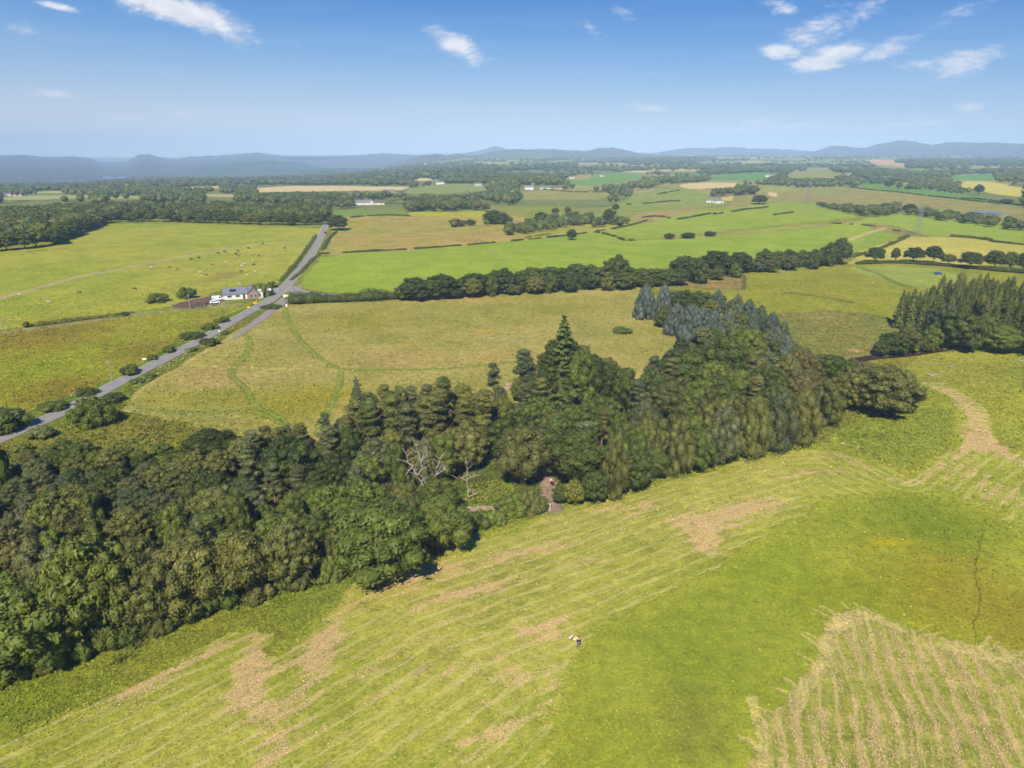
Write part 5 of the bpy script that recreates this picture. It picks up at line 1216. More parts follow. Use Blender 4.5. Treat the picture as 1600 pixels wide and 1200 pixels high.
masses = [
 ([(400, 289), (560, 287), (640, 284), (760, 283), (760, 288), (640, 290), (560, 290)], 20, (10, 13), 'long band of trees beyond the far stubble strip'),
 ([(765, 318), (765, 302), (805, 298), (812, 312), (800, 322)], 14, (9, 13), 'dark trees between the mansion woods and the olive pasture'),
 ([(880, 296), (900, 291), (960, 296), (945, 300), (900, 299)], 14, (8, 11), 'copse right of the cottages above the olive pasture'),
 ([(1200, 287), (1215, 277), (1260, 279), (1350, 279), (1400, 284), (1380, 288), (1300, 284)], 20, (9, 12), 'dark band of trees below the orange stubble'),
 ([(1080, 272), (1120, 268), (1220, 266), (1230, 269), (1120, 274)], 26, (9, 12), 'thin dark wood far behind the compact wood'),
 ([(1440, 272), (1480, 268), (1620, 266), (1620, 270), (1480, 274)], 26, (9, 12), 'dark belt behind the far hamlet at the right'),
 ([(640, 268), (760, 262), (900, 258), (900, 264), (760, 270)], 44, (13, 17), 'far dark woodland under the middle hills'),
 ([(400, 318), (420, 311), (470, 308), (560, 312), (600, 311), (640, 316), (600, 322), (560, 322), (545, 326), (500, 330), (430, 322)], 13, (9, 13), 'dark belt of trees left of the white farmhouse'),
 ([(615, 330), (640, 322), (700, 316), (735, 322), (765, 331), (758, 335), (690, 334), (620, 334)], 12, (10, 14), 'dark block of trees right of the white farmhouse'),
 ([(545, 334), (560, 325), (600, 327), (600, 334)], 12, (7, 10), 'low thicket in front of the white farmhouse'),
 ([(640, 309), (660, 305), (760, 302), (762, 307), (660, 312)], 13, (8, 10), 'long straight plantation strip beyond the dark block of trees'),
 ([(700, 356), (705, 351), (760, 348), (800, 344), (795, 350), (760, 353)], 8, (5, 8), 'short copse in the middle of the tan field'),
 ([(788, 368), (800, 358), (840, 346), (900, 342), (945, 342), (985, 346), (980, 353), (935, 357), (900, 353), (850, 362), (800, 370)], 9, (6, 9), 'scrubby copse running above the bright green field'),
 ([(1092, 306), (1100, 300), (1150, 300), (1186, 300), (1180, 304), (1110, 308)], 12, (11, 15), 'compact dark wood above the white farm'),
 ([(1272, 320), (1300, 324), (1335, 326), (1345, 332), (1340, 339), (1320, 334), (1290, 326)], 10, (5, 8), 'left end of the dark hedge belt behind the green fields'),
 ([(1335, 334), (1345, 329), (1400, 326), (1410, 332), (1390, 338), (1350, 340)], 10, (7, 10), 'thick middle of the dark hedge belt behind the green fields'),
 ([(1410, 334), (1440, 332), (1500, 341), (1560, 346), (1640, 356), (1660, 366), (1600, 362), (1500, 350), (1440, 342)], 10, (6, 9), 'right part of the dark hedge belt running past the near pylon'),
 ([(1212, 290), (1225, 283), (1300, 284), (1345, 288), (1345, 292), (1290, 293), (1250, 294)], 16, (10, 13), 'dark wood on the slope behind the far pylon'),
 ([(1395, 283), (1410, 278), (1480, 282), (1530, 292), (1555, 300), (1545, 305), (1500, 301), (1440, 292)], 16, (9, 12), 'diagonal dark belt of trees left of the far yellow field'),
 ([(950, 298), (965, 290), (990, 285), (1060, 281), (1120, 279), (1125, 283), (1060, 287), (1000, 295)], 17, (9, 13), 'winding belt of trees beyond the rolling pastures'),
 ([(560, 275), (600, 272), (760, 270), (800, 278), (780, 284), (700, 284), (640, 286), (560, 284)], 42, (13, 18), 'broad far woodland below the foothills'),
 ([(740, 296), (760, 288), (830, 284), (890, 287), (895, 292), (840, 296), (770, 302)], 17, (10, 14), 'woodland around the far village'),
 ([(1150, 269), (1210, 262), (1260, 262), (1260, 268), (1200, 271)], 28, (8, 12), 'far dark copse left of centre on the plain'),
 ([(1400, 262), (1400, 252), (1500, 250), (1620, 252), (1620, 262), (1500, 258), (1430, 266)], 50, (14, 18), 'long dark woods under the right hand hills'),
 ([(1555, 285), (1565, 277), (1620, 276), (1660, 285), (1600, 286)], 18, (10, 14), 'dark wood at the right edge beyond the yellow field'),
 ([(970, 255), (1010, 247), (1100, 246), (1120, 250), (1060, 258), (1000, 260)], 60, (14, 19), 'dark forest strip under the middle hills'),
 ([(1330, 272), (1360, 266), (1400, 268), (1400, 276), (1350, 278)], 28, (8, 12), 'scattered far trees below the orange stubble'),
 ([(-200, 305), (0, 300), (160, 300), (300, 299), (480, 298), (500, 305), (400, 308), (200, 318), (0, 318), (-200, 330)], 19, (9, 13), 'dark woodland between the left wood and the lake'),
 ([(-200, 297), (0, 295), (160, 290), (300, 285), (480, 279), (640, 277), (640, 284), (480, 290), (380, 290), (160, 297), (0, 301), (-200, 304)], 34, (12, 16), 'far woodland along the lake shore'),
]
for k, (poly, sp, hr_, lb) in enumerate(masses):
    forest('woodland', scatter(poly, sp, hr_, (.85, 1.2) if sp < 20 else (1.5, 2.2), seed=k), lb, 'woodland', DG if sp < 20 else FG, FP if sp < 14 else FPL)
# trees along the far field edges and in loose clumps over the plain: nobody could count them
R = np.random.default_rng(77); n = 60000
az = R.uniform(math.radians(-41), math.radians(41), n); r = 950 * (11000 / 950) ** R.uniform(0, 1, n) ** .85
x = r * np.sin(az); y = r * np.cos(az); _, ce = cells(x, y, 230, 40)
wx2 = x + (vnoise(x / 9, y / 9, 21) - .5) * 3; wm = fbm(x / 420, y / 420, 60, 3) + sstep(-az, .08, .3) * .22
clump = fbm(x / 130, y / 130, 91, 3)
dens = np.where(ce < 9, .48, .0) * (vnoise(x / 60, y / 60, 5) > .42) + np.where(wm > .575, .5, 0) + np.where(clump > .67, .5, 0)
uu, vv = proj((x, y, Z(x, y)))
avoid = np.zeros(n, bool)
for P_ in [[(400, 300), (400, 288), (640, 289), (640, 298)], [(640, 296), (700, 286), (765, 288), (765, 300)], [(812, 312), (812, 296), (965, 298), (930, 314)], [(925, 335), (990, 305), (1060, 289), (1110, 305), (1230, 300), (1230, 325), (980, 338)], [(1140, 322), (1150, 292), (1345, 290), (1600, 312), (1600, 352), (1280, 322)],
           [(1350, 249), (1402, 248), (1420, 259), (1366, 260)], [(1498, 291), (1510, 281), (1600, 292), (1600, 310)], [(1482, 282), (1490, 274), (1556, 271), (1552, 282)], [(1110, 282), (1110, 275), (1215, 268), (1195, 282)], [(1060, 296), (1062, 286), (1158, 285), (1158, 296)], [(500, 345), (590, 326), (765, 328), (1000, 340), (1000, 350)], [(0, 314), (0, 306), (140, 303), (140, 311)], [(540, 330), (560, 313), (640, 318), (620, 330)]]:
    avoid |= inside(uu, vv, np.array(P_, float))
near_shore = (r > shore_r(az) - 60) & (az < math.radians(-9))
keep = (R.uniform(0, 1, n) < dens) & ~avoid & ~blocked(x, y, np.full(n, 9.0)) & (vv > 243) & (vv < 345) & ~near_shore & ((vv < 300) | (r > 1050)) & ~((uu < 520) & (vv > 318))
ix = np.nonzero(keep)[0]; print('far trees', len(ix))
pts = [(x[i], y[i], (R.uniform(6, 12) if r[i] < 2500 else R.uniform(9, 14)), 0) for i in ix]
pts = [(a, b, h, h * R.uniform(.8, 1.3) * (1.0 if math.hypot(a, b) < 2500 else 1.9)) for a, b, h, _ in pts]
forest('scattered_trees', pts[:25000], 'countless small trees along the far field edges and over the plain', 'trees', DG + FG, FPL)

# ------------------------------------------------------------------ hedges, bushes, undergrowth
def hedge(px, h, w, colour='deep green', label=None, name='hedge', dens=11, seed=1, gaps=0.0, sz=.2):
    P = resample(smooth_line(line_world(px, 40), 1), 1.2); R = np.random.default_rng(seed); L = []
    far_ = math.hypot(*P[0]) > 520; h = h * (.8 if far_ else 1); gaps = max(gaps, .22) if far_ else gaps
    VV = []; FF = []; nb = 0; TT = []
    prof = (.45 if h < 6 else .62) + (1.1 if h < 6 else .6) * fbm(np.arange(len(P)) * .13, np.zeros(len(P)) + seed, seed, 3)
    for i, p in enumerate(P):
        if gaps and vnoise(np.array([i * .12]), np.array([seed * 3.0]), seed)[0] < gaps: continue
        hh = h * prof[i]; ww = w * prof[i] * R.uniform(.85, 1.15); z = float(Z(*p)); k = int(dens * (hh + ww) * 1.6)
        d = rand_dirs(k, R); d[:, 2] = np.abs(d[:, 2]) * 1.0 - .15
        C = np.stack([p[0] + d[:, 0] * ww / 2 * 1.1, p[1] + d[:, 1] * ww / 2 * 1.1, z + hh * .35 + d[:, 2] * hh * .62], 1) + R.normal(0, .12, (k, 3))
        v, f = leaf_quads(C, d + [0, 0, .2], R.uniform(.7, 1.4, k) * sz * max(1, math.hypot(*p) / 380), .45, R); VV.append(v); FF.append(f + nb); nb += len(v)
        q1, q2 = R.uniform(.6, 1.02, 2); hv = ICO1_V * [ww / 2 * .85 * q1 + .2, ww / 2 * .85 * q1 + .2, hh * .52 * q2] + [p[0] + R.normal(0, .06 * ww), p[1] + R.normal(0, .06 * ww), z + hh * .34]; VV.append(hv); FF.append(tri2quad(ICO1_F) + nb); nb += len(hv)
    if not VV: return
    me = mesh_np(name, np.concatenate(VV), np.concatenate(FF), M_LEAF)
    o = link(name, me); o.color = (*LC[colour], 1); tag(o, label, 'hedge', 'field hedges'); return o
HEDGE_PTS = []
hedge([(456, 475), (500, 473), (560, 471), (625, 467)], 5.6, 5.5, 'dark green', 'tall shaggy hedge from the road junction to the first hedgerow trees', seed=2)
hedge([(620, 466), (720, 462), (830, 456), (960, 449), (1050, 445)], 4.6, 5.0, 'dark green', 'hedge at the foot of the tree row beyond the tan meadow', seed=3)
hedge([(1060, 440), (1120, 431), (1200, 421), (1310, 412)], 4.0, 4.5, 'dark green', 'hedge under the tree row between the green field and the olive pasture', seed=4)
hedge([(1340, 413), (1400, 411), (1480, 416), (1560, 424), (1660, 432)], 2.8, 4.0, 'dark green', 'shady hedge at the foot of the oaks below the yellow stubble', seed=5)
hedge([(505, 397), (560, 394), (640, 390), (720, 384), (800, 377), (870, 370), (918, 364)], 1.5, 2.0, 'dark green', 'low dark hedge between the tan field and the bright green field', seed=6)
hedge([(930, 363), (955, 368), (975, 376)], 1.8, 2.5, 'dark green', 'short hedge turning down at the corner of the bright green field', seed=7)
hedge([(985, 376), (1010, 375)], 1.5, 3, 'dark green', 'short piece of hedge at the corner between the green fields', seed=8)
hedge([(930, 362), (980, 354), (1010, 345)], 1.5, 2.0, 'dark green', 'hedge climbing right of the copse towards the pastures', seed=9, gaps=.25)
hedge([(1005, 340), (1030, 338), (1046, 341)], 1.8, 2.5, 'dark green', 'dark curved hedge on the pasture above the green field', seed=10)
hedge([(1060, 343), (1085, 339), (1110, 334), (1118, 335)], 1.8, 2.5, 'dark green', 'dark hedge piece in the middle of the rolling pasture', seed=11)
hedge([(1125, 334), (1160, 329), (1200, 323)], 1.8, 2.5, 'dark green', 'dark hedge running up to the right on the rolling pasture', seed=12, gaps=.2)
hedge([(1378, 388), (1400, 379), (1418, 370)], 2.2, 3, 'deep green', 'scrubby hedge climbing between the green triangle and the stubble', seed=13); hedge([(1330, 402), (1352, 397), (1378, 388)], 2.6, 3, 'deep green', 'lower half of the scrubby hedge beside the stubble', seed=14)
hedge([(1488, 370), (1520, 372), (1548, 376)], 2.4, 3.2, 'deep green', 'dark hedge along the top of the yellow stubble', seed=15, gaps=.1); hedge([(1550, 378), (1580, 381), (1640, 386)], 1.6, 2.4, 'dark green', 'thin hedge continuing along the stubble to the right edge', seed=16, gaps=.2)
hedge([(1300, 349), (1330, 351)], 1.4, 2.5, 'dark green', 'short dark hedge fragment where the green fields meet', seed=17); hedge([(1348, 352), (1366, 354)], 1.4, 2.5, 'dark green', 'second short hedge fragment beside the tan track', seed=18); hedge([(1396, 360), (1440, 367), (1470, 368)], 1.3, 2, 'dark green', 'broken hedge near the foot of the near pylon', seed=19, gaps=.4)
hedge([(505, 390), (515, 372), (526, 362)], 1.8, 2.4, 'deep green', 'narrow hedge on the right of the road below the far wood', seed=20); hedge([(455, 438), (472, 425), (484, 410), (500, 397)], 1.5, 2.0, 'olive', 'rough roadside hedge at the left end of the bright green field', seed=21)
hedge([(438, 440), (452, 424), (468, 405), (482, 385), (494, 368)], 1.3, 2.0, 'olive', 'low hedge on the left of the road above the junction', seed=22, gaps=.1)
hedge([(548, 340), (600, 336), (640, 338)], 1.4, 2, 'dark green', 'thin dark hedge along the top of the tan field', seed=23)
hedge([(800, 377), (830, 370), (860, 366)], 1.4, 2, 'olive', 'thin hedge below the copse left of the lone field tree', seed=24, gaps=.35)
for k, (P_, lb) in enumerate([([(1330, 293), (1400, 300), (1440, 305), (1500, 312), (1560, 318)], 'long thin hedge across the pale slope at the right'), ([(850, 296), (920, 301), (965, 300)], 'hedge over the far olive pasture'), ([(1210, 336), (1240, 332)], 'short hedge on the knoll'),
                     ([(980, 320), (1040, 315), (1070, 314)], 'thin hedge across the middle pasture'), ([(1028, 304), (1060, 298)], 'dotted hedge below the compact dark wood'), ([(1500, 310), (1540, 312), (1600, 322)], 'dark hedge left of the pond')]):
    hedge(P_, 2.0, 3.0, 'dark green', lb, seed=40 + k, gaps=.15)
hedge([(62, 508), (100, 503), (140, 498), (180, 494)], 1.0, 3.5, 'olive', 'low rushy hedge along the track in the left pasture', seed=60)
# bushes
bl = [(245, 472, 34, 466 - 8, 'mid green', 'wide round bush left of the dug ground by the white bungalow'), (293, 466, 26, 449, 'deep green', 'taller round bush right of the wide one by the dug ground'), (43, 511, 12, 501, 'deep green', 'small round bush beside the track at the left edge of the pasture'),
      (195, 493, 12, 486, 'deep green', 'small bush on the bank of the track in the middle of the left pasture'), (328, 514, 26, 503, 'deep green', 'bush on the left verge, second below the junction'), (348, 503, 22, 494, 'deep green', 'bush on the left verge nearest the junction'),
      (298, 528, 34, 517, 'deep green', 'broad bush on the left verge halfway down the road'), (266, 550, 22, 538, 'deep green', 'bush on the left verge just above the white board'), (238, 562, 16, 553, 'mid green', 'small bush beside the white board on the verge'), (206, 584, 34, 568, 'deep green', 'large dark bush on the left verge below the white board'),
      (135, 616, 30, 604, 'deep green', 'bush on the left verge near the pale flowers'), (85, 640, 40, 628, 'mid green', 'wide bush on the left verge low down the road'), (2, 672, 76, 640, 'deep green', 'big rounded bush above the road at the left edge'), (-15, 765, 60, 690, 'dark green', 'dark tree like bush below the road at the left edge'),
      (300, 549, 20, 542, 'mid green', 'small bush on the right verge halfway up'), (325, 538, 34, 528, 'deep green', 'long low bush on the right verge'), (352, 522, 14, 516, 'mid green', 'small round bush on the right verge by the old road'), (216, 598, 22, 590, 'deep green', 'low bush on the right verge of the road'), (236, 590, 20, 582, 'mid green', 'small bush on the right verge beside the meadow edge'),
      (175, 628, 36, 612, 'deep green', 'bush on the right verge below the flowering strip'), (148, 662, 62, 622, 'mid green', 'large bushy tree right of the road above the rough corner'), (118, 650, 24, 638, 'mid green', 'bush overhanging the road from the right'), (64, 684, 40, 668, 'grey green', 'grey green bush beside the road low on the left'), (36, 705, 26, 694, 'mid green', 'bush between the road and the dark thicket'),
      (97, 702, 30, 688, 'deep green', 'small bush in the rough grass below the road'), (130, 700, 20, 688, 'deep green', 'second small bush in the rough grass below the road'), (250, 708, 30, 694, 'deep green', 'low bush in the rough grass above the wood'), (210, 720, 36, 700, 'mid green', 'spreading bush in the rough grass above the wood'),
      (973, 520, 30, 511, 'mid green', 'flat dark thicket alone in the tan meadow'), (396, 458, 20, 447, 'mid green', 'yellow green bush right of the white bungalow'), (412, 462, 28, 443, 'fresh green', 'tall garden bush between the white bungalow and the road'), (425, 449, 16, 440, 'mid green', 'small garden bush nearest the road'), (424, 481, 30, 476, 'deep green', 'low shrub bed between the road and the old road'),
      (800, 800, 50, 775, 'mid green', 'light green thicket left of the woodland path'), (830, 800, 40, 770, 'olive', 'sparse bushy thicket beside the woodland path'), (745, 826, 36, 802, 'deep green', 'dark small bush below the curved path'), (775, 818, 34, 800, 'fresh green', 'fresh green bush below the curved path'), (846, 795, 26, 775, 'fresh green', 'bright bush at the path opening'),
      (440, 921, 26, 898, 'fresh green', 'bright green small bush at the edge of the mown field'), (470, 918, 40, 890, 'olive', 'low olive bush at the edge of the mown field'), (350, 700 - 2, 30, 678, 'mid green', 'bush at the foot of the rounded thicket tree')]
edge_b = [(12, 1066), (52, 1054), (88, 1042), (128, 1030), (172, 1014), (205, 1003), (248, 988), (286, 973), (322, 960), (352, 951), (404, 934), (520, 905), (648, 872), (690, 858)]
for k_, (u_, v_) in enumerate(edge_b): bl.append((u_, v_, 34 + (k_ * 7) % 18, v_ - 26 - (k_ * 5) % 12, ['mid green', 'deep green', 'olive', 'fresh green'][k_ % 4], f"{['mid green', 'deep green', 'olive', 'fresh green'][k_ % 4]} bush, {onum(k_ + 1)} from left along the foot of the wood"))
for (u, vb, w, vt, c, lb) in bl: tree_px('bush', u, vb, vb - (vb - vt) * (.8 if u < 420 and 480 < vb < 640 else 1), w, c, label=lb, cat='bush', group='bushes on the verges and field edges')
# undergrowth: leaf sprays on the ground
def cover(name, poly, dens, hgt, size, colour, label, seed=1, holes=None):
    P = poly_world(poly, 40); R = np.random.default_rng(seed); mn = P.min(0); mx = P.max(0)
    n = int((mx[0] - mn[0]) * (mx[1] - mn[1]) * dens); X = R.uniform(mn[0], mx[0], n); Y = R.uniform(mn[1], mx[1], n)
    m = inside(X, Y, P) & (fbm(X / 3.5, Y / 3.5, seed, 2) > (holes if holes else 0)); X = X[m]; Y = Y[m]; n = len(X)
    C = np.stack([X, Y, Z(X, Y) + R.uniform(.1, 1, n) * hgt * (.5 + fbm(X / 2, Y / 2, seed + 1, 2))], 1)
    v, f = leaf_quads(C, np.tile([0, -.3, 1.0], (n, 1)), R.uniform(.6, 1.4, n) * size, .55, R)
    o = link(name, mesh_np(name, v, f, M_LEAF)); o.color = (*LC[colour], 1); tag(o, label, 'undergrowth', None, 'stuff'); return o
cover('fern_cover', [(1228, 702), (1262, 672), (1300, 655), (1340, 636), (1358, 636), (1362, 650), (1330, 662), (1300, 680), (1275, 693), (1240, 705)], 20, .8, .26, 'yellow green', 'bright broad leaved plants along the right end of the wood', 2)
cover('fern_cover', [(726, 790), (735, 760), (775, 752), (805, 768), (797, 783), (760, 789)], 16, .9, .26, 'yellow green', 'bright green ferns in the clearing above the curved path', 3)
cover('nettle_cover', [(705, 840), (735, 800), (800, 795), (850, 782), (858, 798), (820, 808), (760, 826)], 7, .9, .22, 'fresh green', 'mixed green undergrowth below the curved path', 4)
cover('nettle_cover', [(880, 792), (940, 780), (1030, 752), (1130, 728), (1225, 706), (1230, 712), (1130, 735), (1030, 760), (945, 788), (885, 799)], 7, .7, .2, 'fresh green', 'fringe of nettles along the right foot of the wood', 5, .45)
cover('nettle_cover', [(-40, 1070), (0, 1050), (120, 1003), (300, 945), (420, 912), (540, 890), (620, 885), (540, 909), (430, 937), (300, 974), (120, 1036), (0, 1082), (-40, 1100)], 14, 1.3, .22, 'mid green', 'fringe of nettles along the left foot of the wood', 6, .5)
cover('verge_cover', [(-20, 688), (60, 650), (150, 602), (250, 546), (340, 497), (400, 470), (398, 465), (330, 492), (240, 540), (140, 595), (50, 640), (-40, 680)], 1.6, .45, .20, 'olive', 'rank grass and weeds on the left road verge', 7, .45)
cover('verge_cover', [(48, 696), (138, 646), (228, 594), (328, 538), (404, 493), (412, 488), (400, 498), (330, 545), (270, 572), (200, 612), (180, 640), (90, 700)], 1.5, .4, .20, 'olive', 'rank grass and weeds on the right road verge', 8, .45)
cover('scrub_cover', [(-60, 760), (40, 700), (110, 690), (190, 660), (300, 665), (380, 672), (330, 710), (200, 730), (60, 760)], 2.4, 1.0, .30, 'olive', 'low scrub in the rough corner between road and wood', 9, .5)
cover('scrub_cover', [(1370, 560), (1400, 552), (1440, 545), (1500, 545), (1600, 552), (1600, 558), (1500, 552), (1440, 552), (1400, 560)], 3, .8, .3, 'mid green', 'waterside weeds along the stream bank', 10, .45)
M_UMB = leaf_mat('flower_heads', False, .15, 0)
def flowers(poly, dens, seed, c, label):
    P = poly_world(poly, 40); R = np.random.default_rng(seed); mn = P.min(0); mx = P.max(0)
    n = int((mx[0] - mn[0]) * (mx[1] - mn[1]) * dens); X = R.uniform(mn[0], mx[0], n); Y = R.uniform(mn[1], mx[1], n)
    m = inside(X, Y, P) & (fbm(X / 2.5, Y / 2.5, seed, 2) > .55); X = X[m]; Y = Y[m]; n = len(X)
    v, f = leaf_quads(np.stack([X, Y, Z(X, Y) + R.uniform(.7, 1.2, n)], 1), np.tile([0, -.4, 1.0], (n, 1)), R.uniform(.08, .17, n), .3, R, 1.0)
    o = link('flower_heads', mesh_np('flower_heads', v, f, M_UMB)); o.color = (c[0] * .75, c[1] * .75, c[2] * .7, 1); tag(o, label, 'flowers', None, 'stuff')
flowers([(205, 600), (270, 565), (330, 530), (345, 528), (280, 570), (215, 612)], 1.6, 3, (.55, .55, .36), 'cream flower heads on the right verge beside the meadow')
flowers([(100, 622), (130, 612), (140, 616), (110, 630)], 1.8, 4, (.55, .55, .36), 'cream flower heads on the left verge low down the road')
flowers([(195, 640), (260, 645), (350, 652), (400, 655), (400, 660), (300, 658), (200, 650)], 1.5, 5, (.55, .55, .36), 'cream flower heads along the lower edge of the meadow')
flowers([(620, 472), (700, 466), (850, 456), (980, 447), (980, 452), (850, 461), (700, 472), (500, 480)], .5, 6, (.42, .40, .26), 'pale seed heads under the middle hedgerow')

# ------------------------------------------------------------------ buildings
M_CREAM = mat('cream_render', lin(222, 214, 196), .7, .2, .06, 1); M_GREYROOF = mat('grey_roof', lin(118, 116, 118), .7, .3, .15, 3); M_BROWNROOF = mat('brown_roof', lin(112, 92, 80), .7, .2, .15, 3)
M_FRAME = mat('white_frame', lin(230, 230, 228), .5, .3, .03, 2); M_DOOR = mat('dark_door', lin(70, 46, 38), .5, .3, .1, 2)
def gable_roof(x0, y0, x1, y1, ze, zr, along='x', over=.35, th=.22):
    b = MB()
    if along == 'x':
        ym = (y0 + y1) / 2; k = (zr - ze) / (ym - y0); e = over
        b.prism([(y0 - e, ze - k * e), (ym, zr), (y1 + e, ze - k * e), (y1 + e, ze - k * e + th), (ym, zr + th), (y0 - e, ze - k * e + th)], x0 - over, x1 + over, 'x')
    else:
        xm = (x0 + x1) / 2; k = (zr - ze) / (xm - x0); e = over
        b.prism([(x0 - e, ze - k * e), (xm, zr), (x1 + e, ze - k * e), (x1 + e, ze - k * e + th), (xm, zr + th), (x0 - e, ze - k * e + th)], y0 - over, y1 + over, 'y')
    return b
def gable_walls(x0, y0, x1, y1, ze, zr, along='x'):
    b = MB()
    if along == 'x': b.prism([(y0, -.8), (y0, ze), ((y0 + y1) / 2, zr), (y1, ze), (y1, -.8)], x0, x1, 'x')
    else: b.prism([(x0, -.8), (x0, ze), ((x0 + x1) / 2, zr), (x1, ze), (x1, -.8)], y0, y1, 'y')
    return b
def window(parent, x, z, w, h, y=-.0, axis='y', name='window'):
    b = MB(); 
    if axis == 'y': b.box(x - w / 2, y - .10, z, x + w / 2, y + .05, z + h)
    else: b.box(y - .05, x - w / 2, z, y + .10, x + w / 2, z + h)
    f = b.build(name, M_FRAME, parent); g = MB()
    if axis == 'y': g.box(x - w / 2 + .09, y - .125, z + .09, x - .03, y - .06, z + h - .09); g.box(x + .03, y - .125, z + .09, x + w / 2 - .09, y - .06, z + h - .09)
    else: g.box(y + .06, x - w / 2 + .09, z + .09, y + .125, x - .03, z + h - .09); g.box(y + .06, x + .03, z + .09, y + .125, x + w / 2 - .09, z + h - .09)
    g.build('pane', M_DARKGLASS, f); return f
def cottage(u, v, L, D=6.5, ze=2.6, zr=4.8, rz=0.0, wall=M_WHITE, roof=M_GREYROOF, label=None, group=None, nwin=3, chim=True, name='cottage', cat='house', wing=False, upper=False):
    p = hit(u, v); az = math.atan2(p[0], p[1]); r = empty(name, tuple(p), rz - az); tag(r, label, cat, group)
    gable_walls(-L / 2, 0, L / 2, D, ze, zr).build('wall', wall, r)
    rf = gable_roof(-L / 2, 0, L / 2, D, ze, zr).build('roof', roof, r)
    if chim:
        for sx in (-1, 1): MB().box(sx * L / 2 * .86 - .45, D / 2 - .4, zr - .6, sx * L / 2 * .86 + .45, D / 2 + .4, zr + 1.1).build('chimney', wall, rf)
    for i in range(nwin):
        x = -L / 2 + L * (i + .5) / nwin
        if i == nwin // 2 and nwin > 1: MB().box(x - .5, -.08, -.3, x + .5, .04, 2.1).build('door', M_DOOR, r)
        else: window(r, x, .9, 1.3, 1.2)
        if upper: window(r, x, ze - 1.7, 1.1, 1.3)
    if wing:
        gable_walls(L / 2 - 5, -4, L / 2, 0.2, ze, zr - .3, 'y').build('wing', wall, r); gable_roof(L / 2 - 5, -4, L / 2, D / 2, ze, zr - .3, 'y').build('wing_roof', roof, r); window(r, L / 2 - 2.5, .9, 1.6, 1.3, -4)
    return r
# white bungalow beside the junction
A_ = hit(350, 469); B_ = hit(393, 463.5); ang = math.atan2(B_[1] - A_[1], B_[0] - A_[0]) * .55
bung = empty('bungalow', tuple(A_), ang); tag(bung, 'white bungalow with slate roof and brown stone gable beside the road junction', 'house')
gable_walls(0, 0, 10.5, 7, 2.6, 4.7).build('wall', M_WHITE, bung)
rf = gable_roof(0, 0, 10.5, 7, 2.6, 4.7).build('roof', M_SLATE, bung)
MB().add([(3.0, 1.0, 3.33), (5.8, 1.0, 3.33), (5.8, 2.6, 4.29), (3.0, 2.6, 4.29), (3.0, 1.0, 3.48), (5.8, 1.0, 3.48), (5.8, 2.6, 4.44), (3.0, 2.6, 4.44)], [(0, 3, 2, 1), (4, 5, 6, 7), (0, 1, 5, 4), (1, 2, 6, 5), (2, 3, 7, 6), (3, 0, 4, 7)]).build('roof_panel', M_DARKGLASS, rf)
MB().box(1.2, 3.1, 4.2, 2.0, 3.9, 5.6).build('chimney', M_STONE, rf)
for x_ in (2.6, 6.2): window(bung, x_, 1.0, 2.0, 1.1, 0)
MB().box(8.6, -.07, -.1, 9.5, .04, 2.1).build('door', M_DOOR, bung)
gable_walls(10.5, -1.6, 15.6, 7.5, 2.7, 5.2, 'y').build('gable_wing', M_STONE, bung); gable_roof(10.5, -1.6, 15.6, 7.5, 2.7, 5.2, 'y').build('gable_roof', M_SLATE, bung)
window(bung, 12.1, .3, 1.1, 2.1, -1.6); window(bung, 14.0, .3, 1.1, 2.1, -1.6)
MB().box(15.6, -.4, -.5, 17.6, 1.2, 2.4).build('porch', M_WHITE, bung)
MB().box(15.8, 2.2, -.5, 21.5, 8, 2.5).build('garage', M_STONE, bung); MB().box(15.65, 2.0, 2.5, 21.8, 8.2, 3.5).build('garage_fascia', M_WHITE, bung)
def offs(u, v, dx=0, dy=0): p = hit(u, v); return np.array([p[0] + dx, p[1] + dy])
def wall_line(name, px, h, th, m, label, cat):
    P = resample(line_world(px, 60), 1.5); b = MB()
    for i in range(len(P) - 1):
        a, c = P[i], P[i + 1]; t = (c - a) / (np.linalg.norm(c - a) + 1e-9); n_ = np.array([t[1], -t[0]]) * th / 2; za, zc = float(Z(*a)), float(Z(*c))
        b.add([(*(a - n_), za - .4), (*(a + n_), za - .4), (*(c + n_), zc - .4), (*(c - n_), zc - .4), (*(a - n_), za + h), (*(a + n_), za + h), (*(c + n_), zc + h), (*(c - n_), zc + h)], [(0, 3, 2, 1), (4, 5, 6, 7), (0, 1, 5, 4), (2, 3, 7, 6)] + ([(1, 2, 6, 5)] if i == len(P) - 2 else []) + ([(3, 0, 4, 7)] if i == 0 else []))
    o = b.build(name, m); tag(o, label, cat); return o
wall_line('garden_fence', [(322, 478), (335, 470), (350, 459)], 1.6, .12, mat('dark_boards', lin(96, 74, 62), .8, .1, .2, 3), 'dark board fence sloping down left of the white bungalow', 'fence')
wall_line('garden_wall', [(324, 479), (345, 477), (375, 471), (400, 467), (410, 466)], .8, .35, mat('pale_stone', lin(196, 182, 160), .9, .1, .2, 2), 'low pale garden wall in front of the white bungalow', 'wall')
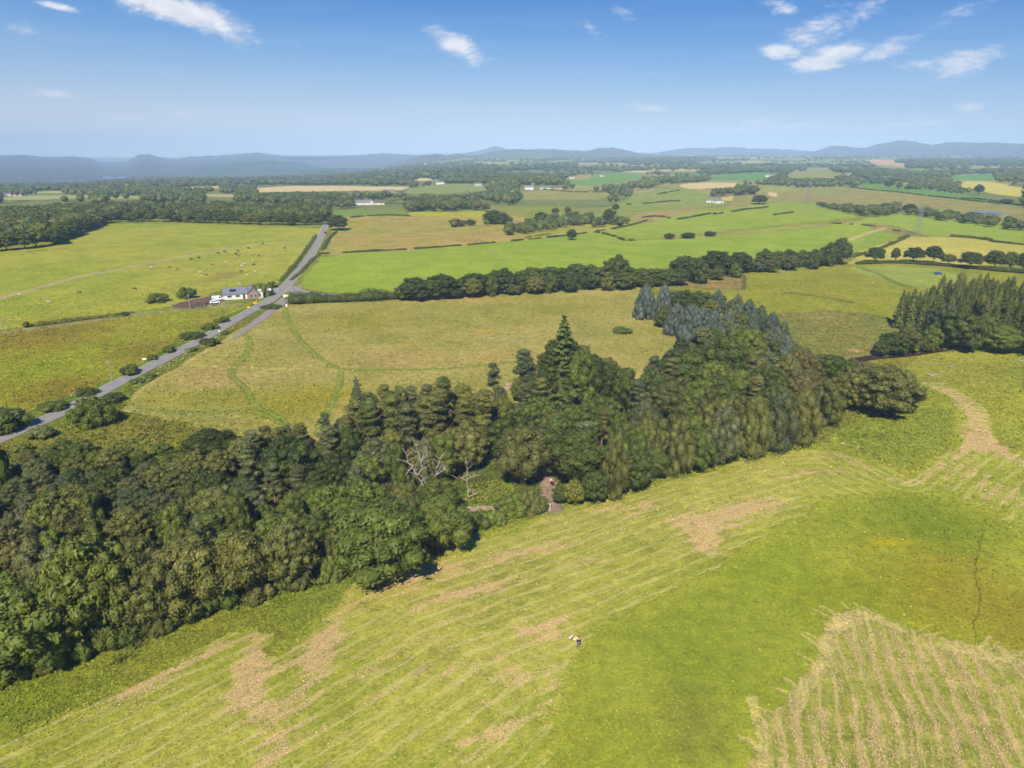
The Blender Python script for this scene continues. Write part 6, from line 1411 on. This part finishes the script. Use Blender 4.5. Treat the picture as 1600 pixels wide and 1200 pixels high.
far_b = [
 (568, 320.5, 26, 7, 3.6, 6.2, .15, M_WHITE, M_GREYROOF, 'long white farmhouse between the dark tree belts beyond the tan field', 7, True, True),
 (592, 320, 15, 6, 2.6, 4.4, -.1, M_CREAM, M_BROWNROOF, 'brown roofed barn just right of the long white farmhouse', 2, False, False),
 (609, 306, 18, 12, 6.5, 9.5, .2, M_TAN, M_GREYROOF, 'large sandstone mansion on its clearing above the white farmhouse', 6, True, False),
 (1112, 316.5, 15, 7, 2.8, 5, -.25, M_WHITE, M_GREYROOF, 'white walled farm building at the foot of the compact dark wood', 3, False, False),
 (1124, 317.5, 12, 7, 3.0, 5.2, .5, M_CREAM, M_SLATE, 'grey roofed barn right of the white walled farm building', 2, False, False),
 (827, 296.5, 16, 8, 4.6, 7.4, .1, M_WHITE, M_GREYROOF, 'tall white house at the left of the olive pasture', 3, True, False),
 (852, 296, 20, 7, 2.8, 4.8, 0, M_CREAM, M_GREYROOF, 'long cream house right of the tall white house by the olive pasture', 4, False, False),
 (872, 296, 16, 7, 2.6, 4.6, .1, M_TAN, M_BROWNROOF, 'brown roofed cottage in the group above the olive pasture', 3, False, False),
 (1414, 280.5, 13, 7, 2.8, 5, .1, mat('pink_render', lin(224, 176, 160), .8, .1, .05, 1), M_BROWNROOF, 'pink cottage at the left end of the diagonal tree belt', 3, True, False),
 (1201, 276.5, 18, 8, 4.2, 6.6, -.3, M_WHITE, M_SLATE, 'white farmhouse on the knoll in the middle distance', 4, True, False),
 (1458, 260.5, 24, 10, 4, 6.5, .1, M_WHITE, M_GREYROOF, 'group of pale farm sheds under the right hand woods', 5, False, False),
 (1500, 254, 20, 9, 4, 6, 0, M_WHITE, M_GREYROOF, 'distant white shed right of the pale farm sheds', 4, False, False),
 (688, 288, 18, 9, 4, 6.5, .1, M_WHITE, M_GREYROOF, 'white house at the top of the far green field', 3, False, False),
 (8, 306.5, 22, 9, 4.5, 7, .1, M_WHITE, M_BROWNROOF, 'white house in the far fields at the left edge', 4, True, False),
 (27, 306.5, 14, 8, 3.5, 6, -.1, M_CREAM, M_RED, 'small cream house right of the white one at the left edge', 3, False, False),
 (193, 303, 18, 9, 4, 6.5, .1, M_CREAM, M_RED, 'red roofed house among the far woods left of the lake strip', 3, False, False), (178, 304, 12, 8, 4, 6.5, .1, M_WHITE, M_SLATE, 'small white house left of the red roofed one in the far woods', 2, False, False),
 (269, 309, 14, 8, 4, 6, .1, M_CREAM, M_RED, 'pinkish cottage half hidden in the far woods above the pasture', 2, False, False),
]
for (u, v, L, D, ze, zr, rz, wl_, rf_, lb, nw, ch, wg) in far_b: cottage(u, v, L, D, ze, zr, rz, wl_, rf_, lb, None, nw, ch, wing=wg, upper=ze > 4.4)
Rv = random.Random(5)
vill = [(748, 290), (760, 287), (772, 289), (790, 286), (801, 289), (815, 286), (829, 288), (842, 291), (846, 283), (855, 287), (868, 284), (884, 281), (895, 279), (905, 281), (838, 279), (860, 278), (876, 277), (822, 281), (806, 280), (926, 277), (940, 276), (1035, 273), (1430, 272), (1437, 276), (1446, 273), (1452, 277), (1462, 275), (1468, 278), (1426, 278), (1440, 279)]
vill = vill[::2]; vill_l = [v for v in vill if v[0] < 1100]; vill_r = [v for v in vill if v[0] >= 1100]
for grp, lst, where in (('houses of the far village', sorted(vill_l), 'in the far village beyond the meadow'), ('houses of the hamlet', sorted(vill_r), 'in the hamlet above the diagonal belt')):
    for i, (u, v) in enumerate(lst):
        W = Rv.choice([0, 0, 0, 1]); cottage(u, v, Rv.uniform(9, 14), 7, 3.0, 5.6, Rv.uniform(-.6, .6), [M_WHITE, M_CREAM][W], Rv.choice([M_GREYROOF, M_BROWNROOF, M_SLATE]), f"{['white', 'cream'][W]} house, {onum(i + 1)} from left {where}", grp, 3, False)

# ------------------------------------------------------------------ vehicles
M_TYRE = mat('tyre', (.015, .015, .015), .9, .1, .05)
def paint(name, c): return mat(name, c, .3, .5, .02, 1)
def car(u, v, heading, paintm, label, L=4.3, Wd=1.8, Hh=1.45, van=False, name='parked_car', cat='car', lift=.12):
    p = hit(u, v); r = empty(name, (p[0], p[1], p[2] + lift), heading); tag(r, label, cat); hw = Wd / 2
    prof = [(-L / 2, .35), (-L / 2, .9), (-L * .46, 1.0), (-L * .40, Hh - .05), (-L * .30, Hh), (L * .10, Hh), (L * .24, .98), (L * .46, .82), (L / 2, .6), (L / 2, .35)] if not van else [(-L / 2, .35), (-L / 2, Hh - .1), (-L * .46, Hh), (L * .18, Hh), (L * .30, Hh - .2), (L * .40, 1.1), (L * .48, .95), (L / 2, .7), (L / 2, .35)]
    MB().prism(prof, -hw, hw).build('body', paintm, r)
    g = MB()
    for sy in (-1, 1):
        y0, y1 = sorted((sy * (hw + .004), sy * (hw - .05)))
        if van: g.prism([(L * .12, 1.15), (L * .12, Hh - .25), (L * .26, Hh - .28), (L * .36, 1.15)], y0, y1)
        else: g.prism([(-L * .38, 1.0), (-L * .34, Hh - .12), (L * .08, Hh - .10), (L * .19, 1.0)], y0, y1)
    g.build('side_window', M_DARKGLASS, r)
    ws = MB(); a = (L * .11, Hh - .02) if not van else (L * .305, Hh - .20); b_ = (L * .235, 1.0) if not van else (L * .395, 1.14)
    ws.add([(a[0] + .02, -hw * .88, a[1] + .01), (a[0] + .02, hw * .88, a[1] + .01), (b_[0] + .02, hw * .88, b_[1] + .01), (b_[0] + .02, -hw * .88, b_[1] + .01), (a[0] - .05, -hw * .88, a[1] - .06), (a[0] - .05, hw * .88, a[1] - .06), (b_[0] - .05, hw * .88, b_[1] - .06), (b_[0] - .05, -hw * .88, b_[1] - .06)], [(0, 1, 2, 3), (7, 6, 5, 4), (0, 3, 7, 4), (1, 5, 6, 2), (0, 4, 5, 1), (2, 6, 7, 3)]).build('windscreen', M_DARKGLASS, r)
    for sx in (-.31, .32):
        for sy in (-1, 1):
            MB().tube([(sx * L, sy * (hw - .16), .33), (sx * L, sy * (hw + .02), .33)], .33, 12).build('wheel', M_TYRE, r)
    for sy in (-1, 1): MB().box(L / 2 - .03, sy * hw * .72 - .16, .62, L / 2 + .015, sy * hw * .72 + .16, .76).build('headlight', M_FRAME, r)
    return r
PW = paint('white_paint', lin(232, 234, 236)); PB = paint('blue_paint', lin(60, 90, 150)); PR = paint('red_paint', lin(128, 36, 30))
car(340.5, 469.5, .5, PW, 'white van parked on the drive left of the bungalow', 5.0, 1.95, 2.1, True, 'parked_van', 'van'); car(336, 474.5, .45, PW, 'white car parked below the van on the bungalow drive')
car(1466, 429, .1, PB, 'small blue car with a white windscreen glint standing in the olive pasture'); car(508, 364.5, 1.9, PR, 'dark red car on the road near the far wood', name='moving_car')

# ------------------------------------------------------------------ poles, pylons, signs
def pole(u, vb, vt, label, arm=True):
    p = hit(u, vb); dep = p[1] * _F[1] + (p[2] - H) * _F[2]; h = max(6.5, (vb - vt) * dep / F / math.cos(PITCH) * 1.0)
    r = empty('utility_pole', tuple(p), random.uniform(-.4, .4)); tag(r, label, 'pole', 'wooden poles of the power line')
    MB().tube([(0, 0, -.5), (0, 0, h)], [.17, .12], 7).build('post', M_WOOD, r)
    if arm:
        a_ = MB().box(-.9, -.06, h - .55, .9, .06, h - .42).build('cross_arm', M_WOOD, r)
        for x_ in (-.8, 0, .8): MB().tube([(x_, 0, h - .42), (x_, 0, h - .2)], [.06, .04], 5).build('insulator', M_STEEL, a_)
for u, vb, vt, lb in [(12, 470, 451, 'wooden pole beside the tan track at the left edge of the pasture'), (268, 451, 435, 'wooden pole in the pasture above the two bushes'), (297, 483, 466, 'wooden pole by the dug ground left of the bungalow'), (7, 523, 504, 'wooden pole at the left edge below the lower track'), (175, 595, 570, 'wooden pole on the left verge below the white board'),
                      (354, 494, 484, 'short wooden pole on the left verge below the junction'), (610, 407, 400, 'wooden pole in the left part of the bright green field'), (774, 402, 392, 'wooden pole in the middle of the bright green field'), (905, 389, 382, 'wooden pole below the lone tree in the green field'), (996, 382, 375, 'wooden pole near the corner hedge in the green field')]: pole(u, vb, vt, lb)
def pylon(u, vb, vt, label):
    p = hit(u, vb); lo, hi = 5, 120
    for _ in range(30):
        m_ = (lo + hi) / 2
        if proj((p[0], p[1], p[2] + m_))[1] > vt: lo = m_
        else: hi = m_
    h = lo; r = empty('pylon', tuple(p), .5); tag(r, label, 'pylon', 'lattice pylons'); w = h * .10
    def wd(z): return w * (1 - z / h * .80) if z < h * .62 else w * .504 * (1 - (z - h * .62) / h * 1.2)
    t = .095; cs = [(1, 1), (-1, 1), (-1, -1), (1, -1)]; zs = [-.5, h * .12, h * .24, h * .36, h * .48, h * .62, h * .72, h * .82, h * .92, h]
    for c in cs: MB().tube([(c[0] * wd(z), c[1] * wd(z), z) for z in zs], t, 4).build('leg', M_STEEL, r)
    b = MB()
    for i in range(len(zs) - 1):
        for k in range(4):
            a, c = cs[k], cs[(k + 1) % 4]; z0, z1 = zs[i], zs[i + 1]
            b.tube([(a[0] * wd(z0), a[1] * wd(z0), z0), (c[0] * wd(z1), c[1] * wd(z1), z1)], t * .55, 4, False); b.tube([(c[0] * wd(z0), c[1] * wd(z0), z0), (a[0] * wd(z1), a[1] * wd(z1), z1)], t * .55, 4, False)
            b.tube([(a[0] * wd(z1), a[1] * wd(z1), z1), (c[0] * wd(z1), c[1] * wd(z1), z1)], t * .5, 4, False)
    b.build('bracing', M_STEEL, r)
    for z in (h * .66, h * .78, h * .90):
        q = MB(); L = h * (.16 if z != h * .78 else .2)
        for sx in (-1, 1):
            q.tube([(0, 0, z + h * .03), (sx * L, 0, z)], t * .8, 4); q.tube([(sx * wd(z), wd(z), z), (sx * L, 0, z)], t * .7, 4); q.tube([(sx * wd(z), -wd(z), z), (sx * L, 0, z)], t * .7, 4)
        q.build('cross_arm', M_STEEL, r)
pylon(1434, 366, 319, 'nearest lattice pylon standing between the green field and the hedge belt'); pylon(1262, 318, 283, 'smaller far lattice pylon on the pale slope behind the green hill')
M_YEL = mat('yellow_sign', lin(238, 196, 40), .5, .3, .03, 2)
def board(u, v, w, h, z0, m, label, face=0.0, name='sign_board', cat='sign'):
    p = hit(u, v); r = empty(name, tuple(p), face); tag(r, label, cat)
    MB().box(-w / 2, -.04, z0, w / 2, .04, z0 + h).build('panel', m, r)
    for sx in (-1, 1): MB().box(sx * w * .38 - .05, .04, -.4, sx * w * .38 + .05, .13, z0 + h * .9).build('post', M_WOOD, r)
board(226, 566, 1.3, .5, .9, M_FRAME, 'white board on two posts on the left road verge', .2)
board(399, 476.5, 1.4, .6, .7, M_YEL, 'yellow roadside board nearer the junction', .3); board(388.5, 483.5, 1.2, .6, .7, M_YEL, 'yellow roadside board further from the junction', .3)
board(447, 467, 2.4, 1.2, .8, M_FRAME, 'white information board at the end of the hedge by the junction', .1, 'information_board')
board(31.5, 658, .9, .6, 1.6, M_FRAME, 'small white road sign on the verge low down the road', .3, 'road_sign'); board(343, 522, .5, .5, .9, M_FRAME, 'tiny white marker sign on the right verge', .1, 'marker_sign')
def bin_(u, v, label):
    p = hit(u, v); r = empty('litter_bin', tuple(p)); tag(r, label, 'bin'); MB().tube([(0, 0, 0), (0, 0, 1.0)], [.32, .36], 10).build('body', mat('bin_black', (.02, .02, .02), .5, .3), r); MB().ell((0, 0, 1.0), (.38, .38, .14), 10, 5).build('lid', mat('bin_red', lin(150, 50, 40), .5, .3), r)
bin_(446.5, 479, 'black litter bin at the meadow entrance by the junction')
p_ = hit(448, 479); b_ = MB().box(-.35, -.35, 0, .35, .35, 1.0).box(-.38, -.38, 1.0, .38, .38, 1.12).build('white_post', M_FRAME); b_.location = p_; tag(b_, 'white stubby post next to the black litter bin', 'post')
p_ = hit(859.5, 797); b_ = MB().tube([(0, 0, -.2), (0, 0, 1.35)], [.09, .08], 6).box(-.12, -.12, 1.35, .12, .12, 1.45).build('marker_post', M_FRAME); b_.location = p_; tag(b_, 'white post at the foot of the woodland path', 'post')
def gate(u, v, L, rz, label):
    p = hit(u, v); r = empty('field_gate', tuple(p), rz); tag(r, label, 'gate')
    for x_ in (-L / 2 - .12, L / 2 + .12): MB().box(x_ - .12, -.12, -.4, x_ + .12, .12, 1.5).build('post', M_WOOD, r)
    b = MB()
    for z in (.25, .5, .75, 1.0, 1.25): b.box(-L / 2, -.03, z, L / 2, .03, z + .06)
    for x_ in (-L / 2, 0, L / 2 - .06): b.box(x_, -.055, .2, x_ + .06, -.031, 1.35)
    b.build('leaf', M_STEEL, r)
gate(529, 398, 4, 0, 'metal gate in the hedge above the bright green field'); gate(452, 475, 3.4, .2, 'metal gate at the meadow entrance beside the hedge end')

# ------------------------------------------------------------------ skinned bodies: cattle and people
def skin(name, verts, edges, radii, m, sub=1):
    me_ = bpy.data.meshes.new(name); me_.from_pydata(verts, edges, []); o = bpy.data.objects.new(name, me_); COL.objects.link(o)
    md = o.modifiers.new('skin', 'SKIN'); md.use_smooth_shade = True
    sv = me_.skin_vertices[0] if len(me_.skin_vertices) else None
    for i, d in enumerate(me_.skin_vertices[0].data): r_ = radii[i]; d.radius = (r_, r_) if not isinstance(r_, tuple) else r_; d.use_root = (i == 0)
    if sub: sm = o.modifiers.new('sub', 'SUBSURF'); sm.levels = sub; sm.render_levels = sub
    dg = bpy.context.evaluated_depsgraph_get(); ev = o.evaluated_get(dg); out = bpy.data.meshes.new_from_object(ev); bpy.data.objects.remove(o)
    out.materials.clear(); out.materials.append(m); out.name = name
    return out
def coat_mat():
    m = bpy.data.materials.new('coat'); m.use_nodes = True; w = NT(m.node_tree); b = w.n['Principled BSDF']; oi = w.new('ShaderNodeObjectInfo'); w.l.new(oi.outputs['Color'], b.inputs['Base Color']); b.inputs['Roughness'].default_value = .8; return m
M_COAT = coat_mat()
cow_v = [(0, 0, 1.02), (-.62, 0, 1.05), (-.95, 0, 1.12), (.55, 0, 1.06), (.85, 0, 1.20), (1.12, 0, 1.32), (1.38, 0, 1.25), (1.62, 0, 1.10),
         (-.85, .24, .85), (-.80, .25, .48), (-.88, .25, .05), (-.85, -.24, .85), (-.80, -.25, .48), (-.88, -.25, .05), (.62, .22, .80), (.64, .23, .42), (.64, .23, .05), (.62, -.22, .80), (.64, -.23, .42), (.64, -.23, .05), (-1.10, 0, 1.02), (-1.14, 0, .55)]
cow_e = [(0, 1), (1, 2), (0, 3), (3, 4), (4, 5), (5, 6), (6, 7), (1, 8), (8, 9), (9, 10), (1, 11), (11, 12), (12, 13), (3, 14), (14, 15), (15, 16), (3, 17), (17, 18), (18, 19), (2, 20), (20, 21)]
cow_r = [.40, .38, .26, .36, .24, .17, .16, .10, .17, .08, .06, .17, .08, .06, .14, .07, .06, .14, .07, .06, .05, .035]
graze_v = list(cow_v); graze_v[5] = (1.08, 0, .95); graze_v[6] = (1.22, 0, .55); graze_v[7] = (1.40, .02, .28)
COWS = [skin('body', cow_v, cow_e, cow_r, M_COAT), skin('body', graze_v, cow_e, cow_r, M_COAT)]
M_HORN = mat('dark_muzzle', (.03, .02, .018), .7, .2)
CC = {'white': lin(205, 196, 180, .7), 'brown': lin(132, 74, 44, .8), 'black': (.018, .015, .013), 'tan': lin(186, 140, 92, .8)}
cows = [(31, 463, 'white', 0), (76, 474, 'white', 1), (124, 458.5, 'brown', 1), (211, 453, 'black', 0), (237, 419.5, 'white', 0), (265, 419, 'brown', 1), (277, 422, 'brown', 1), (299, 406.5, 'black', 0), (311, 404, 'black', 1), (313, 427.5, 'white', 0), (322, 431, 'brown', 1), (332, 415, 'brown', 0), (341, 397, 'black', 0), (351, 394.5, 'black', 1),
        (363, 403.5, 'tan', 0), (366, 406, 'tan', 1), (369, 398, 'black', 0), (372, 393.5, 'black', 1), (373, 401, 'brown', 0), (378, 417, 'white', 0), (382, 414, 'white', 1), (388, 389, 'black', 0), (395, 409, 'white', 0), (396, 398, 'tan', 1), (397, 415, 'black', 1), (399, 426, 'white', 0), (363, 422, 'tan', 1), (377, 425.5, 'brown', 1), (374, 445.5, 'white', 1), (411, 382, 'black', 0), (445, 389, 'black', 1), (352, 411, 'white', 1), (404, 401, 'brown', 0), (386, 432, 'white', 0)]
near = {0: 'just below the tan track at the far left', 1: 'grazing alone low in the left pasture', 28: 'just behind the roof of the bungalow', 29: 'close under the tan track', 30: 'alone near the road', 3: 'alone midway down the pasture'}
byc = {}
for i in sorted(range(len(cows)), key=lambda i: cows[i][0]): byc.setdefault(cows[i][2], []).append(i)
for i, (u, v, c, g) in enumerate(cows):
    p = hit(u, v); r = empty('cow', tuple(p), random.uniform(-.5, .5) + (math.pi if i % 3 == 0 else 0), random.uniform(.82, .96))
    n_ = byc[c].index(i) + 1; tag(r, f"{c} cow {near[i]}" if i in near else f"{c} cow, {onum(n_)} from left of the {c} cattle in the big pasture", 'cow', 'cattle in the big pasture')
    o = link('body', COWS[g], r); o.color = (*CC[c], 1)
    h = [1.66, 0, 1.06] if g == 0 else [1.44, .02, .2]
    MB().ell(h, (.10, .10, .09), 6, 4).build('muzzle', M_HORN, r)
    for sy in (-1, 1):
        hx = (1.34, 1.36) if g == 0 else (1.16, .70)
        MB().ell((hx[0], sy * .20, hx[1]), (.05, .12, .05), 6, 4).build('ear', M_HORN, r)
M_SKIN = mat('skin', lin(210, 160, 130), .6, .3, .03); M_HAIR = mat('hair', (.03, .02, .015), .7, .2)
def person(u, v, rz, jacket, trousers, label, sc=1.0, arms='hold'):
    p = hit(u, v); r = empty('person', (p[0], p[1], p[2] + .05), rz, sc); tag(r, label, 'person')
    hold = arms == 'hold'
    aL = [(-.19, 0, 1.42), (-.24, -.05 if hold else 0, 1.14), (-.12 if hold else -.26, -.28 if hold else -.04, 1.10 if hold else .90)]; aR = [(-x, y, z) for x, y, z in aL]
    if not hold: aR = [(.19, 0, 1.42), (.25, .06, 1.14), (.26, -.06, .90)]
    hv = [(0, 0, .95), (0, 0, 1.15), (0, 0, 1.40), (0, 0, 1.52), (0, -.01, 1.62), (0, -.015, 1.72), aL[0], aL[1], aL[2], aR[0], aR[1], aR[2], (-.10, 0, .90), (-.11, -.02, .50), (-.12, .02, .10), (-.12, -.12, .05), (.10, 0, .90), (.11, -.02, .50), (.13, .02, .10), (.13, -.12, .05)]
    he = [(0, 1), (1, 2), (2, 3), (3, 4), (4, 5), (2, 6), (6, 7), (7, 8), (2, 9), (9, 10), (10, 11), (0, 12), (12, 13), (13, 14), (14, 15), (0, 16), (16, 17), (17, 18), (18, 19)]
    hr_ = [.12, .12, .13, .055, .095, .08, .06, .045, .035, .06, .045, .035, .09, .06, .045, .04, .09, .06, .045, .04]
    # five fingers on each hand
    for hd, sx in ((8, -1), (11, 1)):
        hx, hy, hz = hv[hd]; k = len(hv); hv.append((hx - sx * .02, hy - .07, hz - (0 if hold else .06))); he.append((hd, k)); hr_.append(.036)
        for f_ in range(5):
            a = (f_ - 2) * .018; hv.append((hx - sx * .03 + a, hy - .14 - .01 * (2 - abs(f_ - 2)), hz - (.02 if hold else .12))); he.append((k, len(hv) - 1)); hr_.append(.009)
    link('body', skin('body', hv, he, hr_, M_SKIN, 2), r)
    jr = [x + .022 for x in (.13, .13, .15)] ; jv = [hv[0], hv[1], hv[2], hv[6], hv[7], (hv[8][0], hv[8][1] + .03, hv[8][2]), hv[9], hv[10], (hv[11][0], hv[11][1] + .03, hv[11][2])]
    link('jacket', skin('jacket', jv, [(0, 1), (1, 2), (2, 3), (3, 4), (4, 5), (2, 6), (6, 7), (7, 8)], [.15, .15, .17, .085, .066, .05, .085, .066, .05], jacket, 2), r)
    link('trousers', skin('trousers', [(0, 0, .94), hv[12], hv[13], hv[14], hv[16], hv[17], hv[18]], [(0, 1), (1, 2), (2, 3), (0, 4), (4, 5), (5, 6)], [.145, .11, .08, .065, .11, .08, .065], trousers, 2), r)
    MB().ell((0, .02, 1.735), (.105, .115, .085), 10, 6).build('hair', M_HAIR, r, True)
    for sx in (-1, 1): MB().ell((sx * .125, -.05, .06), (.055, .14, .06), 8, 5).build('shoe', M_HORN, r, True)
    return r
NAVY = mat('navy_cloth', lin(44, 38, 62), .8, .1); JEAN = mat('jeans', lin(110, 112, 146), .8, .1); PALEC = mat('pale_cloth', lin(214, 206, 200), .8, .1); REDC = mat('red_cloth', lin(150, 60, 60), .8, .1); DARKC = mat('dark_cloth', (.03, .03, .04), .8, .1)
pr_ = person(903.5, 1013, math.radians(8) , NAVY, JEAN, 'person in dark top and blue jeans standing on the mown field beside a yellow mat', 1.06)
MB().box(-.10, -.42, 1.06, .10, -.36, 1.14).build('remote_control', DARKC); rc = bpy.data.objects['remote_control']; rc.location = pr_.location; rc.rotation_euler = pr_.rotation_euler; rc.scale = pr_.scale; tag(rc, 'small dark remote control held in both hands of the person on the mown field', 'controller')
person(861, 758, .3, PALEC, DARKC, 'person in a pale top on the woodland path', 1, 'walk'); person(864, 760, 2.8, REDC, DARKC, 'person in a red top right of the pale topped one on the woodland path', .98, 'walk')
p_ = hit(899, 998.5); lp = empty('landing_mat', (p_[0], p_[1], p_[2] + .10)); tag(lp, 'round yellow landing mat lying beside the person', 'mat')
MB().tube([(0, 0, 0), (0, 0, .03)], .42, 24).build('mat', mat('mat_yellow', lin(236, 220, 140), .7, .2, .03), lp); MB().tube([(0, 0, .033), (0, 0, .04)], .19, 20).build('centre_disc', mat('mat_orange', lin(214, 190, 120), .7, .2, .03), lp)
p_ = hit(892.5, 997); bg_ = empty('equipment_bag', (p_[0], p_[1], p_[2] + .1), .9); tag(bg_, 'white and black bag lying open beside the yellow mat', 'bag')
MB().box(-.36, -.15, 0, .36, .15, .16).build('bag_body', PALEC, bg_); MB().box(-.36, -.32, 0, .36, -.16, .10).build('bag_flap', DARKC, bg_)

# ------------------------------------------------------------------ dead trees, fallen wood
def px_limb(b, base, s, pts, rad, R, n=6):
    P = [((u - base[0]) * s, (pts[0][2] if len(pts[0]) > 2 else 0) + R.uniform(-.5, .5) * .4 * i, (base[1] - v) * s * 1.06) for i, (u, v, *_) in enumerate(pts)]
    b.tube(P, rad, n); return P
def dead_tree(base, label, limbs, trunkpts, tr, m=M_PALEBARK):
    p = hit(*base); dep = p[1] * _F[1] + (p[2] - H) * _F[2]; s_ = dep / F; R = random.Random(3)
    r = empty('dead_tree', tuple(p)); tag(r, label, 'dead tree')
    b = MB(); px_limb(b, base, s_, trunkpts, [tr * (1 - .25 * i) for i in range(len(trunkpts))], R, 8); b.build('trunk', m, r)
    for L in limbs:
        b = MB(); n = len(L); P = px_limb(b, base, s_, L, [tr * .62 * (1 - .8 * i / (n - 1)) + .03 for i in range(n)], R)
        for i in range(1, n):
            for k in range(3):
                a = R.uniform(0, 6.3); q = P[i]; l = R.uniform(.5, 1.5); b.tube([q, (q[0] + math.cos(a) * l * .7, q[1] + math.sin(a) * l * .6, q[2] + l * R.uniform(.1, .8)), (q[0] + math.cos(a) * l * 1.2, q[1] + math.sin(a) * l, q[2] + l * R.uniform(.7, 1.3))], [.07, .045, .015], 4)
        b.build('branch', m, r)
    return r
dead_tree((668, 800), 'bare pale dead tree standing out of the wood above the mown field', [
    [(668, 768), (660, 750), (653, 740)], [(655, 741), (662, 730), (661, 718), (657, 706), (654, 694)], [(655, 741), (650, 734), (648, 725), (640, 720), (630, 714)], [(648, 727), (641, 735), (635, 741)], [(640, 720), (641, 710), (638, 704)],
    [(661, 720), (666, 714), (671, 707)], [(668, 768), (667, 756), (664, 745)], [(668, 768), (676, 760), (680, 755)], [(668, 770), (682, 768)], [(676, 752), (684, 738), (683, 728)], [(683, 740), (692, 735), (697, 732)], [(684, 730), (688, 722), (691, 714)]], [(668, 800), (667, 785), (668, 768)], .21)
dead_tree((733, 784), 'pale dead trunk with short stubs beside the clearing in the wood', [[(730, 750), (722, 746), (715, 745)], [(730, 748), (738, 744), (744, 742)], [(731, 742), (731, 732), (730, 722)], [(732, 776), (740, 772), (738, 766)]], [(733, 784), (731, 762), (730, 745)], .13)
dead_tree((1206, 590), 'white leaning dead trunk among the dark trees right of the middle of the wood', [[(1208, 574), (1212, 569), (1216, 565)]], [(1206, 590), (1204, 580), (1208, 573)], .3, mat('white_bark', lin(225, 215, 205), .8, .1))
def log_(px, r0, label, name='fallen_log', twigs=0, m=M_PALEBARK):
    P = [hit(u, v) for u, v in px]; o = P[0]; b = MB(); L = [(q[0] - o[0], q[1] - o[1], q[2] - o[2] + r0 * .8) for q in P]; R = random.Random(len(px) + int(px[0][0]))
    rt = empty(name, tuple(o)); tag(rt, label, 'fallen wood'); b.tube(L, [r0 * (1 - .6 * i / max(1, len(L) - 1)) for i in range(len(L))], 7); b.build('trunk', m, rt)
    if twigs:
        b = MB()
        for k in range(twigs):
            q = L[R.randrange(len(L))]; a = R.uniform(0, 6.3); l = R.uniform(.5, 1.6); b.tube([q, (q[0] + math.cos(a) * l, q[1] + math.sin(a) * l, q[2] + R.uniform(.2, .9))], [r0 * .4, .02], 4)
        b.build('twigs', m, rt)
    return rt
log_([(1453, 587.5), (1461, 587), (1470, 586.5)], .32, 'long pale log lying in the right hand pasture', twigs=5); log_([(1480, 574.5), (1484, 575.5), (1489, 574.5)], .28, 'pale broken branches heaped in the pasture above the log', twigs=10); log_([(1593, 565), (1601, 564)], .3, 'short pale log at the right edge of the pasture', twigs=3)
log_([(262, 972), (240, 985), (222, 1003), (205, 1022), (185, 1036)], .16, 'long fallen branch with drying leaves lying across the verge of the mown field', 'fallen_branch', 16, M_BARK)
fb = bpy.data.objects['fallen_branch']; Pn = []; R9 = np.random.default_rng(9)
for (u, v, n_, sp) in [(255, 976, 260, 1.3), (240, 985, 200, 1.2), (228, 997, 70, .8), (212, 1012, 120, .8), (198, 1028, 90, .7), (186, 1036, 110, .7)]:
    q = hit(u, v) - np.array(fb.location); Pn.append(np.array(q) + R9.normal(0, 1, (n_, 3)) * [sp, sp * .7, .22] + [0, 0, .5])
Pn = np.concatenate(Pn); v_, f_ = leaf_quads(Pn, np.tile([0, 0, 1.], (len(Pn), 1)), R9.uniform(.10, .22, len(Pn)), .6, R9); o = link('leaves', mesh_np('leaves', v_, f_, M_LEAF), fb); o.color = (*LC['mid green'], 1)
def stone(u, v, r_, label):
    p = hit(u, v); vv_ = ICO_V * [r_ * 1.3, r_, r_ * .7] * (1 + .12 * np.sin(ICO_V[:, :1] * 7) * np.cos(ICO_V[:, 1:2] * 5)); o = link('stone', mesh_np('stone', vv_, tri2quad(ICO_F)[:, :3], mat('stone', lin(168, 162, 150), .9, .1), 3)); o.location = (p[0], p[1], p[2] + r_ * .4); tag(o, label, 'stone')
stone(1316, 693, .28, 'pale grey stone on the grass above the mown corner'); stone(1363, 441 + 1, .5, 'pale stone in the olive pasture')

# ------------------------------------------------------------------ air
def build_haze():
    m = bpy.data.materials.new('haze'); m.use_nodes = True; w = NT(m.node_tree); w.n.clear()
    out = w.new('ShaderNodeOutputMaterial'); v = w.new('ShaderNodeVolumePrincipled')
    v.inputs['Color'].default_value = (.50, .74, 1.0, 1); v.inputs['Density'].default_value = .0001; v.inputs['Anisotropy'].default_value = -.4
    w.l.new(v.outputs[0], out.inputs['Volume'])
    o = MB().box(-15000, -400, -135, 15000, 13900, 330).build('haze', m); tag(o, kind='stuff'); o['label'] = 'thin blue summer haze over the whole landscape'; o['category'] = 'haze'
build_haze()
